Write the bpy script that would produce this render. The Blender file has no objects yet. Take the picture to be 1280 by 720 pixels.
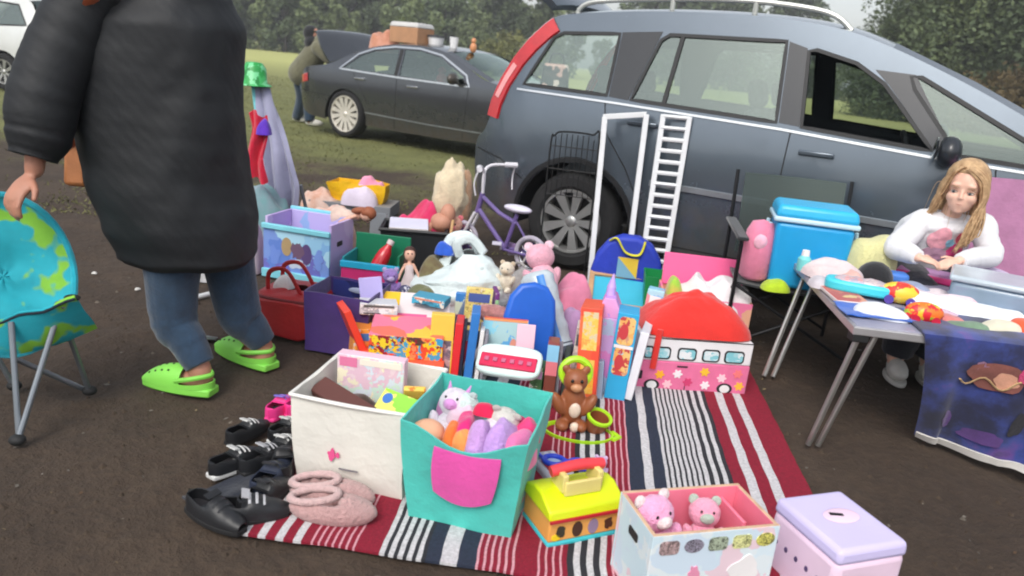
import bpy, bmesh, math, random
from mathutils import Vector as V, Matrix as M, noise as NZ
random.seed(7)
SC = bpy.context.scene
COL = SC.collection
PI = math.pi
RAD = math.radians
def lin(v):
    v /= 255.0
    return v/12.92 if v <= .04045 else ((v+.055)/1.055)**2.4
def rgb(r, g, b): return (lin(r), lin(g), lin(b), 1)
# ---------------------------------------------------------------- camera model (also used to measure ground points)
FPX, PITCH, ROLL, CAMH = 950.0, RAD(16.6), RAD(5.4), 1.30
CD = V((0, math.cos(PITCH), -math.sin(PITCH)))
_u0 = V((0, math.sin(PITCH), math.cos(PITCH))); _x0 = V((1, 0, 0))
CR = _x0*math.cos(ROLL) + _u0*math.sin(ROLL)
CU = -_x0*math.sin(ROLL) + _u0*math.cos(ROLL)
CO = V((0, 0, CAMH))
def ray(px, py): return CR*((px-640)/FPX) - CU*((py-360)/FPX) + CD
def G(px, py, z=0.0):
    v = ray(px, py); return CO + v*((z-CAMH)/v.z)
def GY(px, py, Y):
    v = ray(px, py); return CO + v*(Y/v.y)
# ---------------------------------------------------------------- materials
MATS = {}
def _new(name):
    m = bpy.data.materials.new(name); m.use_nodes = True
    nt = m.node_tree; b = nt.nodes['Principled BSDF']
    return m, nt, b
def _noise(nt, scale, detail=4, rough=.55, coord='Object', off=(0, 0, 0), stretch=(1, 1, 1)):
    tc = nt.nodes.new('ShaderNodeTexCoord'); mp = nt.nodes.new('ShaderNodeMapping')
    mp.inputs['Location'].default_value = off; mp.inputs['Scale'].default_value = stretch
    n = nt.nodes.new('ShaderNodeTexNoise'); n.inputs['Scale'].default_value = scale
    n.inputs['Detail'].default_value = detail; n.inputs['Roughness'].default_value = rough
    nt.links.new(tc.outputs[coord], mp.inputs[0]); nt.links.new(mp.outputs[0], n.inputs['Vector'])
    return n, mp
def _ramp(nt, stops, const=False):
    r = nt.nodes.new('ShaderNodeValToRGB'); cr = r.color_ramp
    if const: cr.interpolation = 'CONSTANT'
    while len(cr.elements) < len(stops): cr.elements.new(.5)
    for e, (p, c) in zip(cr.elements, stops): e.position = p; e.color = c
    return r
def mat(name, c, rough=.5, metal=0, var=.12, scale=9, bump=0, bscale=60, bdist=.01, coat=0, sheen=0, trans=0, c2=None, emit=0, sub=0):
    if name in MATS: return MATS[name]
    m, nt, b = _new(name)
    c = rgb(*c) if max(c[:3]) > 1.001 else tuple(c[:3])+(1,)
    lo = tuple(x*(1-var) for x in c[:3])+(1,); hi = tuple(min(1, x*(1+var)) for x in c[:3])+(1,)
    if c2: lo, hi = c, rgb(*c2)
    n, _ = _noise(nt, scale, 5, .6)
    r = _ramp(nt, [(.32, lo), (.68, hi)]); nt.links.new(n.outputs[0], r.inputs[0])
    nt.links.new(r.outputs[0], b.inputs['Base Color'])
    b.inputs['Roughness'].default_value = rough; b.inputs['Metallic'].default_value = metal
    b.inputs['Coat Weight'].default_value = coat; b.inputs['Sheen Weight'].default_value = sheen
    b.inputs['Transmission Weight'].default_value = trans
    if sub: b.inputs['Subsurface Weight'].default_value = sub; b.inputs['Subsurface Radius'].default_value = (.02, .008, .005)
    if bump:
        n2, _ = _noise(nt, bscale, 4, .6)
        bp = nt.nodes.new('ShaderNodeBump'); bp.inputs['Strength'].default_value = bump; bp.inputs['Distance'].default_value = bdist
        nt.links.new(n2.outputs[0], bp.inputs['Height']); nt.links.new(bp.outputs[0], b.inputs['Normal'])
    MATS[name] = m; return m
def cloth(name, c, var=.18, scale=14, c2=None):
    return mat(name, c, .95, 0, var, scale, .9 if any(k in name for k in ('plush', 'fluff', 'fleece')) else .6, 95 if any(k in name for k in ('plush', 'fluff', 'fleece')) else 60, .012 if any(k in name for k in ('plush', 'fluff', 'fleece')) else .005, sheen=.3, c2=c2)
def plastic(name, c, rough=.38, var=.06): return mat(name, c, rough, 0, var, 6, .08, 90, .002)
def printed(name, cols, scale=12, seed=0, rough=.42, warp=.35, stretch=(1, 1, 1)):
    """packaging print: irregular patches of several inks"""
    if name in MATS: return MATS[name]
    m, nt, b = _new(name)
    n, mp = _noise(nt, scale*.9, 3, .6, off=(seed*1.37, seed*2.11, seed*.77), stretch=stretch)
    vo = nt.nodes.new('ShaderNodeTexVoronoi'); vo.inputs['Scale'].default_value = scale
    mx = nt.nodes.new('ShaderNodeMix'); mx.data_type = 'VECTOR'; mx.inputs[0].default_value = warp*.25
    nt.links.new(mp.outputs[0], mx.inputs[4]); nt.links.new(n.outputs['Color'], mx.inputs[5])
    nt.links.new(mx.outputs[1], vo.inputs['Vector'])
    sp = nt.nodes.new('ShaderNodeSeparateColor'); nt.links.new(vo.outputs['Color'], sp.inputs[0])
    k = len(cols)
    r = _ramp(nt, [(i/k, rgb(*c)) for i, c in enumerate(cols)], True)
    nt.links.new(sp.outputs[0], r.inputs[0]); nt.links.new(r.outputs[0], b.inputs['Base Color'])
    b.inputs['Roughness'].default_value = rough
    MATS[name] = m; return m
def glass(name, tint=(.75, .8, .8), refl=.12, dark=.0, rough=.02):
    """window pane: transparent with a tint, mirror reflection growing at grazing angles"""
    if name in MATS: return MATS[name]
    m, nt, b = _new(name); nt.nodes.remove(b)
    out = nt.nodes['Material Output']
    tr = nt.nodes.new('ShaderNodeBsdfTransparent'); tr.inputs[0].default_value = tuple(tint)+(1,)
    gl = nt.nodes.new('ShaderNodeBsdfGlossy'); gl.inputs['Roughness'].default_value = rough; gl.inputs[0].default_value = (.82, .95, .88, 1)
    fr = nt.nodes.new('ShaderNodeFresnel'); fr.inputs[0].default_value = 1.5
    ad = nt.nodes.new('ShaderNodeMath'); ad.operation = 'ADD'; ad.inputs[1].default_value = refl; ad.use_clamp = True
    mx = nt.nodes.new('ShaderNodeMixShader')
    nt.links.new(fr.outputs[0], ad.inputs[0]); nt.links.new(ad.outputs[0], mx.inputs[0])
    nt.links.new(tr.outputs[0], mx.inputs[1]); nt.links.new(gl.outputs[0], mx.inputs[2]); nt.links.new(mx.outputs[0], out.inputs[0])
    MATS[name] = m; return m
# ---------------------------------------------------------------- mesh collector
class B:
    def __init__(s): s.bm = bmesh.new()
    def _add(s, verts, faces, mi=0):
        vs = [s.bm.verts.new(v) for v in verts]
        for f in faces:
            try: s.bm.faces.new([vs[i] for i in f]).material_index = mi
            except ValueError: pass
        return vs
    def box(s, c, size, mi=0, rot=None, top=1.0):
        x, y, z = size[0]/2, size[1]/2, size[2]/2
        vs = [V((-x, -y, -z)), V((x, -y, -z)), V((x, y, -z)), V((-x, y, -z)), V((-x*top, -y*top, z)), V((x*top, -y*top, z)), V((x*top, y*top, z)), V((-x*top, y*top, z))]
        if rot is not None: vs = [rot @ v for v in vs]
        c = V(c)
        s._add([v+c for v in vs], [(3, 2, 1, 0), (4, 5, 6, 7), (0, 1, 5, 4), (1, 2, 6, 5), (2, 3, 7, 6), (3, 0, 4, 7)], mi); return s
    def tube(s, pts, r, n=8, mi=0, closed=False, caps=True, sy=1.0):
        pts = [V(p) for p in pts]; k = len(pts)
        rs = r if isinstance(r, (list, tuple)) else [r]*k
        rings = []; up = None
        for i, p in enumerate(pts):
            a = pts[i-1] if (i > 0 or closed) else p; b = pts[(i+1) % k] if (i < k-1 or closed) else p
            d = (b-a)
            d = d.normalized() if d.length > 1e-9 else V((0, 0, 1))
            if up is None:
                up = V((0, 0, 1)) if abs(d.z) < .9 else V((0, 1, 0))
            e1 = d.cross(up)
            if e1.length < 1e-5: e1 = d.cross(V((1, 0, 0)))
            e1.normalize(); e2 = e1.cross(d).normalized(); up = e2
            rings.append([s.bm.verts.new(p + (e1*math.cos(2*PI*j/n) + e2*math.sin(2*PI*j/n)*sy)*rs[i]) for j in range(n)])
        for i in range(k if closed else k-1):
            A, C_ = rings[i], rings[(i+1) % k]
            for j in range(n):
                s.bm.faces.new((A[j], A[(j+1) % n], C_[(j+1) % n], C_[j])).material_index = mi
        if caps and not closed:
            s.bm.faces.new(rings[0][::-1]).material_index = mi; s.bm.faces.new(rings[-1]).material_index = mi
        return s
    def bar(s, p, q, w, d, mi=0):
        p = V(p); q = V(q); z = (q-p); L = z.length; z.normalize(); x = V((1, 0, 0)); x = (x-z*x.dot(z)).normalized() if abs(z.x) < .9 else V((0, 0, 1)); y = z.cross(x)
        return s.box((p+q)/2, (w, d, L), mi, M((x, y, z)).transposed())
    def cyl(s, p0, p1, r0, r1=None, n=14, mi=0): return s.tube([p0, p1], [r0, r0 if r1 is None else r1], n, mi)
    def ell(s, c, rad, mi=0, rot=None, nu=16, nv=10, fn=None):
        if not isinstance(rad, (tuple, list)): rad = (rad,)*3
        c = V(c); grid = []
        for i in range(nv+1):
            th = PI*i/nv; row = []
            for j in range(nu if 0 < i < nv else 1):
                ph = 2*PI*j/nu
                d = V((math.sin(th)*math.cos(ph), math.sin(th)*math.sin(ph), math.cos(th)))
                p = V((d.x*rad[0], d.y*rad[1], d.z*rad[2]))
                if fn: p = fn(p, d)
                if rot is not None: p = rot @ p
                row.append(s.bm.verts.new(p+c))
            grid.append(row)
        for i in range(nv):
            for j in range(nu):
                a, b = grid[i], grid[i+1]; k = (j+1) % nu
                if len(a) == 1: q = (a[0], b[j], b[k])
                elif len(b) == 1: q = (a[j], b[0], a[k])
                else: q = (a[j], b[j], b[k], a[k])
                s.bm.faces.new(q).material_index = mi
        return s
    def lathe(s, prof, n=24, mat4=None, mi=0, closed=False):
        mat4 = mat4 or M()
        rings = [[s.bm.verts.new(mat4 @ V((r*math.cos(2*PI*j/n), r*math.sin(2*PI*j/n), z))) for j in range(n)] for r, z in prof]
        k = len(rings)
        for i in range(k if closed else k-1):
            A, C_ = rings[i], rings[(i+1) % k]
            for j in range(n): s.bm.faces.new((A[j], A[(j+1) % n], C_[(j+1) % n], C_[j])).material_index = mi
        return s
    def prism(s, poly, h, mat4=None, mi=0):
        mat4 = mat4 or M(); k = len(poly)
        a = [s.bm.verts.new(mat4 @ V((x, y, 0))) for x, y in poly]; b = [s.bm.verts.new(mat4 @ V((x, y, h))) for x, y in poly]
        s.bm.faces.new(a[::-1]).material_index = mi; s.bm.faces.new(b).material_index = mi
        for i in range(k): s.bm.faces.new((a[i], a[(i+1) % k], b[(i+1) % k], b[i])).material_index = mi
        return s
    def grid(s, fn, nu, nv, mi=0, wrap=False):
        g = [[s.bm.verts.new(fn(i/nu, j/nv)) for j in range(nv+1)] for i in range(nu if wrap else nu+1)]
        for i in range(nu):
            for j in range(nv):
                a, b = g[i], g[(i+1) % len(g)]
                f = s.bm.faces.new((a[j], b[j], b[j+1], a[j+1])); f.material_index = mi(i/nu, j/nv) if callable(mi) else mi
        return s
    def build(s, name, mats, parent=None, smooth=35, bevel=0, solid=0, sub=0, seg=2, offset=0, weld=0, norm=True):
        if weld: bmesh.ops.remove_doubles(s.bm, verts=s.bm.verts, dist=weld)
        if norm: bmesh.ops.recalc_face_normals(s.bm, faces=s.bm.faces)
        me = bpy.data.meshes.new(name); s.bm.to_mesh(me); s.bm.free()
        for m in (mats if isinstance(mats, (list, tuple)) else [mats]): me.materials.append(m)
        if smooth:
            me.polygons.foreach_set('use_smooth', [True]*len(me.polygons))
            if smooth < 180: me.set_sharp_from_angle(angle=RAD(smooth))
        o = bpy.data.objects.new(name, me); COL.objects.link(o)
        if parent: o.parent = parent
        if solid:
            d = o.modifiers.new('thick', 'SOLIDIFY'); d.thickness = solid; d.offset = offset
            if smooth and not sub: es = o.modifiers.new('crease', 'EDGE_SPLIT'); es.split_angle = RAD(45)
        if sub:
            d = o.modifiers.new('sub', 'SUBSURF'); d.levels = sub; d.render_levels = sub
        if bevel:
            d = o.modifiers.new('bev', 'BEVEL'); d.width = bevel; d.segments = seg; d.limit_method = 'ANGLE'; d.angle_limit = RAD(40)
        return o
def tag(o, label, cat, group=None, kind=None):
    if label: o['label'] = label
    if cat: o['category'] = cat
    if group: o['group'] = group
    if kind: o['kind'] = kind
    return o
def E(name, label, cat, loc=(0, 0, 0), rz=0, group=None, rot=None):
    o = bpy.data.objects.new(name, None); COL.objects.link(o); o.empty_display_size = .1
    o.location = V(loc); o.rotation_euler = rot if rot else (0, 0, rz)
    return tag(o, label, cat, group)
def put(o, loc, rz=0, rot=None):
    o.location = V(loc); o.rotation_euler = rot if rot else (0, 0, rz); return o
def copy_tree(o, parent=None):
    c = o.copy(); COL.objects.link(c)
    if parent: c.parent = parent
    for ch in list(o.children): copy_tree(ch, c)
    return c
def fbm(p, sc=1.0, oct=3):
    t = 0; a = 1
    for _ in range(oct):
        t += a*NZ.noise(V(p)*sc); sc *= 2.1; a *= .5
    return t
def lerp(a, b, t): return a+(b-a)*t
def interp(x, xs, ys):
    if x <= xs[0]: return ys[0]
    for i in range(len(xs)-1):
        if x <= xs[i+1]:
            t = (x-xs[i])/(xs[i+1]-xs[i]); t = t*t*(3-2*t); return lerp(ys[i], ys[i+1], t)
    return ys[-1]
def catmull(pts, k=6):
    pts = [V(p) for p in pts]; out = []
    for i in range(len(pts)-1):
        a = pts[max(i-1, 0)]; b = pts[i]; c = pts[i+1]; d = pts[min(i+2, len(pts)-1)]
        for j in range(k):
            t = j/k
            out.append(.5*((2*b)+(c-a)*t+(2*a-5*b+4*c-d)*t*t+(3*b-a-3*c+d)*t**3))
    out.append(pts[-1]); return out
# generic shapes
def bin_mesh(b, w, d, h, taper=1.0, mi=0, seed=0, wob=.004, n=8, rows=7):
    """open box with four walls and a floor, walls slightly uneven (use solidify)"""
    ring = [(-.5+i/n, -.5) for i in range(n)]+[(.5, -.5+i/n) for i in range(n)]+[(.5-i/n, .5) for i in range(n)]+[(-.5, .5-i/n) for i in range(n)]
    L = []
    for j in range(rows+1):
        z = j/rows; k = lerp(taper, 1, z)
        row = []
        for (x, y) in ring:
            p = V((x*w*k, y*d*k, z*h)); q = p*6+V((seed*3.1, 0, 0))
            row.append(b.bm.verts.new(p+V((NZ.noise(q), NZ.noise(q+V((9, 0, 0))), (NZ.noise(q+V((0, 9, 0))) if j == rows else 0)))*wob))
        L.append(row)
    k = len(ring)
    for j in range(rows):
        for i in range(k): b.bm.faces.new((L[j][i], L[j][(i+1) % k], L[j+1][(i+1) % k], L[j+1][i])).material_index = mi
    b.bm.faces.new(L[0][::-1]).material_index = mi
    return b
def heap(b, w, d, h, seed=0, amp=.3, n=26, mi=0, freq=7, sq=3.0):
    """crumpled fabric heap: a closed dome with ridged folds"""
    def f(u, v):
        th = u*2*PI; r = v
        cx, sy = math.cos(th), math.sin(th)
        k = (abs(cx)**sq+abs(sy)**sq)**(-1/sq)
        p = V((cx*k*r*w/2, sy*k*r*d/2, 0))
        q = V((p.x*freq+seed*5.3, p.y*freq+seed*1.7, seed))
        fold = 1.18-(NZ.noise(q)**2+.02)**.5*2.2
        z = h*((1-r**3.4)**.6 if r < 1 else 0)*(1-amp+amp*fold) + h*.12*NZ.noise(q*2.7)*(1-r)
        p.x += w*.05*NZ.noise(q+V((3, 3, 3)))*r; p.y += d*.05*NZ.noise(q+V((7, 1, 3)))*r
        return V((p.x, p.y, max(0, z)))
    b.grid(f, n*2, n, mi, wrap=True)
    return b
def sheet(b, w, d, seed=0, amp=.02, freq=6, n=18, mi=0, fn=None):
    def f(u, v):
        x = (u-.5)*w; y = (v-.5)*d
        q = V((x*freq+seed*3, y*freq+seed, seed*2.2))
        z = amp*(1-abs(NZ.noise(q))*2)+amp*.5*NZ.noise(q*2.5)
        p = V((x, y, z))
        return fn(p) if fn else p
    return b.grid(f, n, n, mi)
def skinned(name, pts, edges, m, parent, root=None, sub=2):
    """pts: {key:(pos, radius)}; one continuous body grown round a skeleton"""
    keys = list(pts); idx = {k: i for i, k in enumerate(keys)}
    me = bpy.data.meshes.new(name)
    me.from_pydata([V(pts[k][0]) for k in keys], [(idx[a], idx[b]) for a, b in edges], [])
    me.materials.append(m)
    o = bpy.data.objects.new(name, me); COL.objects.link(o); o.parent = parent
    sk = o.modifiers.new('skin', 'SKIN'); sk.use_smooth_shade = True
    if not me.skin_vertices: me.skin_vertices.new()
    for k in keys:
        r = pts[k][1]; r = r if isinstance(r, (tuple, list)) else (r, r)
        me.skin_vertices[0].data[idx[k]].radius = r
    me.skin_vertices[0].data[idx[root or keys[0]]].use_root = True
    s = o.modifiers.new('sub', 'SUBSURF'); s.levels = sub; s.render_levels = sub
    return o
EXPO = 0.62
# ================================================================ setting: sky, light, camera, ground, trees
W = bpy.data.worlds.new('World'); SC.world = W; W.use_nodes = True
nt = W.node_tree; bg = nt.nodes['Background']
sky = nt.nodes.new('ShaderNodeTexSky'); sky.sky_type = 'NISHITA'; sky.sun_disc = False
SUN_EL, SUN_AZ = RAD(48), RAD(200)
sky.sun_elevation = SUN_EL; sky.sun_rotation = SUN_AZ; sky.dust_density = 3.0; sky.air_density = 1.2
hs = nt.nodes.new('ShaderNodeHueSaturation'); hs.inputs['Saturation'].default_value = .35
nt.links.new(sky.outputs[0], hs.inputs['Color']); nt.links.new(hs.outputs[0], bg.inputs['Color']); bg.inputs['Strength'].default_value = .14
sl = bpy.data.lights.new('sun', 'SUN'); sl.energy = 1.0; sl.angle = RAD(25); sl.color = (1, .96, .9)
so = bpy.data.objects.new('sun', sl); COL.objects.link(so)
sd = V((math.sin(SUN_AZ)*math.cos(SUN_EL), math.cos(SUN_AZ)*math.cos(SUN_EL), math.sin(SUN_EL)))
so.rotation_euler = (-sd).to_track_quat('-Z', 'Y').to_euler(); so.location = (0, 0, 20)
cam = bpy.data.cameras.new('camera'); co = bpy.data.objects.new('camera', cam); COL.objects.link(co)
cam.sensor_width = 36; cam.lens = 36*FPX/1280; cam.clip_end = 2000; cam.clip_start = .05
co.matrix_world = M((( CR.x, CU.x, -CD.x, CO.x), (CR.y, CU.y, -CD.y, CO.y), (CR.z, CU.z, -CD.z, CO.z), (0, 0, 0, 1)))
SC.camera = co
cam.dof.use_dof = True; cam.dof.focus_distance = 3.0; cam.dof.aperture_fstop = 3.2
SC.view_settings.view_transform = 'Standard'; SC.view_settings.look = 'None'; SC.view_settings.exposure = EXPO; SC.view_settings.gamma = 1
SC.cycles.filter_width = 2.0

def ground_h(x, y):
    r = math.hypot(x, y-3)
    a = interp(r, [0, 9, 30], [1, .8, .15])
    q = V((x, y, 0))
    return -.024*a*(abs(NZ.noise(q*2.3))+.7*abs(NZ.noise(q*6.1))+.45*abs(NZ.noise(q*15))) - .001
def graded(lo, hi, step, far):
    out = []; x = lo
    while x < hi: out.append(x); x += step
    up = []; s = step; x = hi
    while x < far: up.append(x); s *= 1.13; x += s
    dn = []; s = step; x = lo
    while x > -far: s *= 1.13; x -= s; dn.append(x)
    return dn[::-1]+out+up+[far]
xs = graded(-2.8, 3.2, .035, 700); ys = graded(.6, 6.0, .035, 700)
b = B(); g = [[b.bm.verts.new((x, y, ground_h(x, y) if abs(x) < 40 and abs(y) < 50 else -.004)) for y in ys] for x in xs]
for i in range(len(xs)-1):
    for j in range(len(ys)-1): b.bm.faces.new((g[i][j], g[i+1][j], g[i+1][j+1], g[i][j+1]))
m, nt, bs = _new('field ground')
def N(t): return nt.nodes.new(t)
n1, mp1 = _noise(nt, 1.6, 6, .62); n2, mp2 = _noise(nt, 26, 5, .7); n3, mp3 = _noise(nt, .55, 5, .6); n4, _ = _noise(nt, 90, 3, .6)
dirt = _ramp(nt, [(.25, rgb(46, 36, 28)), (.5, rgb(67, 54, 43)), (.78, rgb(90, 75, 60))])
ad = N('ShaderNodeMix'); ad.data_type = 'FLOAT'; ad.inputs[0].default_value = .45
nt.links.new(n1.outputs[0], ad.inputs[2]); nt.links.new(n2.outputs[0], ad.inputs[3]); nt.links.new(ad.outputs[0], dirt.inputs[0])
fl = _ramp(nt, [(.69, (0, 0, 0, 1)), (.74, (1, 1, 1, 1))]); nt.links.new(n4.outputs[0], fl.inputs[0])   # straw flecks
dm = N('ShaderNodeMix'); dm.data_type = 'RGBA'; dm.inputs[7].default_value = rgb(118, 104, 84)
k_ = N('ShaderNodeMath'); k_.operation = 'MULTIPLY'; k_.inputs[1].default_value = .45
nt.links.new(fl.outputs[0], k_.inputs[0]); nt.links.new(k_.outputs[0], dm.inputs[0]); nt.links.new(dirt.outputs[0], dm.inputs[6])
grass = _ramp(nt, [(.3, rgb(84, 88, 50)), (.55, rgb(112, 114, 66)), (.75, rgb(138, 136, 84))]); nt.links.new(ad.outputs[0], grass.inputs[0])
# where the grass has been worn away: near the stall and along the parked row
tc = N('ShaderNodeTexCoord'); sx = N('ShaderNodeSeparateXYZ'); nt.links.new(tc.outputs['Object'], sx.inputs[0])
mr = N('ShaderNodeMapRange'); mr.inputs[1].default_value = 4.4; mr.inputs[2].default_value = 12; mr.inputs[3].default_value = -.34; mr.inputs[4].default_value = .34
nt.links.new(sx.outputs['Y'], mr.inputs[0])
sm = N('ShaderNodeMath'); sm.operation = 'ADD'; nt.links.new(mr.outputs[0], sm.inputs[0]); nt.links.new(n3.outputs[0], sm.inputs[1])
s2 = N('ShaderNodeMath'); s2.operation = 'MULTIPLY_ADD'; s2.inputs[1].default_value = .22; nt.links.new(n2.outputs[0], s2.inputs[0]); nt.links.new(sm.outputs[0], s2.inputs[2])
gm = _ramp(nt, [(.5, (0, 0, 0, 1)), (.72, (1, 1, 1, 1))]); nt.links.new(s2.outputs[0], gm.inputs[0])
mg = N('ShaderNodeMix'); mg.data_type = 'RGBA'; nt.links.new(gm.outputs[0], mg.inputs[0]); nt.links.new(dm.outputs[2], mg.inputs[6]); nt.links.new(grass.outputs[0], mg.inputs[7])
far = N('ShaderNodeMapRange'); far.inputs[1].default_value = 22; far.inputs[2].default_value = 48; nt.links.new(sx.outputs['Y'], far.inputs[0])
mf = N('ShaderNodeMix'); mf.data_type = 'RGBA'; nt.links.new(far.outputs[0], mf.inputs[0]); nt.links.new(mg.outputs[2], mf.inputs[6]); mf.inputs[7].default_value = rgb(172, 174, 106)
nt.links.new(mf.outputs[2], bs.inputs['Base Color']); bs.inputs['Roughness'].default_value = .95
bp = N('ShaderNodeBump'); bp.inputs['Strength'].default_value = 1.0; bp.inputs['Distance'].default_value = .05
nt.links.new(ad.outputs[0], bp.inputs['Height']); nt.links.new(bp.outputs[0], bs.inputs['Normal'])
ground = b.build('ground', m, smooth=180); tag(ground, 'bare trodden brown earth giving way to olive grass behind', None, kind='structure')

# grass blades behind the stall (uncountable)
b = B(); rnd = random.Random(3)
gmat = mat('grass blade', (86, 88, 52), .9, 0, .3, 3, c2=(112, 110, 68))
for _ in range(42000):
    y = 5.2+23*rnd.random()**1.5; x = rnd.uniform(-.75, .45)*y*1.0
    q = V((x*.55, y*.55, 0))
    if NZ.noise(q)+.5*NZ.noise(q*4)+(y-9.5)*.045 < rnd.uniform(-.25, .25): continue
    h = rnd.uniform(.008, .03); a = rnd.uniform(0, 2*PI); w = .004+.0006*y
    dx, dy = math.cos(a)*w, math.sin(a)*w; lx, ly = rnd.uniform(-.03, .03), rnd.uniform(-.03, .03); z = ground_h(x, y)
    b._add([(x-dx, y-dy, z), (x+dx, y+dy, z), (x+lx, y+ly, z+h)], [(0, 1, 2)])
tag(b.build('grass', gmat, smooth=0, norm=False), 'short worn olive grass behind the stall', None, kind='stuff')
# straw, leaves and grit trodden into the dirt
b = B()
for _ in range(520):
    y = rnd.uniform(1.2, 7); x = rnd.uniform(-.8, .8)*y
    a = rnd.uniform(0, PI); l = rnd.choice([.005, .007, .009, .014]); w = rnd.uniform(.002, .006); z = ground_h(x, y)+.004
    dx, dy = math.cos(a)*l, math.sin(a)*l; ex, ey = -math.sin(a)*w, math.cos(a)*w
    b._add([(x-dx, y-dy, z), (x+ex, y+ey, z+.004), (x+dx, y+dy, z+.002), (x-ex, y-ey, z)], [(0, 1, 2, 3)], rnd.randrange(3))
tag(b.build('ground_litter', [mat('straw', (126, 110, 82), .9), mat('dead leaf', (78, 58, 40), .9), mat('grit', (104, 98, 90), .9)], smooth=0, norm=False), 'bits of straw, leaf and grit on the bare earth', None, kind='stuff')

b = B(); rc = random.Random(21)
for _ in range(2600):
    y = 1.1+6.5*rc.random()**1.3; x = rc.uniform(-.85, .85)*y
    r = rc.choice([.003, .004, .005, .006, .008, .011]); z = ground_h(x, y)
    k = 6; top = b.bm.verts.new((x+rc.uniform(-.3, .3)*r, y, z+r*rc.uniform(.5, 1.1))); ring = [b.bm.verts.new((x+r*rc.uniform(.8, 1.5)*math.cos(2*PI*i/k), y+r*rc.uniform(.8, 1.5)*math.sin(2*PI*i/k), z-.002)) for i in range(k)]
    mi = 0 if rc.random() < .9 else (1 if rc.random() < .85 else 2)
    for i in range(k): b.bm.faces.new((ring[i], ring[(i+1) % k], top)).material_index = mi
tag(b.build('earth_clods', [mat('clod', (64, 52, 41), .95, 0, .3, 30), mat('pale grit', (96, 88, 78), .9, 0, .3, 30), mat('pebble', (126, 120, 112), .8, 0, .3, 30)], smooth=0), 'small clods and grit on the trodden earth', None, kind='stuff')

# ---- trees
bark = mat('bark', (58, 50, 42), .95, 0, .3, 6, .8, 20, .03)
def leafmat(name, c, c2, c3):
    m, nt, bs = _new(name)
    n, _ = _noise(nt, .9, 4, .7)
    r = _ramp(nt, [(.3, rgb(*c)), (.5, rgb(*c2)), (.72, rgb(*c3))]); nt.links.new(n.outputs[0], r.inputs[0])
    oi = nt.nodes.new('ShaderNodeObjectInfo'); hv = nt.nodes.new('ShaderNodeHueSaturation')
    mr = nt.nodes.new('ShaderNodeMapRange'); mr.inputs[3].default_value = .75; mr.inputs[4].default_value = 1.25
    nt.links.new(oi.outputs['Random'], mr.inputs[0]); nt.links.new(mr.outputs[0], hv.inputs['Value']); nt.links.new(r.outputs[0], hv.inputs['Color'])
    nt.links.new(hv.outputs[0], bs.inputs['Base Color']); bs.inputs['Roughness'].default_value = .7; bs.inputs['Specular IOR Level'].default_value = .2
    return m
LM = [leafmat('dark leaves', (60, 71, 52), (84, 97, 70), (114, 126, 90)), leafmat('mid leaves', (72, 83, 56), (100, 112, 76), (132, 142, 98)),
      leafmat('rust leaves', (74, 64, 44), (98, 84, 56), (118, 104, 68)), leafmat('pale leaves', (78, 84, 50), (104, 106, 66), (134, 132, 86))]
def tree_mesh(seed, h, rw, n, leaf, lm, low=.18, clumps=26):
    rd = random.Random(seed)
    t = B(); top = V((rd.uniform(-.3, .3), rd.uniform(-.3, .3), h*.7))
    t.tube(catmull([(0, 0, -.1), (.05*h*.1, 0, h*.25), top*.75, top], 4), [h*.028*(1-.8*i/12) for i in range(13)], 8)
    cl = []
    for i in range(clumps):
        z = lerp(low, .97, rd.random()**.8); prof = math.sin(PI*min(1, max(0.08, (z-low+.12)/(1.06-low+.12))))**.6
        a = rd.uniform(0, 2*PI); r = rw*prof*(rd.random()**.45)
        c = V((math.cos(a)*r, math.sin(a)*r, z*h)); cl.append((c, rd.uniform(.16, .34)*rw*1.25))
        if i % 2 == 0:
            s = V((0, 0, max(.2, (z-.25))*h*.7)); t.tube([s, (s+c)/2+V((0, 0, .05*h)), c], [h*.012, h*.008, h*.003], 5)
    c_ = B(); bm = c_.bm
    for _ in range(n):
        c, cr = rd.choice(cl)
        d = V((rd.gauss(0, 1), rd.gauss(0, 1), rd.gauss(0, .8)))
        d = d.normalized()*cr*(rd.random()**.4)
        p = c+d; s = leaf*rd.uniform(.5, 1.25)
        u = V((rd.gauss(0, 1), rd.gauss(0, 1), rd.gauss(0, .6))).normalized(); v = u.cross(V((rd.gauss(0, 1), rd.gauss(0, 1), rd.gauss(0, 1)))).normalized()
        bm.faces.new([bm.verts.new(p+u*s), bm.verts.new(p+v*s*.45), bm.verts.new(p-u*s), bm.verts.new(p-v*s*.45)])
    return t, c_
TREES = []
for i, (h, rw, n, leaf, lm, low) in enumerate([(13, 4.2, 5200, .42, 0, .02), (11, 4.6, 5200, .42, 1, .0), (15, 4.0, 5200, .42, 0, .04), (8, 4.4, 17000, .125, 0, .0), (7, 3.6, 16000, .12, 1, .0), (3.0, 2.2, 3500, .14, 2, .0), (4.0, 2.4, 3500, .2, 3, .0)]):
    t, c_ = tree_mesh(40+i, h, rw, n, leaf, lm, low, 34 if i < 3 else 40)
    r = E('tree' if i < 5 else 'shrub', None, 'tree' if i < 5 else 'shrub')
    t.build('trunk', bark, r, smooth=180); c_.build('crown', LM[lm], r, smooth=0, norm=False)
    TREES.append([r, False])
def tree(v, x, y, s, label, group, sz=1.0):
    r, used = TREES[v]
    o = r if not used else copy_tree(r)
    TREES[v][1] = True
    put(o, (x, y, -.05), random.uniform(0, 6.28)); o.scale = (s, s, s*sz); tag(o, label, None, group); return o
rt = random.Random(11)
kinds = {0: 'dark green broad tree in the wood edge across the field', 1: 'mid green bushy tree in the wood edge across the field', 2: 'tall dark slim tree in the wood edge across the field'}
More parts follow.
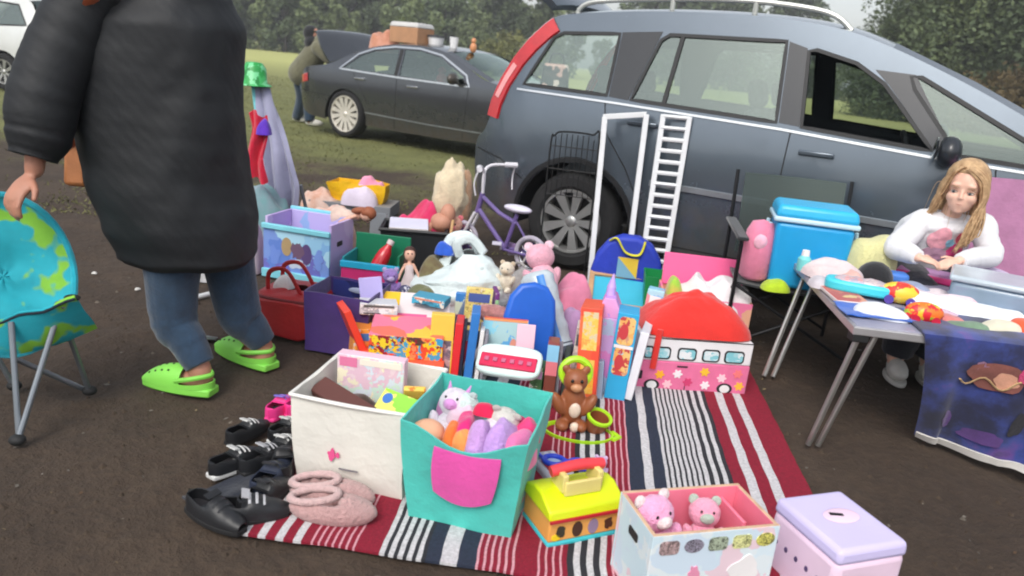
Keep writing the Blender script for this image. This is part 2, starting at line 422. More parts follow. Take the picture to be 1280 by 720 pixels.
# the wood edge: (pixel column, distance, kind, scale)
px = -60
while px < 700:
    v = rt.choice([0, 1, 2, 0, 1]); Y = rt.uniform(84, 104); s = rt.uniform(.85, 1.15)
    if 505 < px < 600: s *= .62
    if px > 655: s *= .7
    p = GY(px, 40, Y); tree(v, p.x, Y, s, kinds[v], 'trees of the wood edge across the field')
    px += rt.uniform(20, 30)
px = -40
while px < 690:
    v = rt.choice([0, 1, 1]); Y = rt.uniform(78, 84); s = rt.uniform(.42, .6)
    p = GY(px, 40, Y); tree(v, p.x, Y, s, {0: 'low dark tree in front of the wood edge', 1: 'low bushy tree in front of the wood edge'}[v], 'low trees along the field margin')
    px += rt.uniform(34, 48)
for i, (px, Y, s, v) in enumerate([(700, 120, .46, 1), (752, 125, .40, 0), (800, 118, .70, 0), (812, 112, .98, 2), (850, 108, 1.0, 0), (885, 112, .95, 2), (918, 108, .92, 0), (950, 116, .95, 1), (985, 110, 1.0, 0), (1018, 114, .88, 1), (1046, 122, .42, 1)]):
    p = GY(px, 80, Y); tree(v, p.x, Y, s*1.1, {0: 'dark green broad tree seen over the people carrier roof', 1: 'mid green bushy tree seen over the people carrier roof', 2: 'tall dark slim tree seen over the people carrier roof'}[v], 'trees seen over the people carrier roof')
for i, (px, Y, s, v) in enumerate([(1090, 50, .52, 4), (1118, 48, .74, 3), (1150, 46, .95, 4), (1185, 44, 1.15, 3), (1215, 43, 1.2, 4), (1250, 42, 1.3, 3), (1290, 41, 1.4, 4), (1335, 40, 1.45, 3), (1385, 40, 1.4, 4), (1440, 39, 1.5, 3), (1140, 56, .95, 3), (1190, 56, 1.4, 4), (1250, 54, 1.5, 3), (1310, 54, 1.6, 3)]):
    p = GY(px, 100, Y); tree(v, p.x, Y, s, {3: 'dense dark green tree in the clump behind the people carrier bonnet', 4: 'rounded olive green tree in the clump behind the people carrier bonnet'}[v], 'clump of trees behind the people carrier bonnet')
p = GY(1258, 120, 36); tree(5, p.x, 36, .95, 'rust brown shrub at the foot of the tree clump', None)
p = GY(1320, 120, 36); tree(5, p.x, 37, 1.1, 'larger rust brown shrub at the edge of the tree clump', None)
p = GY(634, 70, 62); tree(6, p.x, 62, .8, 'pale yellowish shrub standing alone in front of the wood edge', None)
for i in range(16):   # unseen trees added behind the viewer to give paint and glass something to reflect
    x = -75+10*i+rt.uniform(-3, 3); Y = rt.uniform(-62, -48); v = rt.choice([0, 1]); tree(v, x, Y, rt.uniform(.7, 1.0), 'unseen tree added behind the viewer for reflections in the cars', 'unseen trees added for reflections')
b = B(); b.box((0, 0, 12), (1480, 1480, 26.4)); hz = bpy.data.materials.new('haze air'); hz.use_nodes = True; _n = hz.node_tree; _n.nodes.remove(_n.nodes['Principled BSDF'])
_v = _n.nodes.new('ShaderNodeVolumePrincipled'); _v.inputs['Density'].default_value = .0015; _v.inputs['Color'].default_value = (.93, .96, 1, 1); _n.links.new(_v.outputs[0], _n.nodes['Material Output'].inputs['Volume'])
hzo = b.build('haze', hz, smooth=0); tag(hzo, 'pale damp air over the field', None, kind='stuff')
# ================================================================ cars
def paint(name, c, metal=.45, rough=.32):
    m = mat(name, c, rough, metal, .05, 3, .03, 30, .003, coat=.6); b_ = m.node_tree.nodes['Principled BSDF']; b_.inputs['Coat Roughness'].default_value = .08
    if m.get('dusty'): return m
    m['dusty'] = 1; nt = m.node_tree; src = b_.inputs['Base Color'].links[0].from_socket   # road dirt thrown up along the sills
    tc = nt.nodes.new('ShaderNodeTexCoord'); sx = nt.nodes.new('ShaderNodeSeparateXYZ'); nt.links.new(tc.outputs['Object'], sx.inputs[0])
    n, _ = _noise(nt, 7, 6, .7); mr = nt.nodes.new('ShaderNodeMapRange'); mr.inputs[1].default_value = .2; mr.inputs[2].default_value = .75; mr.inputs[3].default_value = .42; mr.inputs[4].default_value = -.12; nt.links.new(sx.outputs['Z'], mr.inputs[0])
    ad = nt.nodes.new('ShaderNodeMath'); ad.operation = 'ADD'; nt.links.new(mr.outputs[0], ad.inputs[0]); nt.links.new(n.outputs[0], ad.inputs[1])
    r = _ramp(nt, [(.55, (0, 0, 0, 1)), (1.0, (.75, .75, .75, 1))]); nt.links.new(ad.outputs[0], r.inputs[0])
    mx = nt.nodes.new('ShaderNodeMix'); mx.data_type = 'RGBA'; nt.links.new(r.outputs[0], mx.inputs[0]); nt.links.new(src, mx.inputs[6]); mx.inputs[7].default_value = rgb(92, 82, 70); nt.links.new(mx.outputs[2], b_.inputs['Base Color'])
    m2 = nt.nodes.new('ShaderNodeMath'); m2.operation = 'MULTIPLY_ADD'; m2.inputs[1].default_value = .6; m2.inputs[2].default_value = rough; nt.links.new(r.outputs[0], m2.inputs[0]); nt.links.new(m2.outputs[0], b_.inputs['Roughness'])
    return m
rubber = mat('tyre rubber', (28, 28, 29), .85, 0, .25, 20, .3, 90, .003)
dtrim = mat('black car trim', (24, 25, 27), .55, 0, .15, 9)
interior = mat('car interior', (44, 44, 46), .85, 0, .2, 5, .2, 60)
alloy = mat('alloy wheel', (176, 176, 174), .35, .7, .08, 5)
chrome = mat('chrome', (205, 207, 208), .18, 1, .04, 5)
redlamp = mat('red tail lamp', (186, 26, 34), .18, 0, .15, 12, coat=.8)
whitelamp = mat('clear lamp', (205, 210, 212), .12, 0, .06, 9, coat=.8)
platem = mat('yellow number plate', (214, 176, 40), .5)
class Car:
    def __init__(s, name, label, loc, rz, width, outline, arches, up0, up1, body, tum=(1.1, .28), rear_r=(.4, .12), nose_r=(2.9, .7, .35), crown=.05):
        """outline: (s, z) loop; outline[up0:up1+1] is the upper contour, tail to nose"""
        s.root = E(name, label, 'car', loc, rz); s.W = width; s.out = outline; s.up = outline[up0:up1+1]; s.arch = arches; s.up3 = [tuple(p) for p in (V((a, b, 0)) for a, b in s.up)]; s.fine = [(p.x, p.y) for p in catmull(s.up3, 4)]
        s.body_m = body; s.tum = tum; s.rear = rear_r; s.nose = nose_r; s.crown = crown
    def dist(s, x, z):
        d = 9; p = V((x, z))
        for a, b in zip(s.fine, s.fine[1:]):
            a, b = V(a), V(b); e = b-a; t = max(0, min(1, (p-a).dot(e)/e.length_squared)); d = min(d, (p-a-e*t).length)
        return d
    def t(s, x, z):
        zt, k = s.tum
        v = max(0, z-zt)*k + max(0, (.78-z)/.55)**2*.045 + .012*math.exp(-((z-.55)/.06)**2)*0
        v += .045*max(0, (z-.70)/.4)**2 if z < zt else .045*((zt-.70)/.4)**2
        if x > s.nose[0]: v += ((x-s.nose[0])/s.nose[1])**2*s.nose[2]
        if x < -s.rear[0]: v += ((-s.rear[0]-x)/s.rear[0])**2*s.rear[1]
        return v
    def P(s, x, z, off=0, far=False):
        y = s.t(x, z)-off
        return V((x, s.W-y if far else y, z))
    def arch_pts(s, c, r, zs, n=14):
        a0 = math.asin(max(-1, min(1, (zs-.31)/r)))
        return [(c+r*math.cos(a), .31+r*math.sin(a)) for a in [a0+(PI-2*a0)*i/n for i in range(n+1)]]
    def panel(s, name, loops, m, parent, far=False, off=0.0, step=.09, smooth=60, solid=0):
        bm = bmesh.new()
        for lp in loops:
            vs = [bm.verts.new((x, 0, z)) for x, z in lp]
            for i in range(len(vs)): bm.edges.new((vs[i], vs[(i+1) % len(vs)]))
        bmesh.ops.triangle_fill(bm, edges=bm.edges[:], use_beauty=True, use_dissolve=False)
        xs_ = [x for x, z in loops[0]]; zs_ = [z for x, z in loops[0]]
        x = min(xs_)+step
        while x < max(xs_):
            bmesh.ops.bisect_plane(bm, geom=bm.verts[:]+bm.edges[:]+bm.faces[:], plane_co=(x, 0, 0), plane_no=(1, 0, 0), dist=1e-4); x += step
        z = min(zs_)+step*.8
        while z < max(zs_):
            bmesh.ops.bisect_plane(bm, geom=bm.verts[:]+bm.edges[:]+bm.faces[:], plane_co=(0, 0, z), plane_no=(0, 0, 1), dist=1e-4); z += step*.8
        for v in bm.verts: v.co = s.P(v.co.x, v.co.z, off, far)
        b = B(); b.bm.free(); b.bm = bm
        bmesh.ops.recalc_face_normals(bm, faces=bm.faces)
        f = max(bm.faces, key=lambda f: f.calc_area())
        if (f.normal.y > 0) != far: bmesh.ops.reverse_faces(bm, faces=bm.faces)
        return b.build(name, m, parent, smooth=smooth, norm=False, solid=solid, offset=-1)
    def ribbon(s, b, pts, w, off=.003, mi=0, far=False, closed=False, step=.06):
        P2 = [V(p) for p in pts]
        if closed: P2.append(P2[0])
        R_ = []
        for a, c in zip(P2, P2[1:]):
            n = max(1, int((c-a).length/step))
            R_ += [a.lerp(c, i/n) for i in range(n)]
        R_.append(P2[-1]); L = []
        for i, p in enumerate(R_):
            d = (R_[min(i+1, len(R_)-1)]-R_[max(i-1, 0)])
            if closed and i in (0, len(R_)-1): d = R_[1]-R_[-2]
            d = d.normalized() if d.length else V((1, 0)); n = V((-d.y, d.x))*w/2
            L.append([b.bm.verts.new(s.P(*(p+n*k), off if abs(k) < 1 else -.004, far)) for k in (1, .8, -.8, -1)])
        for i in range(len(L)-1):
            for j in range(3): b.bm.faces.new((L[i][j], L[i+1][j], L[i+1][j+1], L[i][j+1])).material_index = mi
    def strip(s, name, i0, i1, m, parent, n=12, off=0, inset=0, dense=3, smooth=50, solid=0, lift=None):
        pp = s.fine[i0*4:i1*4+1]; b = B(); L = []
        for i, (x, z) in enumerate(pp):
            a = pp[max(i-1, 0)]; c = pp[min(i+1, len(pp)-1)]; d = V((c[0]-a[0], c[1]-a[1])); d = d.normalized() if d.length else V((1, 0)); nrm = V((-d.y, d.x))
            y0 = s.t(x, z)+inset; row = []
            for j in range(n+1):
                u = .5-.5*math.cos(PI*j/n); q = s.crown*(1-abs(2*u-1)**3)+off
                p = V((x+nrm.x*q, lerp(y0, s.W-y0, u), z+nrm.y*q)); row.append(b.bm.verts.new(lift(p) if lift else p))
            L.append(row)
        for i in range(len(L)-1):
            for j in range(n): b.bm.faces.new((L[i][j], L[i][j+1], L[i+1][j+1], L[i+1][j]))
        return b.build(name, m, parent, smooth=smooth, solid=solid, offset=-1)
    def wheel(s, x, far, spokes, double, R=.315, rr=.225, wd=.2, rimm=None):
        y0 = s.W-.10 if far else .10
        w = bpy.data.objects.new('wheel', None); COL.objects.link(w); w.parent = s.root; w.location = (x, y0, R)
        X = M.Rotation(PI/2, 4, 'X') if not far else M.Rotation(-PI/2, 4, 'X')   # local +z of the lathe points outwards (-y near side)
        b = B(); h = wd/2
        b.lathe([(rr, -h), (R-.03, -h), (R-.008, -h*.75), (R, -h*.4), (R, h*.4), (R-.008, h*.75), (R-.03, h), (rr+.02, h+.004), (rr, h-.01)], 48, X, closed=True)
        b.build('tyre', rubber, w)
        b = B()
        b.lathe([(rr, h-.012), (rr-.006, h-.002), (rr-.02, h-.004), (rr-.026, h-.03), (rr-.03, -h+.02)], 48, X)
        b.lathe([(0, h-.012), (.024, h-.013), (.034, h-.018), (.045, h-.03), (.06, h-.06)], 24, X)
        for k in range(spokes):
            for dlt in ((-.13, .13) if double else (0,)):
                a = 2*PI*k/spokes; a1 = a+dlt*.5; a2 = a+dlt*1.3
                r1 = .035; r2 = rr-.02
                w1, w2 = (.014, .017) if double else (.017, .034)
                def q(r, a, dw, z): return X @ V((r*math.cos(a)-dw*math.sin(a), r*math.sin(a)+dw*math.cos(a), z))
                zi, zo = h-.024, h-.012
                b._add([q(r1, a1, -w1, zi), q(r1, a1, w1, zi), q(r2, a2, w2, zo), q(r2, a2, -w2, zo), q(r1, a1, -w1, zi-.035), q(r1, a1, w1, zi-.035), q(r2, a2, w2, zo-.035), q(r2, a2, -w2, zo-.035)],
                       [(0, 1, 2, 3), (0, 3, 7, 4), (1, 5, 6, 2), (4, 7, 6, 5)])
        for k in range(5):
            a = 2*PI*k/5; b.cyl(X @ V((.05*math.cos(a), .05*math.sin(a), h-.05)), X @ V((.05*math.cos(a), .05*math.sin(a), h-.016)), .006, n=6)
        b.build('rim', rimm or alloy, w)
        b = B(); b.lathe([(0, h-.085), (rr-.03, h-.085), (rr-.03, -h+.02)], 40, X); b.build('brake_disc', mat('dark brake', (30, 30, 31), .6, .3), w)
        # arch liner
    def liner(s, x, r, far):
        b = B()
        def f(u, v):
            a = -.15+(PI+.3)*u; y = lerp(.015, .42, v); rr = r-.004
            return V((x+rr*math.cos(a), s.W-y if far else y, .31+rr*math.sin(a)))
        b.grid(f, 16, 2); b.build('wheel_arch_liner', dtrim, s.root)
    def seat(s, x, y, m, h=.0):
        o = bpy.data.objects.new('seat', None); COL.objects.link(o); o.parent = s.root; o.location = (x, y, .38+h)
        b = B(); b.box((.02, 0, .1), (.5, .5, .16)); b.build('seat_cushion', m, o, bevel=.05)
        b = B(); b.box((-.29, 0, .45), (.13, .48, .66), rot=M.Rotation(-.22, 3, 'Y')); b.build('seat_back', m, o, bevel=.05)
        b = B(); b.box((-.38, 0, .86), (.09, .26, .17), rot=M.Rotation(-.2, 3, 'Y')); b.build('headrest', m, o, bevel=.04)
    def simple_panel(s, name, pts3, m, thick=.01):
        b = B(); b._add(pts3, [tuple(range(len(pts3)))]); return b.build(name, m, s.root, solid=thick)

def handle(car, x, z, m, far=False):
    b = B(); c = car.P(x, z, .02, far); d = -1 if not far else 1
    b.box(c, (.19, .02, .03)); b.box(c+V((0, .02*-d*-1 if False else 0, 0))+V((-.08, -d*.012, 0)), (.03, .03, .026)); b.box(c+V((.08, -d*.012, 0)), (.03, .03, .026))
    return b.build('door_handle', m, car.root, bevel=.008)

# ---------------- the big grey people carrier
VPOS = G(705, 336); VH = RAD(-26)
vpaint = paint('slate blue grey paint', (94, 104, 114), .6, .27)
vout = [(-.62, .28), (-.76, .36), (-.82, .52), (-.82, .74), (-.74, .83), (-.69, .95), (-.60, 1.18), (-.48, 1.40), (-.37, 1.555), (-.25, 1.615), (.3, 1.665), (.9, 1.675), (1.35, 1.64), (1.68, 1.55),
        (2.1, 1.38), (2.5, 1.19), (2.92, 1.0), (3.28, .90), (3.5, .78), (3.6, .62), (3.6, .38), (3.46, .22)]
VA = .40
van = Car('people_carrier', 'large slate grey people carrier with roof rails and raised tailgate behind the stall', VPOS, VH, 1.83, None or vout, None, 0, 21, vpaint)
a_f = van.arch_pts(2.73, VA, .22); a_r = van.arch_pts(0, VA, .24)
low = [(3.46, .22)] + a_f + [(1.9, .21), (1.0, .21)] + a_r + [(-.62, .28)]
body_loop = van.fine[:-1]+low[:-1]
wq = [(-.46, 1.16), (-.31, 1.47), (-.25, 1.50), (.13, 1.52), (.13, 1.145)]
wr = [(.29, 1.135), (.40, 1.50), (.45, 1.535), (1.13, 1.545), (1.17, 1.10)]
wf = [(1.31, 1.09), (1.26, 1.50), (1.30, 1.51), (1.52, 1.455), (1.68, 1.36), (1.98, 1.045)]
wv = [(2.10, 1.035), (1.83, 1.345), (1.80, 1.41), (1.85, 1.41), (2.55, 1.06), (2.58, 1.015)]
tint = glass('tinted car glass', (.58, .66, .60), .15); clear = glass('clear car glass', (.72, .8, .78), .06); mid = glass('windscreen glass', (.55, .65, .63), .10)
for far in (False, True):
    van.panel('body_side', [body_loop, wq, wr, wf, wv], vpaint, van.root, far)
    van.panel('window', [wq], tint, van.root, far, -.008); van.panel('window', [wr], tint, van.root, far, -.008); van.panel('window', [wv], mid, van.root, far, -.008)
    if far: van.panel('window', [wf], clear, van.root, far, -.008)
    b = B()
    for w in (wq, wr, wf, wv):
        van.ribbon(b, w, .024, .004, 0, far, True)
    b.build('window_surround', dtrim, van.root, smooth=20)
    gpm = mat('gloss black pillar', (40, 42, 45), .12, .2, .05, coat=.5)
    for poly in ([(.145, 1.14), (.145, 1.53), (.40, 1.55), (.275, 1.13)], [(1.185, 1.10), (1.145, 1.545), (1.25, 1.515), (1.30, 1.09)], [(1.99, 1.045), (1.70, 1.36), (1.62, 1.43), (1.82, 1.42), (2.09, 1.035)]): van.panel('window_pillar', [poly], gpm, van.root, far, .003)
    if not far:
        b = B(); van.ribbon(b, [(.50, 1.13), (.53, 1.54)], .03, .002); b.build('window_divider', dtrim, van.root)
    b = B()
    van.ribbon(b, [(-.50, 1.125), (.2, 1.105), (1.2, 1.065), (2.0, 1.012), (2.6, .985)], .016, .008, 0, far); b.build('belt_moulding', chrome if not far else chrome, van.root)
    for pts in ([(.13, 1.10), (.17, .92), (.33, .72), (.44, .52), (.46, .25)], [(1.26, 1.06), (1.25, .6), (1.24, .24)], [(2.28, 1.0), (2.33, .7), (2.28, .5)], [(-.80, .70), (-.56, .66), (-.38, .55)], [(.46, .28), (2.3, .28)]):
        b = B(); van.ribbon(b, pts, .008, .002, 0, far); b.build('panel_gap', mat('panel gap black', (12, 12, 13), .8), van.root)
    b = B(); van.ribbon(b, [(.50, .655), (1.22, .645)], .04, .014, 0, far); b.build('rub_strip', chrome if False else mat('grey rub strip', (150, 155, 160), .3, .6), van.root)
    b = B(); van.ribbon(b, [(1.28, .645), (2.3, .63)], .04, .014, 0, far); b.build('rub_strip', mat('grey rub strip', (150, 155, 160), .3, .6), van.root)
    b = B(); van.ribbon(b, [(.44, .235), (1.0, .225), (1.9, .225), (2.3, .23)], .05, .012, 0, far); b.build('sill_trim', dtrim, van.root)
    for c in (0, 2.73):
        b = B(); van.ribbon(b, [p for p in van.arch_pts(c, VA+.018, .26, 20)], .036, .01, 0, far, step=.03); b.build('wheel_arch_trim', dtrim, van.root); van.liner(c, VA, far)
        van.wheel(c, far, 9, False, .32, .215)
    b = B()   # tail lamp: a tall curved red strip up the rear pillar
    van.ribbon(b, [(-.675, .925), (-.66, 1.02), (-.61, 1.16), (-.535, 1.30), (-.455, 1.41), (-.36, 1.51), (-.31, 1.55)], .115, .016, 0, far, step=.03); van_l = b.build('tail_lamp', redlamp, van.root)
    b = B(); van.ribbon(b, [(-.655, 1.06), (-.60, 1.19), (-.55, 1.28)], .05, .019, 0, far, step=.03); b.build('reflector', mat('pale lamp strip', (225, 150, 150), .2, coat=.6), van_l)
    b = B(); van.ribbon(b, [(3.12, .86), (3.36, .80), (3.46, .74)], .13, .01, 0, far, step=.03); b.build('headlight', whitelamp, van.root)
    handle(van, .40, 1.0, chrome if False else vpaint, far); handle(van, 1.42, .955, vpaint, far)
    # roof rail
    sgn = -1 if far else 1
    rail = [V((x, (van.t(x, z)+.09) if not far else van.W-van.t(x, z)-.09, z+h)) for x, z, h in ((-.22, 1.62, .03), (-.1, 1.635, .075), (.4, 1.665, .085), (.9, 1.675, .085), (1.3, 1.645, .075), (1.45, 1.61, .02))]
    b = B(); b.tube(catmull(rail, 5), .016, 8)
    for i in (0, 2, 3, 5): b.cyl(rail[i]+V((0, 0, .0)), rail[i]-V((0, 0, .09)), .016, n=8)
    b.build('roof_rail', mat('pale roof rail', (196, 198, 192), .4, .5), van.root)
    # mirror
    mo = bpy.data.objects.new('wing_mirror', None); COL.objects.link(mo); mo.parent = van.root; c = van.P(2.05, 1.06, .13, far); mo.location = c
    b = B(); b.ell((0, 0, 0), (.06, .115, .08), nu=18, nv=12, fn=lambda p, d: V((max(p.x, -.045), p.y, p.z))); b.tube([V((.02, 0, -.05)), V((.02, .12*sgn, -.06))], .025); b.build('mirror_shell', mat('dark mirror shell', (34, 38, 44), .4, coat=.4), mo)
    b = B(); b.ell((-.062, 0, .002), (.012, .1, .066), nu=16, nv=8); b.build('mirror_glass', chrome, mo)
# rear bumper (outline 0..3), roof, windscreen, bonnet, front
van.strip('rear_bumper', 0, 4, paint('bumper grey paint', (92, 100, 110), .3, .4), van.root)
van.strip('roof', 8, 13, vpaint, van.root); van.strip('windscreen', 13, 16, mid, van.root, inset=.10, off=-.004)
van.strip('bonnet', 16, 18, vpaint, van.root); van.strip('front_bumper', 18, 21, vpaint, van.root)
for far in (0, 1):   # windscreen side pillars
    b = B()
    for i in range(13, 16):
        for k in range(3):
            for kk, (u) in enumerate((0,)):
                (x0, z0), (x1, z1) = van.up[i], van.up[i+1]; xa, za = lerp(x0, x1, k/3), lerp(z0, z1, k/3); xb, zb = lerp(x0, x1, (k+1)/3), lerp(z0, z1, (k+1)/3)
                def e(x, z, y): yy = van.t(x, z)+y; return V((x+.012*(y > .05), van.W-yy if far else yy, z+.03*(y > .05)))
                b._add([e(xa, za, 0), e(xb, zb, 0), e(xb, zb, .11), e(xa, za, .11)], [(0, 1, 2, 3)])
    b.build('windscreen_pillar', vpaint, van.root, weld=.001)
# tailgate swung up from the rear roof edge
HX, HZ = -.33, 1.60
def swing(p):
    q = M.Rotation(RAD(92), 3, 'Y') @ (p-V((HX, 0, HZ))); return q+V((HX, 0, HZ+.03))
tg = van.strip('tailgate', 4, 8, vpaint, van.root, inset=.10, lift=swing, solid=.05)
def swp(x, z, y, off):
    return swing(V((x+off, y, z)))
b = B(); b._add([swp(-.64, 1.10, .32, -.075), swp(-.64, 1.10, 1.51, -.075), swp(-.44, 1.46, 1.45, -.085), swp(-.44, 1.46, .38, -.085)], [(0, 1, 2, 3)]); b.build('tailgate_window', tint, tg, solid=.006)
b = B(); b.box(swp(-.76, .92, .915, -.02), (.02, .52, .11), rot=M.Rotation(RAD(75), 3, 'Y')); b.build('number_plate', platem, tg)
# inside
van.simple_panel('floor_panel', [V((-.7, .12, .34)), V((3.0, .12, .34)), V((3.0, 1.71, .34)), V((-.7, 1.71, .34))], interior)
seatm = mat('grey seat cloth', (58, 60, 63), .95, 0, .2, 8, .4, 90)
for x in (1.35, .35):
    for y in (.48, 1.33): van.seat(x, y, seatm)
van.seat(.35, .91, seatm)
b = B(); b.prism([(2.05, .62), (2.02, .90), (2.2, .985), (2.5, .985), (2.88, .93), (2.88, .5), (2.3, .5)], 1.56, M.Translation((0, .135+1.56, 0)) @ M.Rotation(PI/2, 4, 'X')); b.build('dashboard', interior, van.root, bevel=.03)
b = B(); b.tube([V((1.9, .50+.185*math.cos(a), .92+.185*math.sin(a)))+V((-.10*math.sin(a)*.8, 0, 0)) for a in [2*PI*i/24 for i in range(24)]], .017, 8, closed=True); b.tube([V((1.9, .32, .92)), V((1.93, .5, .92)), V((1.9, .68, .92))], .02); b.tube([V((1.92, .5, .92)), V((2.1, .5, .82))], .04); b.tube([V((1.93, .5, .92)), V((1.98, .5, .74))], .02)
b.build('steering_wheel', dtrim, van.root)
b = B(); b.box((1.92, .915, 1.40), (.03, .24, .07)); b.build('rear_view_mirror', dtrim, van.root, bevel=.015)
b = B(); b.box((.62, .915, 1.585), (1.7, 1.25, .012)); b.build('headlining', mat('pale headlining', (150, 150, 146), .95), van.root)

# ---------------- dark saloon with its boot open
SPOS = G(429, 172)
spaint = paint('dark umber grey paint', (86, 89, 94), .75, .22)
sout = [(-.80, .26), (-.98, .34), (-1.03, .50), (-1.03, .68), (-.96, .83), (-.86, .93), (-.38, 1.01), (.0, 1.17), (.36, 1.30), (.8, 1.37), (1.25, 1.375), (1.62, 1.32), (2.05, 1.15), (2.42, 1.01), (3.2, .90), (3.6, .78), (3.75, .62), (3.75, .38), (3.6, .22)]
sal = Car('saloon_car', 'dark umber grey saloon with its boot open and boxes on the roof', SPOS, RAD(-29), 1.86, sout, None, 0, 18, spaint, tum=(.98, .42), rear_r=(.5, .16), nose_r=(3.0, .75, .4), crown=.04)
SA = .385
a_f = sal.arch_pts(2.9, SA, .22); a_r = sal.arch_pts(0, SA, .22)
sloop = sal.fine[:-1]+[(3.6, .22)]+a_f+[(1.9, .2), (1.0, .2)]+a_r
sw1 = [(-.06, .985), (.20, 1.175), (.42, 1.255), (.74, 1.305), (.84, 1.305), (.88, .965)]
sw2 = [(.97, .96), (.94, 1.31), (1.2, 1.31), (1.55, 1.255), (2.0, 1.04), (2.05, .945), (1.9, .94)]
for far in (False, True):
    sal.panel('body_side', [sloop, sw1, sw2], spaint, sal.root, far)
    for w in (sw1, sw2): sal.panel('window', [w], glass('saloon glass', (.5, .58, .55), .16), sal.root, far, -.008)
    b = B()
    sal.ribbon(b, [(-.12, .97), (.16, 1.195), (.42, 1.285), (.76, 1.335), (1.2, 1.34), (1.58, 1.28), (2.05, 1.06), (2.13, .92), (1.0, .935)], .028, .008, 0, far, True); b.build('chrome_surround', chrome, sal.root)
    b = B(); sal.ribbon(b, [(.905, .95), (.89, 1.31)], .07, .003, 0, far); b.build('window_pillar', dtrim, sal.root)
    b = B(); sal.ribbon(b, [(.38, .40), (1.5, .36), (2.5, .35)], .018, .01, 0, far); b.build('door_moulding', mat('grey rub strip', (150, 155, 160), .3, .6), sal.root)
    for pts in ([(.93, .99), (.93, .6), (.90, .24)], [(.10, 1.0), (.22, .82), (.42, .55)], [(2.12, .96), (2.1, .6), (2.05, .24)], [(-1.0, .60), (-.38, .58)]):
        b = B(); sal.ribbon(b, pts, .008, .002, 0, far); b.build('panel_gap', MATS['panel gap black'], sal.root)
    for c in (0, 2.9):
        sal.liner(c, SA, far); sal.wheel(c, far, 13, False, .34, .26, rimm=mat('bright alloy', (214, 208, 198), .35, .4))
    b = B(); sal.ribbon(b, [(-.97, .76), (-.76, .80)], .13, .012, 0, far, step=.03); b.build('tail_lamp', redlamp, sal.root)
    b = B(); sal.ribbon(b, [(3.35, .78), (3.6, .72)], .12, .012, 0, far, step=.03); b.build('headlight', whitelamp, sal.root)
    handle(sal, .28, .86, chrome, far); handle(sal, 1.22, .835, chrome, far)
    mo = bpy.data.objects.new('wing_mirror', None); COL.objects.link(mo); mo.parent = sal.root; mo.location = sal.P(1.93, 1.0, .12, far)
    b = B(); b.ell((0, 0, 0), (.06, .11, .075)); b.tube([V((.02, 0, -.04)), V((.02, (.1 if not far else -.1), -.05))], .022); b.build('mirror_shell', spaint, mo)
sal.strip('rear_bumper', 0, 4, spaint, sal.root); sal.strip('rear_screen', 6, 8, glass('saloon glass'), sal.root, inset=.12)
sal.strip('roof', 8, 11, spaint, sal.root); sal.strip('windscreen', 11, 13, glass('windscreen glass'), sal.root, inset=.1)
sal.strip('bonnet', 13, 15, spaint, sal.root); sal.strip('front_bumper', 15, 18, spaint, sal.root)
for far in (0, 1):
    for grp in ((6, 7), (11, 12)):
        b = B()
        for i in grp:
            (x0, z0), (x1, z1) = sal.up[i], sal.up[i+1]
            def e(x, z, y): yy = sal.t(x, z)+y; return V((x, sal.W-yy if far else yy, z+.025*(y > .05)))
            b._add([e(x0, z0, 0), e(x1, z1, 0), e(x1, z1, .13), e(x0, z0, .13)], [(0, 1, 2, 3)])
        b.build('screen_pillar', spaint, sal.root, weld=.001)
def sswing(p): return (M.Rotation(RAD(60), 3, 'Y') @ (p-V((-.38, 0, 1.01))))+V((-.38, 0, 1.04))
bl = sal.strip('boot_lid', 4, 6, spaint, sal.root, inset=.06, lift=sswing, solid=.03)
def sp_(x, z, y, o): return sswing(V((x, y, z-o)))
b = B(); b._add([sp_(-.84, .90, .25, .05), sp_(-.42, .98, .25, .05), sp_(-.42, .98, 1.61, .05), sp_(-.84, .90, 1.61, .05)], [(0, 1, 2, 3)]); b.build('boot_lining', dtrim, bl, solid=.02)
sal.simple_panel('boot_floor', [V((-.85, .15, .55)), V((2.6, .15, .36)), V((2.6, 1.71, .36)), V((-.85, 1.71, .55))], interior)
for x in (1.15, .25):
    for y in (.48, 1.36): sal.seat(x, y, seatm, -.1)
b = B(); b.prism([(1.85, .6), (1.85, .85), (2.0, .93), (2.4, .93), (2.4, .5)], 1.56, M.Translation((0, .15+1.56, 0)) @ M.Rotation(PI/2, 4, 'X')); b.build('dashboard', interior, sal.root, bevel=.03)

# ---------------- white car at the left edge
wpaint = paint('white car paint', (206, 208, 206), .1, .3)
wout = [(-.7, .3), (-.82, .4), (-.86, .6), (-.86, .85), (-.80, 1.0), (-.62, 1.35), (-.5, 1.52), (-.2, 1.58), (.7, 1.6), (1.25, 1.54), (1.62, 1.35), (2.0, 1.08), (2.9, .96), (3.2, .84), (3.32, .66), (3.32, .4), (3.2, .25)]
wc = Car('white_car', 'white hatchback cut off by the left edge of the photo', G(6, 113)+V((.3, 1.72, 0)), RAD(170), 1.75, wout, None, 0, 16, wpaint, tum=(1.02, .3), nose_r=(2.5, .8, .4))
a_f = wc.arch_pts(2.5, .37, .25); a_r = wc.arch_pts(0, .37, .25)
wl = wc.fine[:-1]+[(3.2, .25)]+a_f+[(1.2, .24)]+a_r
q1 = [(-.5, 1.12), (-.3, 1.45), (.55, 1.5), (.58, 1.06)]; q2 = [(.68, 1.05), (.65, 1.5), (1.2, 1.45), (1.5, 1.28), (1.75, 1.02)]
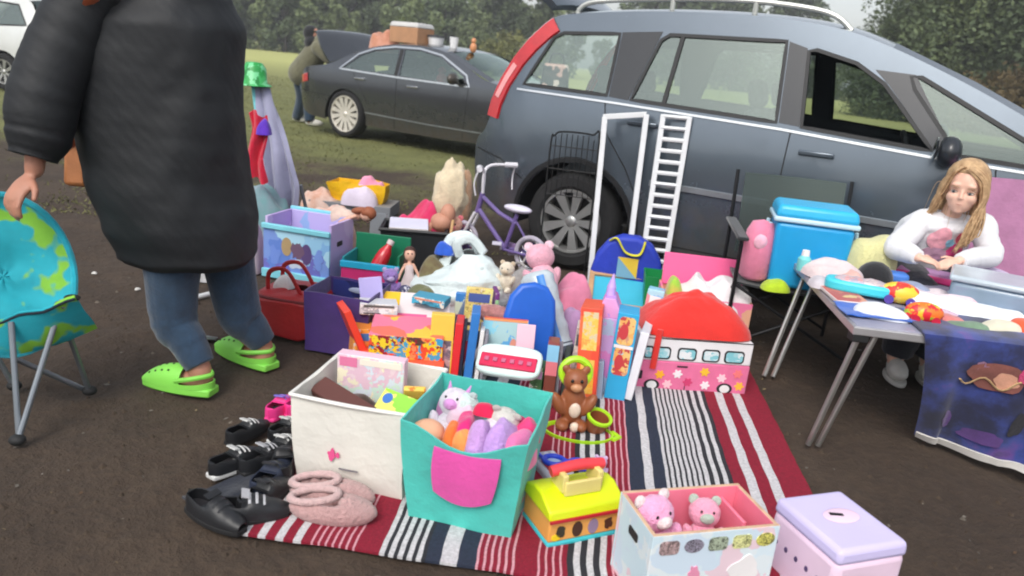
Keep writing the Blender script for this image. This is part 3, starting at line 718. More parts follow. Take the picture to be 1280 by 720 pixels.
for far in (False, True):
    wc.panel('body_side', [wl, q1, q2], wpaint, wc.root, far)
    for w in (q1, q2): wc.panel('window', [w], glass('tinted car glass'), wc.root, far, -.008)
    b = B()
    for w in (q1, q2): wc.ribbon(b, w, .03, .004, 0, far, True)
    b.build('window_surround', dtrim, wc.root)
    for pts in ([(.62, 1.02), (.62, .3)], [(1.85, 1.0), (1.85, .4)]):
        b = B(); wc.ribbon(b, pts, .008, .002, 0, far); b.build('panel_gap', MATS['panel gap black'], wc.root)
    for c in (0, 2.5):
        wc.liner(c, .37, far); wc.wheel(c, far, 7, False, .315, .21)
    b = B(); wc.ribbon(b, [(2.85, .86), (3.18, .76)], .13, .012, 0, far, step=.03); b.build('headlight', whitelamp, wc.root)
    b = B(); wc.ribbon(b, [(-.80, .95), (-.66, 1.2)], .1, .012, 0, far, step=.03); b.build('tail_lamp', redlamp, wc.root)
    handle(wc, .15, .92, wpaint, far); handle(wc, 1.05, .9, wpaint, far)
wc.strip('rear_bumper', 0, 4, wpaint, wc.root); wc.strip('rear_screen', 4, 6, glass('tinted car glass'), wc.root, inset=.05); wc.strip('roof', 6, 9, wpaint, wc.root)
wc.strip('windscreen', 9, 11, glass('windscreen glass'), wc.root, inset=.05); wc.strip('bonnet', 11, 13, wpaint, wc.root); wc.strip('front_bumper', 13, 16, wpaint, wc.root)
wc.simple_panel('floor_panel', [V((-.7, .12, .4)), V((2.9, .12, .4)), V((2.9, 1.63, .4)), V((-.7, 1.63, .4))], interior)
# ================================================================ people and the seats
skin = mat('fair skin', (230, 186, 164), .55, 0, .07, 20, .1, 200, .002, sub=.1)
skin2 = mat('warm skin', (176, 124, 102), .55, 0, .08, 20, .1, 200, .002, sub=.1)
denim = cloth('dark denim', (38, 60, 82), .22, 24)
def limb(b, pts, rs, n=12, k=5, sy=1.0):
    P = catmull(pts, k); m_ = len(pts)-1
    R = [interp(i/k, list(range(m_+1)), rs) for i in range(len(P))]
    b.tube(P, R, n, sy=sy); b.ell(P[0], R[0]*.98, nu=n, nv=8); b.ell(P[-1], R[-1]*.98, nu=n, nv=8)
def hand(b, w, d, up, s=1.0, side=1, curl=.5):
    """palm and five bent fingers from wrist w along d, back of the hand towards up"""
    d = V(d).normalized(); up = V(up); up = (up-d*up.dot(d)).normalized(); r = d.cross(up)*side
    w = V(w); rot = M((r, d, up)).transposed()
    b.ell(w+d*.045*s, (.038*s, .055*s, .016*s), rot=rot, nu=14, nv=8)
    for i, (o, l) in enumerate(((-.028, .062), (-.009, .074), (.010, .070), (.028, .055))):
        p0 = w+d*.075*s+r*o*s; c = curl*(1+.12*i)
        p1 = p0+(d*math.cos(c*.6)-up*math.sin(c*.6))*l*.45*s; p2 = p1+(d*math.cos(c*1.5)-up*math.sin(c*1.5))*l*.33*s; p3 = p2+(d*math.cos(c*2.4)-up*math.sin(c*2.4))*l*.25*s
        b.tube([p0-d*.02*s, p0, p1, p2, p3], [.0095*s, .0092*s, .0085*s, .0078*s, .006*s], 8)
    p0 = w+d*.025*s-r*.03*s; p1 = p0+(d*.55-r*.75).normalized()*.035*s; p2 = p1+(d*.9-r*.25-up*.3).normalized()*.032*s
    b.tube([w+d*.02*s, p0, p1, p2], [.013*s, .0125*s, .0105*s, .008*s], 8)
def bodymesh(b, name, m, parent, vox=.006, sm=6):
    o = b.build(name, m, parent, smooth=180)
    r = o.modifiers.new('one surface', 'REMESH'); r.mode = 'VOXEL'; r.voxel_size = vox; r.use_smooth_shade = True
    s = o.modifiers.new('smooth', 'SMOOTH'); s.factor = .5; s.iterations = sm
    return o
def head_mesh(b, c, s, rot, child=False):
    """head with cranium, jaw, nose, cheeks, ears; local -y is the face"""
    def q(x, y, z): return V(c)+rot @ (V((x, y, z))*s)
    b.ell(q(0, .012, .03), (.076*s, .094*s, .088*s), rot=rot, nu=24, nv=16)
    b.ell(q(0, -.022, -.045), (.058*s, .066*s, .066*s), rot=rot, nu=20, nv=14)
    b.ell(q(0, -.058, -.088), (.024*s, .020*s, .018*s), rot=rot)
    for k in (-1, 1):
        b.ell(q(.034*k, -.062, -.028), (.026*s, .022*s, .024*s), rot=rot); b.ell(q(.078*k, .012, -.01), (.010*s, .022*s, .032*s), rot=rot)
        b.ell(q(.030*k, -.074, .028), (.024*s, .012*s, .010*s), rot=rot)
    if child:
        b.ell(q(0, -.012, -.036), (.064*s, .070*s, .060*s), rot=rot, nu=20, nv=14)
        for k in (-1, 1): b.ell(q(.034*k, -.052, -.034), (.030*s, .026*s, .030*s), rot=rot)
        b.tube([q(0, -.078, .004), q(0, -.089, -.016), q(0, -.095, -.026), q(0, -.084, -.032)], [.0065*s, .0075*s, .0095*s, .006*s], 10)
        for k in (-1, 1): b.ell(q(.008*k, -.088, -.029), (.006*s, .007*s, .0055*s), rot=rot)
        b.ell(q(0, -.064, -.056), (.030*s, .020*s, .018*s), rot=rot)
        return
    for k in (-1, 1): b.ell(q(.010*k, -.092, -.034), (.008*s, .009*s, .007*s), rot=rot)
    b.tube([q(0, -.080, .018), q(0, -.094, -.014), q(0, -.100, -.030), q(0, -.086, -.038)], [.009*s, .010*s, .0115*s, .007*s], 10)
    b.ell(q(0, -.076, -.058), (.022*s, .012*s, .010*s), rot=rot)
def face_parts(parent, c, s, rot, iris=(96, 104, 108), lip=(178, 96, 92), brow=(176, 136, 104), child=False):
    def q(x, y, z): return V(c)+rot @ (V((x, y, z))*s)
    e = -.004 if child else .008; bw = .0016 if child else .0024; ex = .033 if child else .031; yo = .003 if child else 0
    for k in (-1, 1):
        b = B(); b.ell(q(ex*k, -.0735+yo, e), (.0155*s, .010*s, .0075*s), 0, rot); b.ell(q(ex*k-.002, -.082+yo, e), (.0068*s, .003*s, .0066*s), 1, rot); b.ell(q(ex*k-.002, -.0842+yo, e), (.0034*s, .002*s, .0036*s), 2, rot)
        b.build('eye', [mat('eye white', (206, 190, 180), .35), mat('iris', iris, .2), mat('pupil', (12, 12, 13), .15)], parent)
        b = B(); b.tube(catmull([q(.016*k, -.088, e+.022), q(.034*k, -.086, e+.027), q(.052*k, -.076, e+.021)], 4), bw*s, 6); b.build('eyebrow', mat('brow %d' % brow[0], brow, .9), parent)
        b = B(); b.tube(catmull([q((ex-.015)*k, -.081+yo, e+.003), q(ex*k, -.0838+yo, e+.0078), q((ex+.015)*k, -.077+yo, e+.002)], 4), .0015*s, 6); b.build('eyelid', mat('lash line', (120, 86, 70), .8), parent)
    w = .013 if child else .018; h = .55 if child else 1; y = -.0845 if child else -.088
    b = B(); b.tube(catmull([q(-w, y+.004, -.056), q(0, y-.002, -.0545), q(w, y+.004, -.056)], 4), [.0018*s]+[.0042*s*h]*7+[.0018*s], 8); b.tube(catmull([q(-w*.8, y+.004, -.0595), q(0, y-.001, -.0625), q(w*.8, y+.004, -.0595)], 4), [.0018*s]+[.0046*s*h]*7+[.0018*s], 8)
    if child: b.bm.free(); b = B(); b.tube(catmull([q(-.016, -.079, -.0575), q(-.006, -.0835, -.0578), q(.006, -.0835, -.0578), q(.016, -.079, -.057)], 4), [.0014*s]+[.0030*s]*11+[.0014*s], 8)
    b.build('lips', mat('lips %d' % lip[1], lip, .5), parent)

# ---------------- the adult in the long black coat
WB = V((-1.16, 2.76, 0))
wm = E('person', 'adult in long black quilted coat, jeans and lime clogs gripping a turquoise chair', 'person', WB)
def wl_(*p): return V(p)-WB
b = B()
kL, kR = GY(216, 385, 2.66)-WB, GY(296, 380, 2.86)-WB
aL, aR = wl_(-1.135, 2.615, .085), wl_(-.995, 2.895, .085)
hip = wl_(-1.2, 2.74, .86)
limb(b, [hip+V((-.02, -.09, 0)), kL, aL], [.10, .065, .042]); limb(b, [hip+V((.04, .09, 0)), kR, aR], [.10, .065, .042])
for a, t_ in ((aL, wl_(-1.30, 2.64, .03)), (aR, wl_(-1.17, 3.0, .03))): limb(b, [a, a+V((.0, 0, -.04)), (a+t_)/2+V((0, 0, -.02)), t_], [.04, .042, .04, .03])
limb(b, [hip, wl_(-1.23, 2.74, 1.1), wl_(-1.26, 2.74, 1.33)], [.15, .14, .16]); limb(b, [wl_(-1.27, 2.74, 1.38), wl_(-1.29, 2.735, 1.50)], [.06, .055])
hrot = M.Rotation(RAD(-68), 3, 'Z') @ M.Rotation(RAD(12), 3, 'X')
hc = wl_(-1.32, 2.725, 1.60)
head_mesh(b, hc, 1.05, hrot)
sL, eL, hL = wl_(-1.46, 2.60, 1.33), GY(56, 120, 2.50)-WB, GY(43, 212, 2.45)-WB
limb(b, [sL, eL, hL], [.06, .045, .03])
hd = GY(24, 242, 2.40)-WB
hand(b, hL+(hd-hL)*.25, hd-hL+V((0, -.02, 0)), V((-.35, -.9, .2)), 1.15, 1, .55)
sR, eR, hR = wl_(-1.20, 2.88, 1.32), wl_(-1.28, 2.98, 1.08), wl_(-1.46, 2.95, 1.0)
limb(b, [sR, eR, hR], [.06, .045, .03]); hand(b, hR, V((-1, 0, -.1)), V((0, .4, .9)), 1.1, -1, .6)
bodymesh(b, 'body', skin2, wm)
face_parts(wm, hc, 1.05, hrot, brow=(60, 44, 34))
# hair
hairb = mat('dark brown hair', (52, 38, 30), .6, 0, .25, 30, .5, 160, .004)
b = B(); b.ell(hc+hrot @ V((0, .03, .05)), (.092, .105, .098), rot=hrot, fn=lambda p, d: p*(1+.04*NZ.noise(d*9))); b.ell(hc+hrot @ V((0, .09, -.03)), (.085, .06, .12), rot=hrot, fn=lambda p, d: p*(1+.06*NZ.noise(d*9)))
b.build('hair', hairb, wm, smooth=180)
# jeans
b = B()
for h_, k_, a_ in ((hip+V((-.02, -.09, -.05)), kL, aL), (hip+V((.04, .09, -.05)), kR, aR)):
    P = catmull([h_, k_, (k_+a_)/2, a_+V((0, 0, .02))], 9)
    R = [interp(i/9, [0, 1, 2, 3], [.125, .088, .069, .054]) for i in range(len(P))]
    P2 = []; R2 = []
    for i, (p, r) in enumerate(zip(P, R)): R2.append(r*(1+.08*NZ.noise(V((i*1.1, h_.x*9, 3)))+(.05 if i > 22 and i % 2 else 0)))
    b.tube(P, R2, 18)
bodymesh(b, 'jeans', denim, wm, .008, 4)
# coat
coatm = mat('black quilted nylon', (20, 23, 27), .66, 0, .2, 5, .3, 11, .012)
_nt = coatm.node_tree; _wv = _nt.nodes.new('ShaderNodeTexWave'); _wv.inputs['Scale'].default_value = 13; _wv.inputs['Distortion'].default_value = 1.6; _wv.inputs['Detail'].default_value = 1; _wv.bands_direction = 'DIAGONAL'
_tc = _nt.nodes.new('ShaderNodeTexCoord'); _bp = _nt.nodes.new('ShaderNodeBump'); _bp.inputs['Strength'].default_value = .05; _bp.inputs['Distance'].default_value = .008
_old = [n for n in _nt.nodes if n.type == 'BUMP' and n != _bp][0]
_nt.links.new(_tc.outputs['Object'], _wv.inputs['Vector']); _nt.links.new(_wv.outputs['Fac'], _bp.inputs['Height']); _nt.links.new(_old.outputs[0], _bp.inputs['Normal']); _nt.links.new(_bp.outputs[0], _nt.nodes['Principled BSDF'].inputs['Normal'])
KX = .90
zs_ = [.475, .50, .62, .80, .97, 1.15, 1.30, 1.40, 1.46, 1.52, 1.55]
cx_ = [-1.215, -1.217, -1.24, -1.285, -1.30, -1.295, -1.262, -1.262, -1.28, -1.30, -1.305]
hx_ = [KX*h for h in [.235, .262, .285, .305, .310, .298, .268, .225, .13, .095, .090]]
hy_ = [.19, .215, .235, .24, .24, .23, .22, .17, .115, .092, .088]
def coat(u, v):
    z = lerp(.475, 1.55, v); th = u*2*PI
    cx = interp(z, zs_, cx_); hx = interp(z, zs_, hx_); hy = interp(z, zs_, hy_)
    q = V((math.cos(th)*2.2, math.sin(th)*2.2, z*5))
    ph = z/.07+.35*NZ.noise(q*.8)+(u*3.0)
    k = 1+.022*math.sin(th*5+z*4+2*NZ.noise(q*.5))*(1-v)**1.5+.018*math.sin(th*3-z*9+1.5*NZ.noise(q*.7))*v*(1-v)*4+.004*abs(math.sin(PI*ph))**.7+.035*NZ.noise(q*.8)+.020*NZ.noise(q*2.1)+.010*(1-2*abs(NZ.noise(V((q.x*1.5+z*2, q.y*1.5, z*9)))))
    x = cx+hx*k*math.copysign(abs(math.cos(th))**.85, math.cos(th)); y = 2.74+hy*k*math.copysign(abs(math.sin(th))**.85, math.sin(th))
    return V((x, y, z+.03*(x+1.2)+.012*NZ.noise(q*.9)))-WB
b = B(); b.grid(coat, 72, 110, wrap=True); b.build('coat', coatm, wm, smooth=180, solid=.012, offset=-1)
for nm, pts, rs in (('sleeve', [sL+V((.09, .03, .08)), sL+V((0, 0, .02)), (sL+eL)/2+V((-.015, 0, 0)), eL, (eL+hL)/2, hL+V((0, 0, .04))], [.09, .108, .112, .106, .098, .070]), ('sleeve', [sR+V((-.08, -.05, .07)), sR, eR, (eR+hR)/2, hR+V((.03, 0, 0))], [.10, .125, .115, .105, .07])):
    b = B(); P = catmull(pts, 12); n_ = len(P); m_ = len(pts)-1
    b.tube(P, [interp(i/12, list(range(m_+1)), rs)*(1+.018*abs(math.sin(PI*i/4.0))+.05*NZ.noise(V((i*.55, rs[0]*60, 1)))) for i in range(n_)], 26)
    b.build(nm, coatm, wm, smooth=180)
# clogs
clogm = plastic('lime green foam', (132, 214, 82), .55)
def clog(parent, heel, toe, s=1):
    h = V(heel); t = V(toe); d = (t-h); L = d.length*1.04; d.normalize()
    o = bpy.data.objects.new('clog', None); COL.objects.link(o); o.parent = parent; o.location = h; o.rotation_euler = (0, 0, math.atan2(d.y, d.x))
    def w(u): return .036+.019*math.sin(PI*min(1, u*.62+.12))**2*1.2 if u < .93 else .05*math.sqrt(max(0, 1-((u-.80)/.2)**2))
    ws = lambda u: .5*L*.40*(math.sin(PI*lerp(.10, .93, u)**.8))**.42*(.78+.3*u)
    b = B()
    b.prism([(u*L, ws(u)) for u in [i/16 for i in range(17)]]+[(u*L, -ws(u)) for u in [i/16 for i in range(16, -1, -1)]], .030); b.build('sole', clogm, o, bevel=.006)
    b = B()
    def f(u, v):
        x = lerp(.40, .985, u)*L; a = PI*v; hh = .072*math.sin(PI*lerp(.42, .97, u))**.7+.0; return V((x, math.cos(a)*ws(x/L)*.97, .026+hh*math.sin(a)**.75))
    b.grid(f, 12, 14); b.build('upper', clogm, o, smooth=180, solid=.005)
    b = B()
    for i in range(4):
        for j in range(3):
            u = lerp(.58, .88, i/3); v = lerp(.28, .72, j/2); p = f((u-.40)/.585, v); b.ell(p+V((0, 0, .001)), (.006, .006, .004), nu=8, nv=5)
    b.build('vent_holes', mat('clog hole', (40, 74, 26), .8), o)
    b = B(); b.grid(lambda u, v: V((lerp(.48, .0, math.sin(PI*u)**.6)*L+.004, math.cos(PI*u)*ws(.4)*.98, .028+.028*(.4+.6*math.sin(PI*u))*v+.012*math.sin(PI*u)*0)), 16, 2); b.build('heel_rim', clogm, o, smooth=180, solid=.005)
    b = B(); b.tube(catmull([V((.46*L, ws(.46), .055)), V((.2*L, ws(.2)+.003, .075)), V((.03*L, 0, .082)), V((.2*L, -ws(.2)-.003, .075)), V((.46*L, -ws(.46), .055))], 5), .006, 6, sy=1.6); b.build('heel_strap', clogm, o)
clog(wm, wl_(-1.075, 2.59, 0), wl_(-1.345, 2.645, 0)); clog(wm, wl_(-.945, 2.862, 0), wl_(-1.215, 3.03, 0))
# her shoulder bag
tanl = mat('tan leather', (168, 108, 66), .5, 0, .15, 12, .2, 90)
bgp = GY(109, 196, 2.96)
t = E('shoulder_bag', 'tan leather bag hanging on a strap in front of the black coat', 'bag', bgp)
b = B(); b.box((0, .0, -.02), (.10, .20, .17), top=.85); b.build('bag_body', tanl, t, bevel=.02)
b = B(); b.tube(catmull([V((-.005, -.08, .05)), GY(104, 60, 2.60)-bgp+V((-.0, .10, 0)), GY(116, -4, 2.50)-bgp, V((-1.25, 2.60, 1.47))-bgp, V((-1.16, 2.86, 1.45))-bgp, V((-1.25, 3.0, 1.2))-bgp, V((-.005, .08, .05))], 6), .026, 8, sy=.35); b.build('strap', mat('orange tan strap', (176, 92, 58), .5), t)

# ---------------- turquoise folding moon chair at the left edge
CH = V((-1.74, 2.40, 0))
ch = E('folding_chair', "child's turquoise folding chair with lime patches and grey tube legs", 'chair', CH)
def printcloth(name, base, spot, sc=9, th=.56):
    if name in MATS: return MATS[name]
    m, nt, bs = _new(name); n, _ = _noise(nt, sc, 2, .4); r = _ramp(nt, [(th-.03, rgb(*base)), (th+.03, rgb(*spot))]); nt.links.new(n.outputs[0], r.inputs[0])
    n2, _ = _noise(nt, 14, 4, .6); mx = nt.nodes.new('ShaderNodeMix'); mx.data_type = 'RGBA'; mx.blend_type = 'MULTIPLY'; mx.inputs[0].default_value = .4
    nt.links.new(r.outputs[0], mx.inputs[6]); nt.links.new(n2.outputs[0], mx.inputs[7]); nt.links.new(mx.outputs[2], bs.inputs['Base Color'])
    bs.inputs['Roughness'].default_value = .8; MATS[name] = m; return m
chm = printcloth('turquoise chair cloth', (34, 178, 196), (140, 206, 66), 12, .55)
dc = GY(6, 342, 2.36)-CH
nrm = V((.55, -.62, .38)).normalized(); e1 = V((0, 0, 1)).cross(nrm).normalized(); e2 = nrm.cross(e1)
def disc(u, v):
    a = u*2*PI; r = v
    return dc+e1*(.20*r*math.cos(a))+e2*(.268*r*math.sin(a))-nrm*(.07*(1-r*r))+nrm*.008*NZ.noise(V((a, r*3, 1)))*3
b = B(); b.grid(disc, 40, 10, wrap=True); b.build('backrest', chm, ch, smooth=180, solid=.012, weld=.001)
b = B(); b.tube([disc(i/40, 1.0) for i in range(40)], .012, 8, closed=True); b.build('backrest_rim', cloth('turquoise piping', (30, 160, 180)), ch)
tip = GY(93, 370, 2.30)-CH; tl = GY(-70, 410, 2.20)-CH; bk = dc-e2*.22
def seat(u, v):
    a = tl.lerp(tip, u); bq = (bk+e1*-.24).lerp(bk+e1*.24, u); p = a.lerp(bq, v)
    return p+V((0, 0, -.09*math.sin(PI*u)*math.sin(PI*v*.8+.2)+.012*NZ.noise(p*14)))
b = B(); b.grid(seat, 16, 12); b.build('seat', chm, ch, smooth=180, solid=.01)
b = B(); b.tube([seat(i/16, 0)+V((0, 0, -.008)) for i in range(17)], .006, 8); b.build('front_hem', mat('dark navy webbing', (28, 42, 54), .9), ch)
steel = mat('grey steel tube', (128, 134, 140), .38, .7, .08, 8); foot = plastic('black rubber foot', (26, 27, 28), .7)
legs = [(GY(78, 375, 2.36)-CH, G(22, 552, .012)-CH), (GY(72, 378, 2.38)-CH, G(112, 490, .012)-CH), (GY(-40, 400, 2.3)-CH, G(-100, 520, .012)-CH), (GY(-30, 400, 2.45)-CH, G(18, 484, .012)-CH), (seat(.9, .1), G(-95, 470, .012)-CH), (seat(.05, .1), G(108, 488, .012)-CH), (seat(.5, .0)-V((0, 0, .02)), G(24, 550, .012)-CH)]
for a, c in legs:
    b = B(); b.tube([a, c], .0095, 10); lg = b.build('leg', steel, ch)
for c in (legs[0][1], legs[1][1], legs[2][1], legs[3][1]):
    b = B(); b.ell(c+V((0, 0, .006)), (.026, .022, .018)); b.build('foot', foot, ch)
b = B(); b.ell(tip+V((-.02, .02, -.014)), (.026, .02, .010)); b.build('corner_pocket', foot, ch)

# ---------------- the girl behind the table
GB = V((1.98, 3.62, 0))
gl = E('person', 'fair haired girl in a white printed sweatshirt sitting behind the folding table', 'person', GB)
def gq(px, py, Y): return GY(px, py, Y)-GB
hc = gq(1206, 236, 3.48); hrot = M.Rotation(RAD(-34), 3, 'Z') @ M.Rotation(RAD(6), 3, 'X') @ M.Rotation(RAD(2), 3, 'Y')
b = B(); HS = .98
head_mesh(b, hc, HS, hrot, True)
neck = hc+V((.0, .06, -.13)); ch_ = neck+V((0, .05, -.10)); pel = V((.02, .16, .42))
limb(b, [hc+V((0, .03, -.06)), neck, ch_], [.042, .042, .06]); limb(b, [ch_, (ch_+pel)/2, pel], [.075, .08, .10])
sA, eA, wA = gq(1154, 276, 3.58), gq(1120, 309, 3.44), gq(1148, 322, 3.30)
sB, eB, wB = gq(1226, 280, 3.58), gq(1238, 319, 3.44), gq(1200, 326, 3.30)
for s_, e_, w_ in ((sA, eA, wA), (sB, eB, wB)): limb(b, [ch_+V((0, 0, .02)), s_, e_, w_], [.05, .04, .032, .022])
hand(b, wA, V((.9, -.35, -.12)), V((0, -.25, 1)), .78, 1, .5); hand(b, wB, V((-.9, -.3, -.1)), V((0, -.25, 1)), .78, -1, .5)
for k, (kx, fx) in enumerate(((-.12, -.10), (.12, .06))):
    limb(b, [pel+V((kx*.6, -.02, -.02)), V((kx, -.22, .44)), V((fx, -.14, .10))], [.085, .062, .04]); limb(b, [V((fx, -.14, .08)), V((fx-.02, -.22, .04))], [.035, .03])
bodymesh(b, 'body', skin, gl, .005, 9)
face_parts(gl, hc, HS, hrot, lip=(198, 138, 122), brow=(190, 152, 118), child=True)
blonde = mat('dark blonde hair', (208, 174, 132), .55, 0, .3, 34, .5, 140, .004, c2=(150, 116, 82))
b = B()
b.ell(hc+hrot @ V((0, .026, .042)), (.091, .107, .093), rot=hrot, nu=28, nv=18, fn=lambda p, d: p*(1+.03*NZ.noise(d*12)) if d.y > -.55 or d.z > .45 else p*.82)
hd_ = bpy.data.objects.new('hair', None)
rh = random.Random(5)
def lock(pts, r): b.tube(catmull(pts, 5), [r*(.55+.45*math.sin(PI*min(1, .25+.75*i/(5*(len(pts)-1)))))*(1-.55*(i/(5*(len(pts)-1)))**2) for i in range(5*(len(pts)-1)+1)], 8)
def hq(x, y, z): return hc+hrot @ (V((x, y, z))*.97)
for i in range(230):   # fine locks: one bunch falls in front of her left shoulder, the rest behind
    j = rh.gauss(0, .006); j2 = rh.gauss(0, .010); a = rh.random(); r_ = rh.uniform(.0035, .0065); wv = rh.uniform(-.012, .012)
    if i < 95:
        x0 = lerp(.0, .03, a); lock([hq(x0+j, lerp(-.075, .04, a), .108+j*.4), hq(.066+j, lerp(-.072, .02, a), .06+j), hq(.086+j, lerp(-.062, .03, a)+j2*.4, -.02), hq(.086+j2, lerp(-.07, .0, a), -.10), hq(.080+j2+wv, lerp(-.088, -.02, a), -.18+j), hq(.066+j2*1.6-wv, lerp(-.095, -.04, a), -.25+j2*2)], r_)
    elif i < 165:
        lock([hq(lerp(-.03, .0, a)+j, lerp(-.07, .04, a), .108+j*.4), hq(-.068+j, lerp(-.066, .03, a), .062+j), hq(-.090+j, lerp(-.045, .04, a), -.015), hq(-.098+j2, lerp(-.03, .04, a), -.085), hq(-.116+j2+wv, lerp(-.02, .04, a), -.15+j2)], r_)
    else:
        k = a*2-1; lock([hq(.05*k, .05, .098), hq(.088*k+j, .112+j, .01), hq(.094*k+j, .115+j, -.09), hq(.105*k+j2, .105, -.19+j2)], r_*1.6)
for i in range(26):   # stray hairs
    a = rh.uniform(-1, 1); lock([hq(.06*a, -.03+rh.gauss(0, .03), .098), hq(.10*a+rh.gauss(0, .01), rh.gauss(0, .04), .06+rh.gauss(0, .02)), hq(.115*a+rh.gauss(0, .015), rh.gauss(0, .03), -.04+rh.gauss(0, .03)), hq(.12*a+rh.gauss(0, .02), rh.gauss(0, .03), -.13+rh.gauss(0, .04))], .0016)
b.build('hair', blonde, gl, smooth=180)
bpy.data.objects.remove(hd_)
# sweatshirt
swm = cloth('white sweatshirt', (222, 222, 226), .05, 10)
b = B()
def sw(u, v):
    th = u*2*PI; p = pel.lerp(ch_+V((0, 0, .105)), v); hx = interp(v, [0, .15, .5, .8, .93, 1], [.16, .175, .17, .16, .125, .072]); hy = interp(v, [0, .15, .5, .8, .93, 1], [.13, .155, .16, .15, .115, .07])
    q = V((math.cos(th)*2, math.sin(th)*2, v*6)); k = 1+.05*NZ.noise(q)+.04*(1-abs(NZ.noise(q*1.9))*2)
    return p+V((hx*k*math.cos(th), hy*k*math.sin(th), 0))
b.grid(sw, 44, 36, wrap=True)
for v_ in (0, 1):
    b.bm.verts.ensure_lookup_table(); vs_ = [b.bm.verts.new(sw(i/44, v_)) for i in range(44)]; b.bm.faces.new(vs_)
bmesh.ops.remove_doubles(b.bm, verts=b.bm.verts, dist=1e-5)
for s_, e_, w_ in ((sA, eA, wA), (sB, eB, wB)):
    P = catmull([ch_+V((0, 0, .0))+(s_-ch_)*.35, s_, (s_+e_)/2, e_, (e_+w_)/2, w_], 8)
    b.tube(P, [interp(i/8, [0, 1, 2, 3, 4, 5], [.072, .056, .052, .052, .046, .034])*(1+.07*(1-abs(NZ.noise(V((i*.7, s_.x*7, 0))))*2)) for i in range(len(P))], 20)
so_ = bodymesh(b, 'sweatshirt', swm, gl, .007, 3)
b = B(); nb = ch_+V((0, -.005, .10)); b.tube([nb+V((.064*math.cos(a), .06*math.sin(a), .012*math.sin(a))) for a in [2*PI*i/24 for i in range(24)]], .014, 8, closed=True); b.build('neckband', cloth('white rib', (214, 214, 220), .05), gl)
# printed motif: soft patches lying on the chest
def chest(u, v): return sw(.75+u*.5, v)
def patch(name, u0, v0, du, dv, m, n=10, rag=.25, seed=0):
    b = B()
    def f(a, r):
        th = a*2*PI; k = r*(1+rag*NZ.noise(V((math.cos(th)*1.5, math.sin(th)*1.5, seed))))
        p = chest(u0+du*k*math.cos(th), v0+dv*k*math.sin(th)); c = pel.lerp(ch_, v0); o = (p-c); o.z = 0; return p+o.normalized()*.012
    b.grid(f, 20, 3, wrap=True); return b.build(name, m, gl, smooth=180)
for i, (u_, v_, du_, dv_, nm_, c_) in enumerate(((-.085, .70, .075, .11, 'pink print', (226, 160, 172)), (.075, .56, .055, .085, 'magenta print', (206, 62, 118)), (-.08, .50, .085, .07, 'mauve print', (178, 140, 160)), (.10, .74, .055, .08, 'coral print', (218, 96, 110)), (.0, .66, .028, .05, 'teal print', (130, 182, 200)))):
    patch('print', u_, v_, du_*1.25, dv_*1.2, mat(nm_, c_, .9, 0, .2, 40), seed=i)
b = B()
for kx, fx in ((-.12, -.10), (.12, .06)):
    P = catmull([pel+V((kx*.5, .0, .0)), V((kx, -.22, .44)), V((fx, -.16, .25)), V((fx, -.14, .12))], 8); b.tube(P, [interp(i/8, [0, 1, 2, 3], [.125, .10, .085, .072]) for i in range(len(P))], 16)
bodymesh(b, 'leggings', cloth('dark navy leggings', (30, 32, 42)), gl, .008, 3)
for fx in (-.10, .06):
    o = bpy.data.objects.new('trainer', None); COL.objects.link(o); o.parent = gl; o.location = (fx, -.14, 0); o.rotation_euler = (0, 0, RAD(-100))
    b = B(); b.ell((.05, 0, .055), (.105, .042, .052), fn=lambda p, d: V((p.x, p.y*(1.1 if d.x > 0 else .9), max(p.z, -.05)*(1.0-.25*max(0, d.x))))); b.ell((-.015, 0, .095), (.045, .036, .04)); b.build('upper', mat('white trainer', (214, 212, 206), .6), o, smooth=180)
    b = B(); b.prism([(.05+.112*math.cos(a), .046*math.sin(a)) for a in [2*PI*i/28 for i in range(28)]], .022); b.build('sole', mat('trainer sole', (190, 188, 182), .7), o, bevel=.005)

# ---------------- lilac camp chair she sits in
LC = V((2.40, 3.60, 0))
lc = E('camp_chair', 'lilac folding camp chair behind the fair haired girl', 'chair', LC, RAD(-26))
lil = cloth('lilac chair cloth', (170, 118, 152), .1)
b = B(); b.grid(lambda u, v: V((lerp(-.27, .34, u), .13+.03*math.sin(PI*u)+.10*v, lerp(.42, .95, v)+.012*math.sin(PI*u))), 14, 10); b.build('backrest', lil, lc, smooth=180, solid=.012)
b = B(); b.grid(lambda u, v: V((lerp(-.27, .34, u), lerp(-.28, .14, v), .38-.04*math.sin(PI*u)*math.sin(PI*v))), 10, 8); b.build('seat', lil, lc, smooth=180, solid=.012)
for x in (-.28, .35):
    b = B(); b.tube([(x, -.28, .0), (x, .17, .42), (x, .24, .97)], .010, 8); b.build('rear_post', steel, lc)
    b = B(); b.tube([(x, .20, .0), (x, -.28, .38)], .010, 8); b.build('leg', steel, lc)
b = B(); b.tube([(-.28, -.28, .03), (.35, .2, .37)], .008, 8); b.build('cross_brace', steel, lc)
b = B(); b.tube([(.35, -.28, .03), (-.28, .2, .37)], .008, 8); b.build('cross_brace', steel, lc)

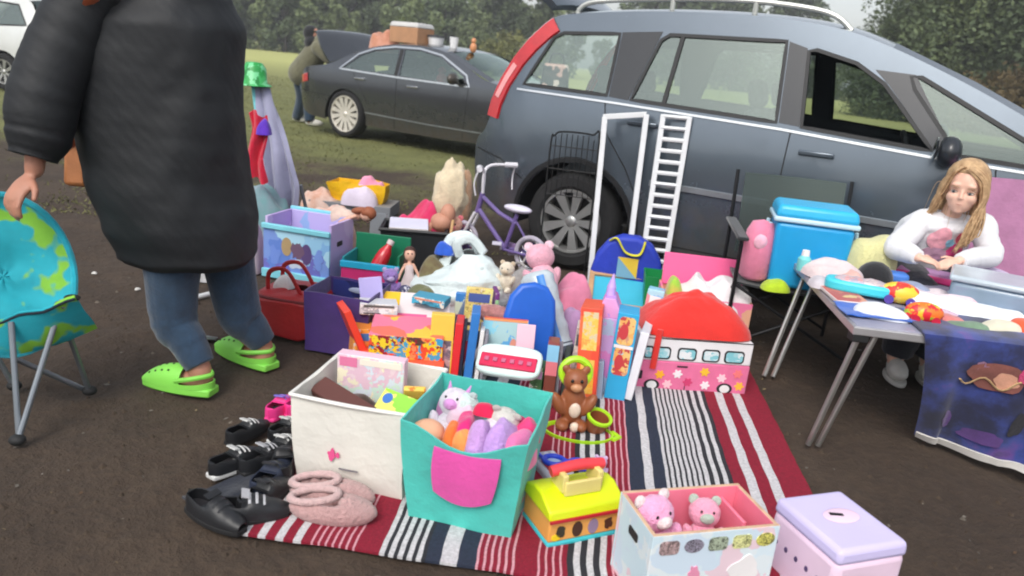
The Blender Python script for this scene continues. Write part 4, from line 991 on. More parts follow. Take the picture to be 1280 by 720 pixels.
# ---------------- black camp chair with the cool box
KC = V((1.42, 3.80, 0))
kc = E('camp_chair', 'black folding camp chair with arms carrying a blue cool box', 'chair', KC, RAD(-8))
blk = cloth('black chair cloth', (34, 37, 40), .12); bst = mat('black steel tube', (30, 31, 33), .4, .5)
mesh_b = glass('dark mesh cloth', (.30, .35, .37), .04, rough=.6)
b = B(); b.grid(lambda u, v: V((lerp(-.27, .25, u), .20+.03*math.sin(PI*u)+.09*v, lerp(.42, .84, v))), 14, 10); b.build('backrest', mesh_b, kc, smooth=180, solid=.008)
b = B(); b.grid(lambda u, v: V((lerp(-.30, .27, u), lerp(-.25, .22, v), .365-.02*math.sin(PI*u))), 10, 8); b.build('seat', blk, kc, smooth=180, solid=.01)
for x in (-.31, .28):
    b = B(); b.tube([(x, .24, .0), (x, .24, .5), (x, .30, .85)], .010, 8); b.build('rear_post', bst, kc)
    b = B(); b.tube([(x, -.26, .0), (x, -.26, .58)], .010, 8); b.build('front_post', bst, kc)
    b = B(); b.box((x, -.02, .59), (.055, .56, .018)); b.build('armrest', blk, kc, bevel=.008)
for z0, z1 in ((.04, .36), (.36, .04)):
    for y in (-.26, .24):
        b = B(); b.tube([(-.31, y, z0), (.28, y, z1)], .008, 8); b.build('cross_brace', bst, kc)
for y0, y1 in ((-.26, .24), (.24, -.26)):
    b = B(); b.tube([(-.31, y0, .04), (-.31, y1, .36)], .008, 8); b.build('side_brace', bst, kc)

# ---------------- person bending into the saloon's boot
PB = (G(370, 154)+G(386, 157))/2
pp = E('person', 'person in an olive jacket and dark jeans leaning into the open boot of the saloon', 'person', PB)
f1, f2 = G(371, 152)-PB, G(387, 157)-PB
hp = GY(378, 92, PB.y)-PB; sh = GY(400, 60, PB.y-.1)-PB; hdp = GY(391, 44, PB.y-.1)-PB
b = B(); Rz = M.Rotation(RAD(50), 3, 'Z') @ M.Rotation(RAD(30), 3, 'X')
for s_, f in ((-1, f1), (1, f2)):
    k = (hp+f)/2+V((.05, -.02, .03)); limb(b, [hp+V((.07*s_, 0, -.03)), k, f+V((0, 0, .09))], [.10, .07, .045]); limb(b, [f+V((0, 0, .06)), f+V((.12, .03, .03))], [.045, .035])
limb(b, [hp, (hp+sh)/2, sh], [.15, .14, .15]); limb(b, [sh, hdp-V((.02, 0, .08))], [.07, .055]); head_mesh(b, hdp, 1.05, Rz)
for s_ in (-1, 1): limb(b, [sh+V((0, .16*s_, 0)), sh+V((.22, .2*s_, -.16)), sh+V((.48, .14*s_, -.22))], [.06, .045, .032]); hand(b, sh+V((.48, .14*s_, -.22)), V((1, 0, -.2)), V((0, 0, 1)), 1.1, s_, .4)
bodymesh(b, 'body', skin2, pp, .010)
b = B()
for s_, f in ((-1, f1), (1, f2)):
    k = (hp+f)/2+V((.05, -.02, .03)); b.tube(catmull([hp+V((.05*s_, 0, .05)), k, f+V((0, 0, .07))], 5), [.135, .13, .125, .12, .11, .10, .098, .094, .09, .086, .082], 14)
b.build('jeans', denim, pp, smooth=180)
b = B(); limb(b, [hp+V((-.03, 0, .0)), (hp+sh)/2+V((0, 0, .02)), sh+V((.02, 0, .02))], [.20, .19, .19], 18)
for s_ in (-1, 1): limb(b, [sh+V((0, .15*s_, 0)), sh+V((.22, .21*s_, -.16)), sh+V((.46, .14*s_, -.21))], [.10, .085, .065])
bodymesh(b, 'jacket', cloth('olive jacket', (104, 102, 82)), pp, .014, 3)
b = B(); b.ell(hdp+V((-.03, 0, .03)), (.12, .11, .12)); b.ell((hdp+sh)/2+V((-.05, 0, -.02)), (.14, .16, .12)); bodymesh(b, 'hood', cloth('black hood', (26, 27, 31)), pp, .012, 3)
for f in (f1, f2):
    b = B(); b.ell(f+V((.07, .01, .05)), (.15, .055, .055), fn=lambda p, d: V((p.x, p.y, max(p.z, -.05)))); b.build('shoe', mat('white trainer', (214, 212, 206)), pp, smooth=180)
# ================================================================ goods: helpers
def boxfit(fl, fr, bl, z):
    a, b_, c = G(*fl, z), G(*fr, z), G(*bl, z); e = b_-a; w = e.length; rz = math.atan2(e.y, e.x); n = V((-math.sin(rz), math.cos(rz), 0)); d = (c-a).dot(n)
    q = a+e/2+n*d/2; return V((q.x, q.y, 0)), w, d, rz
def fx(o, size, face, u0, v0, u1, v1, m, name='printed_panel', th=.0025, shape='box'):
    """a printed panel or label standing 1-2 mm proud of one face of a box whose base centre is the origin"""
    w, d, h = size; uc, vc, du, dv = (u0+u1)/2, (v0+v1)/2, u1-u0, v1-v0
    if face == 'f': c = V((lerp(-w/2, w/2, uc), -d/2, vc*h)); R_ = M.Rotation(PI/2, 4, 'X'); sx, sy = du*w, dv*h
    elif face == 'r': c = V((w/2, lerp(-d/2, d/2, uc), vc*h)); R_ = M.Rotation(PI/2, 4, 'Z') @ M.Rotation(PI/2, 4, 'X'); sx, sy = du*d, dv*h
    elif face == 'l': c = V((-w/2, lerp(d/2, -d/2, uc), vc*h)); R_ = M.Rotation(-PI/2, 4, 'Z') @ M.Rotation(PI/2, 4, 'X'); sx, sy = du*d, dv*h
    else: c = V((lerp(-w/2, w/2, uc), lerp(-d/2, d/2, vc), h)); R_ = M(); sx, sy = du*w, dv*d
    b = B(); T = M.Translation(c) @ R_
    if shape == 'box': pl = [(-sx/2, -sy/2), (sx/2, -sy/2), (sx/2, sy/2), (-sx/2, sy/2)]
    elif shape == 'round': k = min(sx, sy)*.28; pl = [(math.copysign(sx/2-k, math.cos(a))+k*math.cos(a), math.copysign(sy/2-k, math.sin(a))+k*math.sin(a)) for a in [2*PI*(i+.5)/24 for i in range(24)]]
    elif shape == 'blob': pl = [(sx/2*(.8+.5*NZ.noise(V((math.cos(a)*1.7, math.sin(a)*1.7, uc*37+vc*11))))*math.cos(a), sy/2*(.8+.5*NZ.noise(V((math.cos(a)*1.7, math.sin(a)*1.7, uc*37+vc*11+5))))*math.sin(a)) for a in [2*PI*i/32 for i in range(32)]]
    elif shape == 'flower': pl = [(sx/2*(.80+.20*math.cos(6*a))*math.cos(a), sy/2*(.80+.20*math.cos(6*a))*math.sin(a)) for a in [2*PI*i/40 for i in range(40)]]
    else: pl = [(sx/2*math.cos(a), sy/2*math.sin(a)) for a in [2*PI*i/24 for i in range(24)]]
    b.prism(pl, th, T @ M.Translation((0, 0, -.001))); p = b.build(name, m, o, smooth=0); return p
def carton(name, label, cat, loc, size, rz, mats, rot=None, group=None, bevel=.004, top=1.0):
    """mats: front, side, top"""
    w, d, h = size; b = B(); b.box((0, 0, h/2), size, top=top)
    b.bm.faces.ensure_lookup_table()
    for i, k in enumerate((0, 2, 0, 1, 0, 1)): b.bm.faces[i].material_index = k
    o = b.build(name, list(mats), smooth=30, bevel=bevel); put(o, loc, rz, rot); return tag(o, label, cat, group)
def tilt(rz, rx=0, ry=0): return (RAD(rx), RAD(ry), RAD(rz))
def plush(name, label, loc, h, c1, c2, rz=0, ears='round', rot=None, cat='soft toy', snout=True, group=None):
    m1 = cloth('plush %d %d %d' % c1, c1, .14, 30); m2 = cloth('plush %d %d %d' % c2, c2, .14, 30)
    o = E(name, label, cat, loc, rz, group, rot); s = h
    wob = lambda p, d: p*(1+.05*NZ.noise(d*6+V((h*9, 0, 0))))
    b = B(); b.ell((0, 0, .28*s), (.24*s, .21*s, .29*s), fn=wob)
    for k in (-1, 1): b.ell((.22*k*s, -.08*s, .36*s), (.08*s, .11*s, .17*s), fn=wob, rot=M.Rotation(.4*k, 3, 'Y')); b.ell((.16*k*s, -.26*s, .09*s), (.10*s, .17*s, .09*s), fn=wob)
    b.build('body', m1, o, smooth=180)
    b = B(); b.ell((0, -.03*s, .70*s), (.24*s, .21*s, .22*s), fn=wob, nu=22, nv=14); hd = b.build('head', m1, o, smooth=180)
    if snout: b = B(); b.ell((0, -.20*s, .65*s), (.11*s, .09*s, .085*s)); b.build('muzzle', m2, hd, smooth=180)
    for k in (-1, 1):
        b = B()
        if ears is None: continue
        if ears == 'round': b.ell((.17*k*s, .0, .88*s), (.08*s, .04*s, .08*s))
        elif ears == 'long': b.ell((.12*k*s, .02*s, 1.02*s), (.055*s, .03*s, .2*s), rot=M.Rotation(.25*k, 3, 'Y'))
        else: b.tube([(.13*k*s, 0, .84*s), (.17*k*s, 0, 1.0*s)], [.05*s, .008*s], 8)
        b.build('ear', m2, hd, smooth=180)
        b = B(); b.ell((.09*k*s, -.215*s, .74*s), (.022*s, .014*s, .024*s)); b.build('eye', mat('black bead', (16, 15, 16), .15), hd)
    return o
def heaped(name, label, cat, loc, w, d, h, m, seed, rz=0, amp=.4, freq=9, group=None, rot=None):
    b = B(); heap(b, w, d, h, seed, amp*.8, 24, freq=freq*.6); o = b.build(name, m, smooth=180); put(o, loc, rz, rot); return tag(o, label, cat, group)
def flat(name, label, cat, loc, w, d, m, seed, rz=0, amp=.012, freq=9, th=.004, fn=None, rot=None, group=None):
    b = B(); sheet(b, w, d, seed, amp, freq, 18, 0, fn); o = b.build(name, m, smooth=180, solid=th); put(o, loc, rz, rot); return tag(o, label, cat, group)
def fabric_bin(name, label, loc, w, d, h, rz, m_out, m_in, taper=.93, sag=0, cat='storage box', hem=None, wob=.011, seed=1):
    o = E(name, label, cat, loc, rz); b = B(); n = 10
    bin_mesh(b, w, d, h, taper, 0, seed, wob, n, 8)
    if sag:
        for v in b.bm.verts:
            if v.co.y < -d*.40 and v.co.z > h*.5: v.co.z -= sag*max(0, math.sin(PI*(v.co.x/w+.5)))**1.5*(v.co.z/h-.5)*2; v.co.y -= .012*math.sin(PI*(v.co.x/w+.5))*(v.co.z/h)
    rim = sorted([v.co.copy() for v in b.bm.verts if v.index == -1 or v.co.z > h*.86-sag], key=lambda p: math.atan2(p.y, p.x))
    bd = b.build('body', m_out, o, smooth=40, solid=.006, offset=-1)
    if hem:
        k = [p for p in rim if max(abs(p.x)/w, abs(p.y)/d) > .47]
    return o
P = lambda n, cols, sc=12, seed=0, **k: printed(n, cols, sc, seed, **k)
whitep = plastic('white card', (226, 226, 226), .6)
# ---------------------------------------------------------------- the striped rug
RB, RA = V((-.685, 1.765, 0)), RAD(-4.6)
NAVY, WHT, RED, BLKS, PNK = 0, 1, 2, 3, 4
seq = []
def st(w, c): seq.append((w, c))
st(.015, RED)
for _ in range(4): st(.022, WHT); st(.027, RED)
for _ in range(7): st(.006, PNK); st(.013, RED)
st(.055, RED)
for _ in range(5): st(.014, WHT); st(.011, BLKS)
st(.04, NAVY); st(.045, WHT); st(.05, NAVY)
for _ in range(6): st(.007, PNK); st(.012, RED)
st(.05, RED)
for _ in range(4): st(.006, PNK); st(.014, RED)
for _ in range(3): st(.018, BLKS); st(.018, WHT)
for _ in range(4): st(.014, RED); st(.006, PNK)
st(.05, NAVY); st(.03, WHT); st(.042, NAVY)
for _ in range(7): st(.011, WHT); st(.008, BLKS)
for _ in range(3): st(.016, WHT); st(.016, BLKS)
st(.045, RED); st(.034, WHT); st(.045, RED); st(.034, WHT); st(.10, RED)
b = B(); x = 0; NY = 90; L = 2.45
cols_ = []; xs2 = [0]
for w, c in seq: x += w; xs2.append(x)
def rp(x, v):
    q = V((x*2.2, v*L*2.2, 5)); e = .006*NZ.noise(V((v*L*5, 3 if x < .5 else 9, 1)))+.003*NZ.noise(V((v*L*16, x, 4)))
    return V((x+e, v*L+.02*NZ.noise(V((x*3, 0 if v < .5 else 5, 2)))*(1 if v in (0, 1) else 0), .006+.012*max(0, NZ.noise(q))+.003*NZ.noise(q*4)))
rows = [[b.bm.verts.new(rp(xx, j/NY)) for j in range(NY+1)] for xx in xs2]
for i, (w, c) in enumerate(seq):
    for j in range(NY): b.bm.faces.new((rows[i][j], rows[i+1][j], rows[i+1][j+1], rows[i][j+1])).material_index = c
RUGW = x
def weave(n, c): return mat(n, c, .95, 0, .22, 120, .8, 220, .003)
rug = b.build('rug', [weave('rug navy', (36, 44, 62)), weave('rug white', (196, 194, 196)), weave('rug red', (132, 15, 42)), weave('rug black', (40, 40, 46)), weave('rug pale red', (206, 150, 160))], smooth=180, solid=.008, offset=-1)
put(rug, RB, RA); tag(rug, 'striped flat woven rug in red, navy and white under the goods', 'rug')

# ---------------------------------------------------------------- white tub with puzzle boxes
TB = (G(370, 602)+G(503, 629))/2; trz = math.atan2((G(503, 629)-G(370, 602)).y, (G(503, 629)-G(370, 602)).x); tn = V((-math.sin(trz), math.cos(trz), 0)); tx = V((math.cos(trz), math.sin(trz), 0))
TW, TD, TH = .37, .36, .30
tc_ = TB+tn*(TD*.46)
tub = E('storage_tub', 'off white fabric tub with a small pink logo holding puzzle boxes', 'storage box', tc_, trz)
b = B(); n = 10; bin_mesh(b, TW, TD, TH, .93, 0, 3, .012, n, 8)
for v in b.bm.verts:   # rounded left rear corner, bellied walls
    k = (v.co.z/TH); v.co.y += (.03*math.sin(PI*min(1, k))*(1 if v.co.y > 0 else -1))*.25
cream = mat('off white coated cloth', (222, 219, 210), .62, 0, .07, 4, .5, 7, .02)
b.build('body', cream, tub, smooth=50, solid=.007, offset=-1)
b = B(); 
for (x0, y0, x1, y1) in ((-.5, -.5, .5, -.5), (.5, -.5, .5, .5), (.5, .5, -.5, .5), (-.5, .5, -.5, -.5)):
    b.tube(catmull([(x0*TW*1.01, y0*TD*1.01, TH), ((x0+x1)/2*TW*1.01, (y0+y1)/2*TD*1.02, TH-.004), (x1*TW*1.01, y1*TD*1.01, TH)], 4), .006, 8)
b.build('rim', plastic('off white piping', (230, 228, 222)), tub)
sz = (TW*.96, TD*.99, TH)
pk = plastic('pink ink', (222, 84, 140), .6); gy = plastic('grey ink', (120, 118, 122), .6)
lg = fx(tub, (TW*.95, TD+.012, TH), 'f', .32, .36, .40, .50, pk, 'logo', .003, 'blob'); fx(tub, (TW*.95, TD+.012, TH), 'f', .39, .40, .44, .47, pk, 'logo', .003, 'blob'); fx(tub, (TW*.95, TD+.012, TH), 'f', .43, .285, .60, .30, gy, 'caption', .003)
def inT(x, y, z): return tc_+tx*x+tn*y+V((0, 0, z))
heaped('brown_cloth', 'dark brown crumpled cloth lying in the off white tub', 'cloth', inT(-.02, -.01, .06), .28, .22, .19, cloth('dark brown cloth', (72, 50, 42)), 4, trz)
o = carton('puzzle_box', 'pastel pink puzzle box standing in the off white tub', 'puzzle', inT(-.035, .085, .165), (.225, .045, .185), trz+RAD(3), (P('pastel print', [(232, 206, 214), (206, 226, 214), (238, 228, 200), (226, 190, 206), (214, 222, 232)], 26, 3, warp=.6), plastic('pale pink card', (230, 190, 206), .6), plastic('pale pink card', (230, 190, 206), .6)), rot=None)
fx(o, (.225, .045, .185), 'f', .04, .78, .30, .95, plastic('rose ink', (222, 120, 160), .6), 'title_panel'); fx(o, (.225, .045, .185), 'f', .34, .84, .95, .95, plastic('cream ink', (240, 228, 214), .6), 'title_panel')
o = carton('puzzle_box', 'lime green puzzle box tilted in the front right of the off white tub', 'puzzle', inT(.085, -.055, .20), (.13, .18, .03), trz+RAD(-12), (plastic('lime card', (150, 210, 60), .5), plastic('lime card', (150, 210, 60), .5), P('lime print', [(158, 218, 62), (150, 214, 70), (230, 226, 110), (214, 224, 190), (140, 206, 66)], 16, 5)), rot=(RAD(38), RAD(4), trz+RAD(-14)))
fx(o, (.13, .18, .03), 't', .08, .72, .34, .92, plastic('blue ink', (50, 110, 190), .5), 'badge', shape='oval'); fx(o, (.13, .18, .03), 't', .1, .08, .5, .22, plastic('cream ink', (240, 228, 214), .6), 'title_panel')
o = carton('brown_box', 'dark maroon flat box lying in the front left of the off white tub', 'box', inT(-.07, -.06, .235), (.22, .07, .028), trz+RAD(-16), (plastic('maroon card', (96, 56, 50), .6),)*3, rot=(RAD(20), RAD(10), trz+RAD(-20)))
o = carton('card_pack', 'small orange yellow card pack at the right rear of the off white tub', 'pack', inT(.12, .06, .23), (.07, .02, .06), trz, (P('orange pack', [(226, 170, 50), (238, 196, 90), (206, 120, 40)], 30, 2),)*3, rot=(RAD(25), 0, trz+.3))

# ---------------------------------------------------------------- teal cube with soft toys
A_, C_ = G(505, 650), G(640, 681); zrz = math.atan2((C_-A_).y, (C_-A_).x); zn = V((-math.sin(zrz), math.cos(zrz), 0)); zx = V((math.cos(zrz), math.sin(zrz), 0))
ZW, ZD, ZH = .365, .365, .325; zc = (A_+C_)/2+zn*(ZD*.44)
teal = mat('teal felt', (72, 188, 176), .9, 0, .1, 5, .55, 9, .02, sheen=.2)
tq = fabric_bin('storage_cube', 'turquoise fabric cube with a pink front flap full of soft toys', zc, ZW, ZD, ZH, zrz, teal, teal, .84, sag=.05, seed=2)
b = B()
def flap(u, v):
    w0 = lerp(.095, .075, v**2); x = lerp(-w0, w0, u)+.02; k = 1-(2*u-1)**2
    z = ZH-.045-.004-v*(.145+.02*k)-.01*math.sin(PI*u); kk = lerp(.84, 1, max(0, z)/ZH)
    return V((x-.018*v*(1-u), -ZD/2*kk-.017-.006*math.sin(PI*v), z))
b.grid(flap, 12, 10); b.build('front_flap', cloth('rose pink felt', (222, 78, 164), .06), tq, smooth=180, solid=.004)
def inZ(x, y, z): return zc+zx*x+zn*y+V((0, 0, z+.035))
heaped('toy_filling', 'magenta and pink crumpled clothes at the bottom of the turquoise cube', 'clothes', inZ(0, 0, .03), .31, .29, .17, cloth('magenta cloth', (176, 34, 98), c2=(206, 96, 150)), 8, zrz)
plush('unicorn_toy', 'white unicorn soft toy with lilac ear at the left of the turquoise cube', inZ(-.105, -.01, .13), .205, (222, 214, 226), (214, 150, 214), zrz+RAD(10), 'horn', (RAD(-30), 0, zrz-.1))
plush('soft_toy', 'grey white fluffy soft toy lying at the back of the turquoise cube', inZ(.045, .075, .15), .185, (206, 204, 196), (190, 184, 176), zrz, 'round', (RAD(30), RAD(14), zrz))
plush('soft_toy', 'mint white soft toy at the rear left of the turquoise cube', inZ(-.045, .10, .15), .17, (206, 226, 222), (190, 210, 210), zrz, 'round', (RAD(20), RAD(-10), zrz))
b = B(); b.ell((0, 0, 0), (.05, .045, .042), fn=lambda p, d: p*(1+.05*NZ.noise(d*4))); o = b.build('peach_toy', mat('peach cloth', (222, 168, 136), .8, 0, .06), smooth=180); put(o, inZ(-.125, -.105, .225)); tag(o, 'round peach toy head at the left front of the turquoise cube', 'toy')
o = heaped('soft_strip', 'orange cloth strip standing next to the peach toy head', 'cloth', inZ(-.055, -.10, .185), .05, .10, .09, cloth('orange cloth', (234, 116, 46)), 3, zrz, .2, 14)
o = heaped('dress', 'hot pink doll dress between the orange strip and the lilac toy', 'doll dress', inZ(-.028, -.06, .19), .06, .17, .115, cloth('hot pink cloth', (222, 36, 120)), 5, zrz+.2, .35, 16)
o = heaped('soft_toy', 'lilac long bodied soft toy in the middle of the turquoise cube', 'soft toy', inZ(.022, -.085, .175), .075, .19, .12, cloth('lilac plush', (206, 158, 222)), 6, zrz+.05, .25, 14)
o = heaped('hood', 'crimson knitted cap on top of the lilac toy', 'doll cap', inZ(.008, .005, .265), .07, .05, .035, cloth('crimson knit', (206, 24, 74)), 6, zrz, .2, 14)
o = heaped('fleece', 'pale violet fleece folded beside the lilac toy', 'cloth', inZ(.085, -.07, .17), .085, .20, .125, cloth('violet fleece', (200, 156, 226)), 7, zrz-.1, .25, 14)
o = heaped('pink_cloth', 'bright pink cloth at the right of the turquoise cube', 'cloth', inZ(.128, -.07, .16), .09, .17, .11, cloth('bright pink cloth', (238, 120, 176)), 9, zrz-.3, .3, 12)

for i, (x, y, z, w, d, h, c_, lab) in enumerate(((-.06, .03, .20, .11, .09, .08, (214, 190, 206), 'pale orchid doll cardigan in the middle of the turquoise cube'), (.10, .04, .19, .12, .10, .08, (170, 30, 90), 'raspberry doll skirt at the right rear of the turquoise cube'), (-.11, .08, .20, .09, .10, .08, (206, 130, 190), 'orchid pink doll scarf in the left rear corner of the turquoise cube'), (.05, -.02, .235, .08, .07, .05, (226, 220, 226), 'white doll sock on top of the lilac clothes'), (.135, .00, .21, .07, .10, .07, (226, 60, 120), 'cerise doll glove by the right wall of the turquoise cube'), (-.02, -.12, .22, .08, .06, .05, (240, 150, 80), 'apricot doll hat at the front of the turquoise cube'))):
    heaped('doll_clothes', lab, 'doll clothes', inZ(x, y, z), w, d, h, cloth('doll cloth %d' % i, c_, .12), i+2, zrz+.5*i, .5, 22)
# ---------------------------------------------------------------- footwear at the left corner of the rug
def shoe(name, label, loc, L, rz, up, sole, accent=None, kind='trainer', rot=None, group=None):
    o = E(name, label, 'shoe', loc, rz, group, rot); w = L*.19
    hw = lambda u: w*(math.sin(PI*lerp(.09, .95, u)**.85))**.5*(.82+.25*u)
    b = B(); N_ = 18; b.prism([(u*L, hw(u)*1.06) for u in [i/N_ for i in range(N_+1)]]+[(u*L, -hw(u)*1.06) for u in [i/N_ for i in range(N_, -1, -1)]], L*.085); b.build('sole', sole, o, bevel=.004)
    hh = lambda u: L*interp(u, [0, .12, .38, .55, .8, 1], [.33, .36, .30, .27, .17, .09])
    def f(u, v):
        a = PI*v; x = lerp(.0, 1.0, u)*L; op = 1 if u > .46 else .60
        return V((x, math.cos(a)*hw(u)*min(1, (u/.07)**.5), L*.08+hh(u)*min(math.sin(a)**.7, op+0*u)))
    b = B(); b.grid(f, 20, 16)
    top = [fa for fa in b.bm.faces if fa.calc_center_median().x < .42*L and fa.calc_center_median().x > .06*L and abs(fa.calc_center_median().y) < hw(fa.calc_center_median().x/L)*.80 and fa.calc_center_median().z > L*.08+hh(.3)*.52]
    bmesh.ops.delete(b.bm, geom=top, context='FACES'); b.build('upper', up, o, smooth=180, solid=.004)
    b = B(); b.prism([(u*L*.9+.03*L, hw(u)*.75) for u in [i/8*.5 for i in range(9)]]+[(u*L*.9+.03*L, -hw(u)*.75) for u in [i/8*.5 for i in range(8, -1, -1)]], .004, M.Translation((0, 0, L*.12))); b.build('insole', mat('dark insole', (34, 32, 36), .9), o)
    if accent:
        b = B()
        for k in range(3):
            u = .5+.09*k; pts = [f(u, v)+V((0, 0, .002)) for v in [.25+.5*i/8 for i in range(9)]]; b.tube(pts, L*.02, 6, sy=.5)
        b.build('strap' if kind != 'lace' else 'laces', accent, o)
        b = B(); b.grid(lambda u, v: V((lerp(.40, .50, u)*L, lerp(-.6, .6, v)*hw(.45), L*.08+hh(.45)*1.02+.03*L*(1-u))), 4, 6); b.build('tongue', accent, o, smooth=180, solid=.004)
    return o
bl = mat('black shoe leather', (30, 31, 34), .45, 0, .2, 12, .1, 80); bls = mat('black rubber', (24, 24, 26), .7); wht = mat('white shoe leather', (206, 206, 204), .5, 0, .08)
pkm = mat('hot pink shoe', (236, 56, 140), .6, 0, .08); prp = mat('violet shoe trim', (120, 110, 200), .7); nvy = mat('navy shoe', (34, 42, 62), .7)
rowg = 'children\'s shoes at the rug corner'
shoe('trainer', 'hot pink trainer with violet lining left of the off white tub', G(336, 528), .175, RAD(80), pkm, pkm, prp)
shoe('trainer', 'second hot pink trainer half hidden behind the off white tub', G(360, 524), .175, RAD(76), pkm, pkm, mat('dark strap', (60, 44, 76), .7))
for i, (px, py, L_, rz, up_, so_, ac, kd, lab) in enumerate((
    (238, 640, .21, -28, bl, bls, bl, 'trainer', 'black school shoe at the outer left corner of the rug'),
    (262, 658, .21, 20, bl, bls, mat('silver lace', (176, 176, 180), .5), 'trainer', 'black school shoe with pale bar at the front edge of the shoe pile'),
    (300, 655, .20, 68, bl, bls, bl, 'trainer', 'black shoe standing toe inwards behind the striped rug corner'),
    (352, 612, .20, 104, bl, bls, bl, 'trainer', 'black strap shoe leaning on the dusty pink slippers'),
    (318, 632, .20, 80, nvy, bls, bl, 'trainer', 'navy black shoe in the middle of the shoe pile'),
    (262, 604, .19, 58, bl, wht, wht, 'lace', 'black trainer with silver white laces at the left of the shoe pile'),
    (300, 600, .19, 60, bl, bls, mat('silver lace', (176, 176, 180), .5), 'lace', 'black trainer with grey laces beside the white laced one'),
    (330, 590, .19, 72, bl, bls, wht, 'lace', 'black trainer with white laces nearest the off white tub'),
    (284, 562, .17, 62, bl, bls, wht, 'lace', 'black trainer with white laces nearest the clogs at the back of the shoe pile'),
    (338, 560, .17, 70, bl, wht, wht, 'lace', 'white soled black trainer tucked against the off white tub corner'))):
    shoe('trainer' if kd == 'lace' else 'shoe', lab, G(px, py)+V((0, 0, .012)), L_, RAD(rz), up_, so_, ac, kd)
flat('shoe_bag', 'navy drawstring shoe bag lying under the black shoes', 'bag', G(292, 622, .010), .22, .18, cloth('navy cloth', (24, 30, 44)), 5, RAD(50), .010, 8, .006)
slm = cloth('dusty pink fluff', (186, 148, 146), .08, 40)
def slipper(label, loc, rz, rot=None):
    o = E('slipper', label, 'slipper', loc, rz, 'dusty pink slippers', rot)
    b = B(); b.prism([(.10+.12*math.cos(a), (.042+.006*math.cos(a))*math.sin(a)) for a in [2*PI*i/28 for i in range(28)]], .016); b.build('sole', mat('pale sole', (206, 196, 192), .7), o, bevel=.004)
    b = B(); b.ell((.115, 0, .042), (.128, .056, .046), nu=40, nv=24, fn=lambda p, d: V((p.x, p.y, max(p.z, -.03) if d.z < .2 or p.x > .02 or abs(p.y) > .036*(1-(min(0, p.x+.02)/.12)**2) else p.z-.045))*(1+.035*NZ.noise(d*11))); b.build('upper', slm, o, smooth=180)
    b = B(); b.tube([(.062+.068*math.cos(a), .036*math.sin(a), .078+.012*math.cos(a)) for a in [2*PI*i/24 for i in range(24)]], [.011+.004*NZ.noise(V((i*.9, 0, 2))) for i in range(24)], 8, closed=True); b.build('fluffy_rim', cloth('pale pink fluff', (202, 170, 168), .08, 40), o, smooth=180)
    return o
slipper('dusty pink fluffy slipper lying flat before the off white tub', G(368, 626), RAD(-4)); slipper('dusty pink fluffy slipper in front of its pair on the red stripes', G(366, 646), RAD(-2))

# ---------------------------------------------------------------- yellow toy caravan, magazine, goggles, bear set
A_, C_ = G(684, 690), G(772, 672); cr = math.atan2((C_-A_).y, (C_-A_).x); cn = V((-math.sin(cr), math.cos(cr), 0)); cx2 = V((math.cos(cr), math.sin(cr), 0))
CW, CD2, CHh = (C_-A_).length*1.02, .17, .10
cc = (A_+C_)/2+cn*CD2/2
cv = E('toy_caravan', 'yellow toy carry case with red handle and animal windows', 'toy', cc, cr)
b = B(); b.box((0, 0, .0125), (CW, CD2, .025)); b.build('base', plastic('turquoise plastic', (62, 186, 196)), cv, bevel=.006)
b = B(); b.box((0, 0, .062), (CW*.985, CD2*.97, .075)); b.build('body', plastic('apricot plastic', (236, 170, 88)), cv, bevel=.006)
lime = plastic('lemon lime plastic', (214, 228, 22))
b = B(); b.prism([(-CD2*.54, .098), (CD2*.54, .098), (CD2*.50, .125), (CD2*.12, .155), (-CD2*.12, .155), (-CD2*.50, .125)], CW*1.04, M.Translation((-CW*.52, 0, 0)) @ M.Rotation(PI/2, 4, 'Z') @ M.Rotation(PI/2, 4, 'X')); b.build('roof', lime, cv, bevel=.006)
b = B()
for s_ in (-1, 1): b.box((s_*CW*.24, -.01, .178), (.018, .07, .055))
b.box((0, -.045, .165), (CW*.5, .012, .045)); b.build('handle_bracket', plastic('cream plastic', (226, 208, 130)), cv, bevel=.004)
b = B(); b.tube(catmull([(-CW*.36, .0, .200), (0, -.004, .212), (CW*.36, .0, .202)], 5), .0165, 12); b.build('handle', plastic('coral red plastic', (232, 66, 74)), cv)
b = B(); b.box((0, -CD2*.545, .098), (CW*1.03, .006, .008)); b.build('trim', plastic('crimson trim', (190, 30, 50)), cv)
for i, (c_, sh_) in enumerate((((60, 54, 40), 'blob'), ((74, 44, 30), 'oval'), ((150, 130, 160), 'oval'), ((84, 50, 34), 'blob'))): fx(cv, (CW*.985, CD2*.975, .1), 'f', .10+.22*i, .32, .24+.22*i, .80, plastic('animal ink %d' % i, c_, .5), 'animal_picture', .003, sh_)
fx(cv, (CW*.985, CD2*.975, .1), 'f', .04, .3, .16, .5, plastic('yellow ink', (240, 210, 40)), 'animal_picture', .003, 'oval')
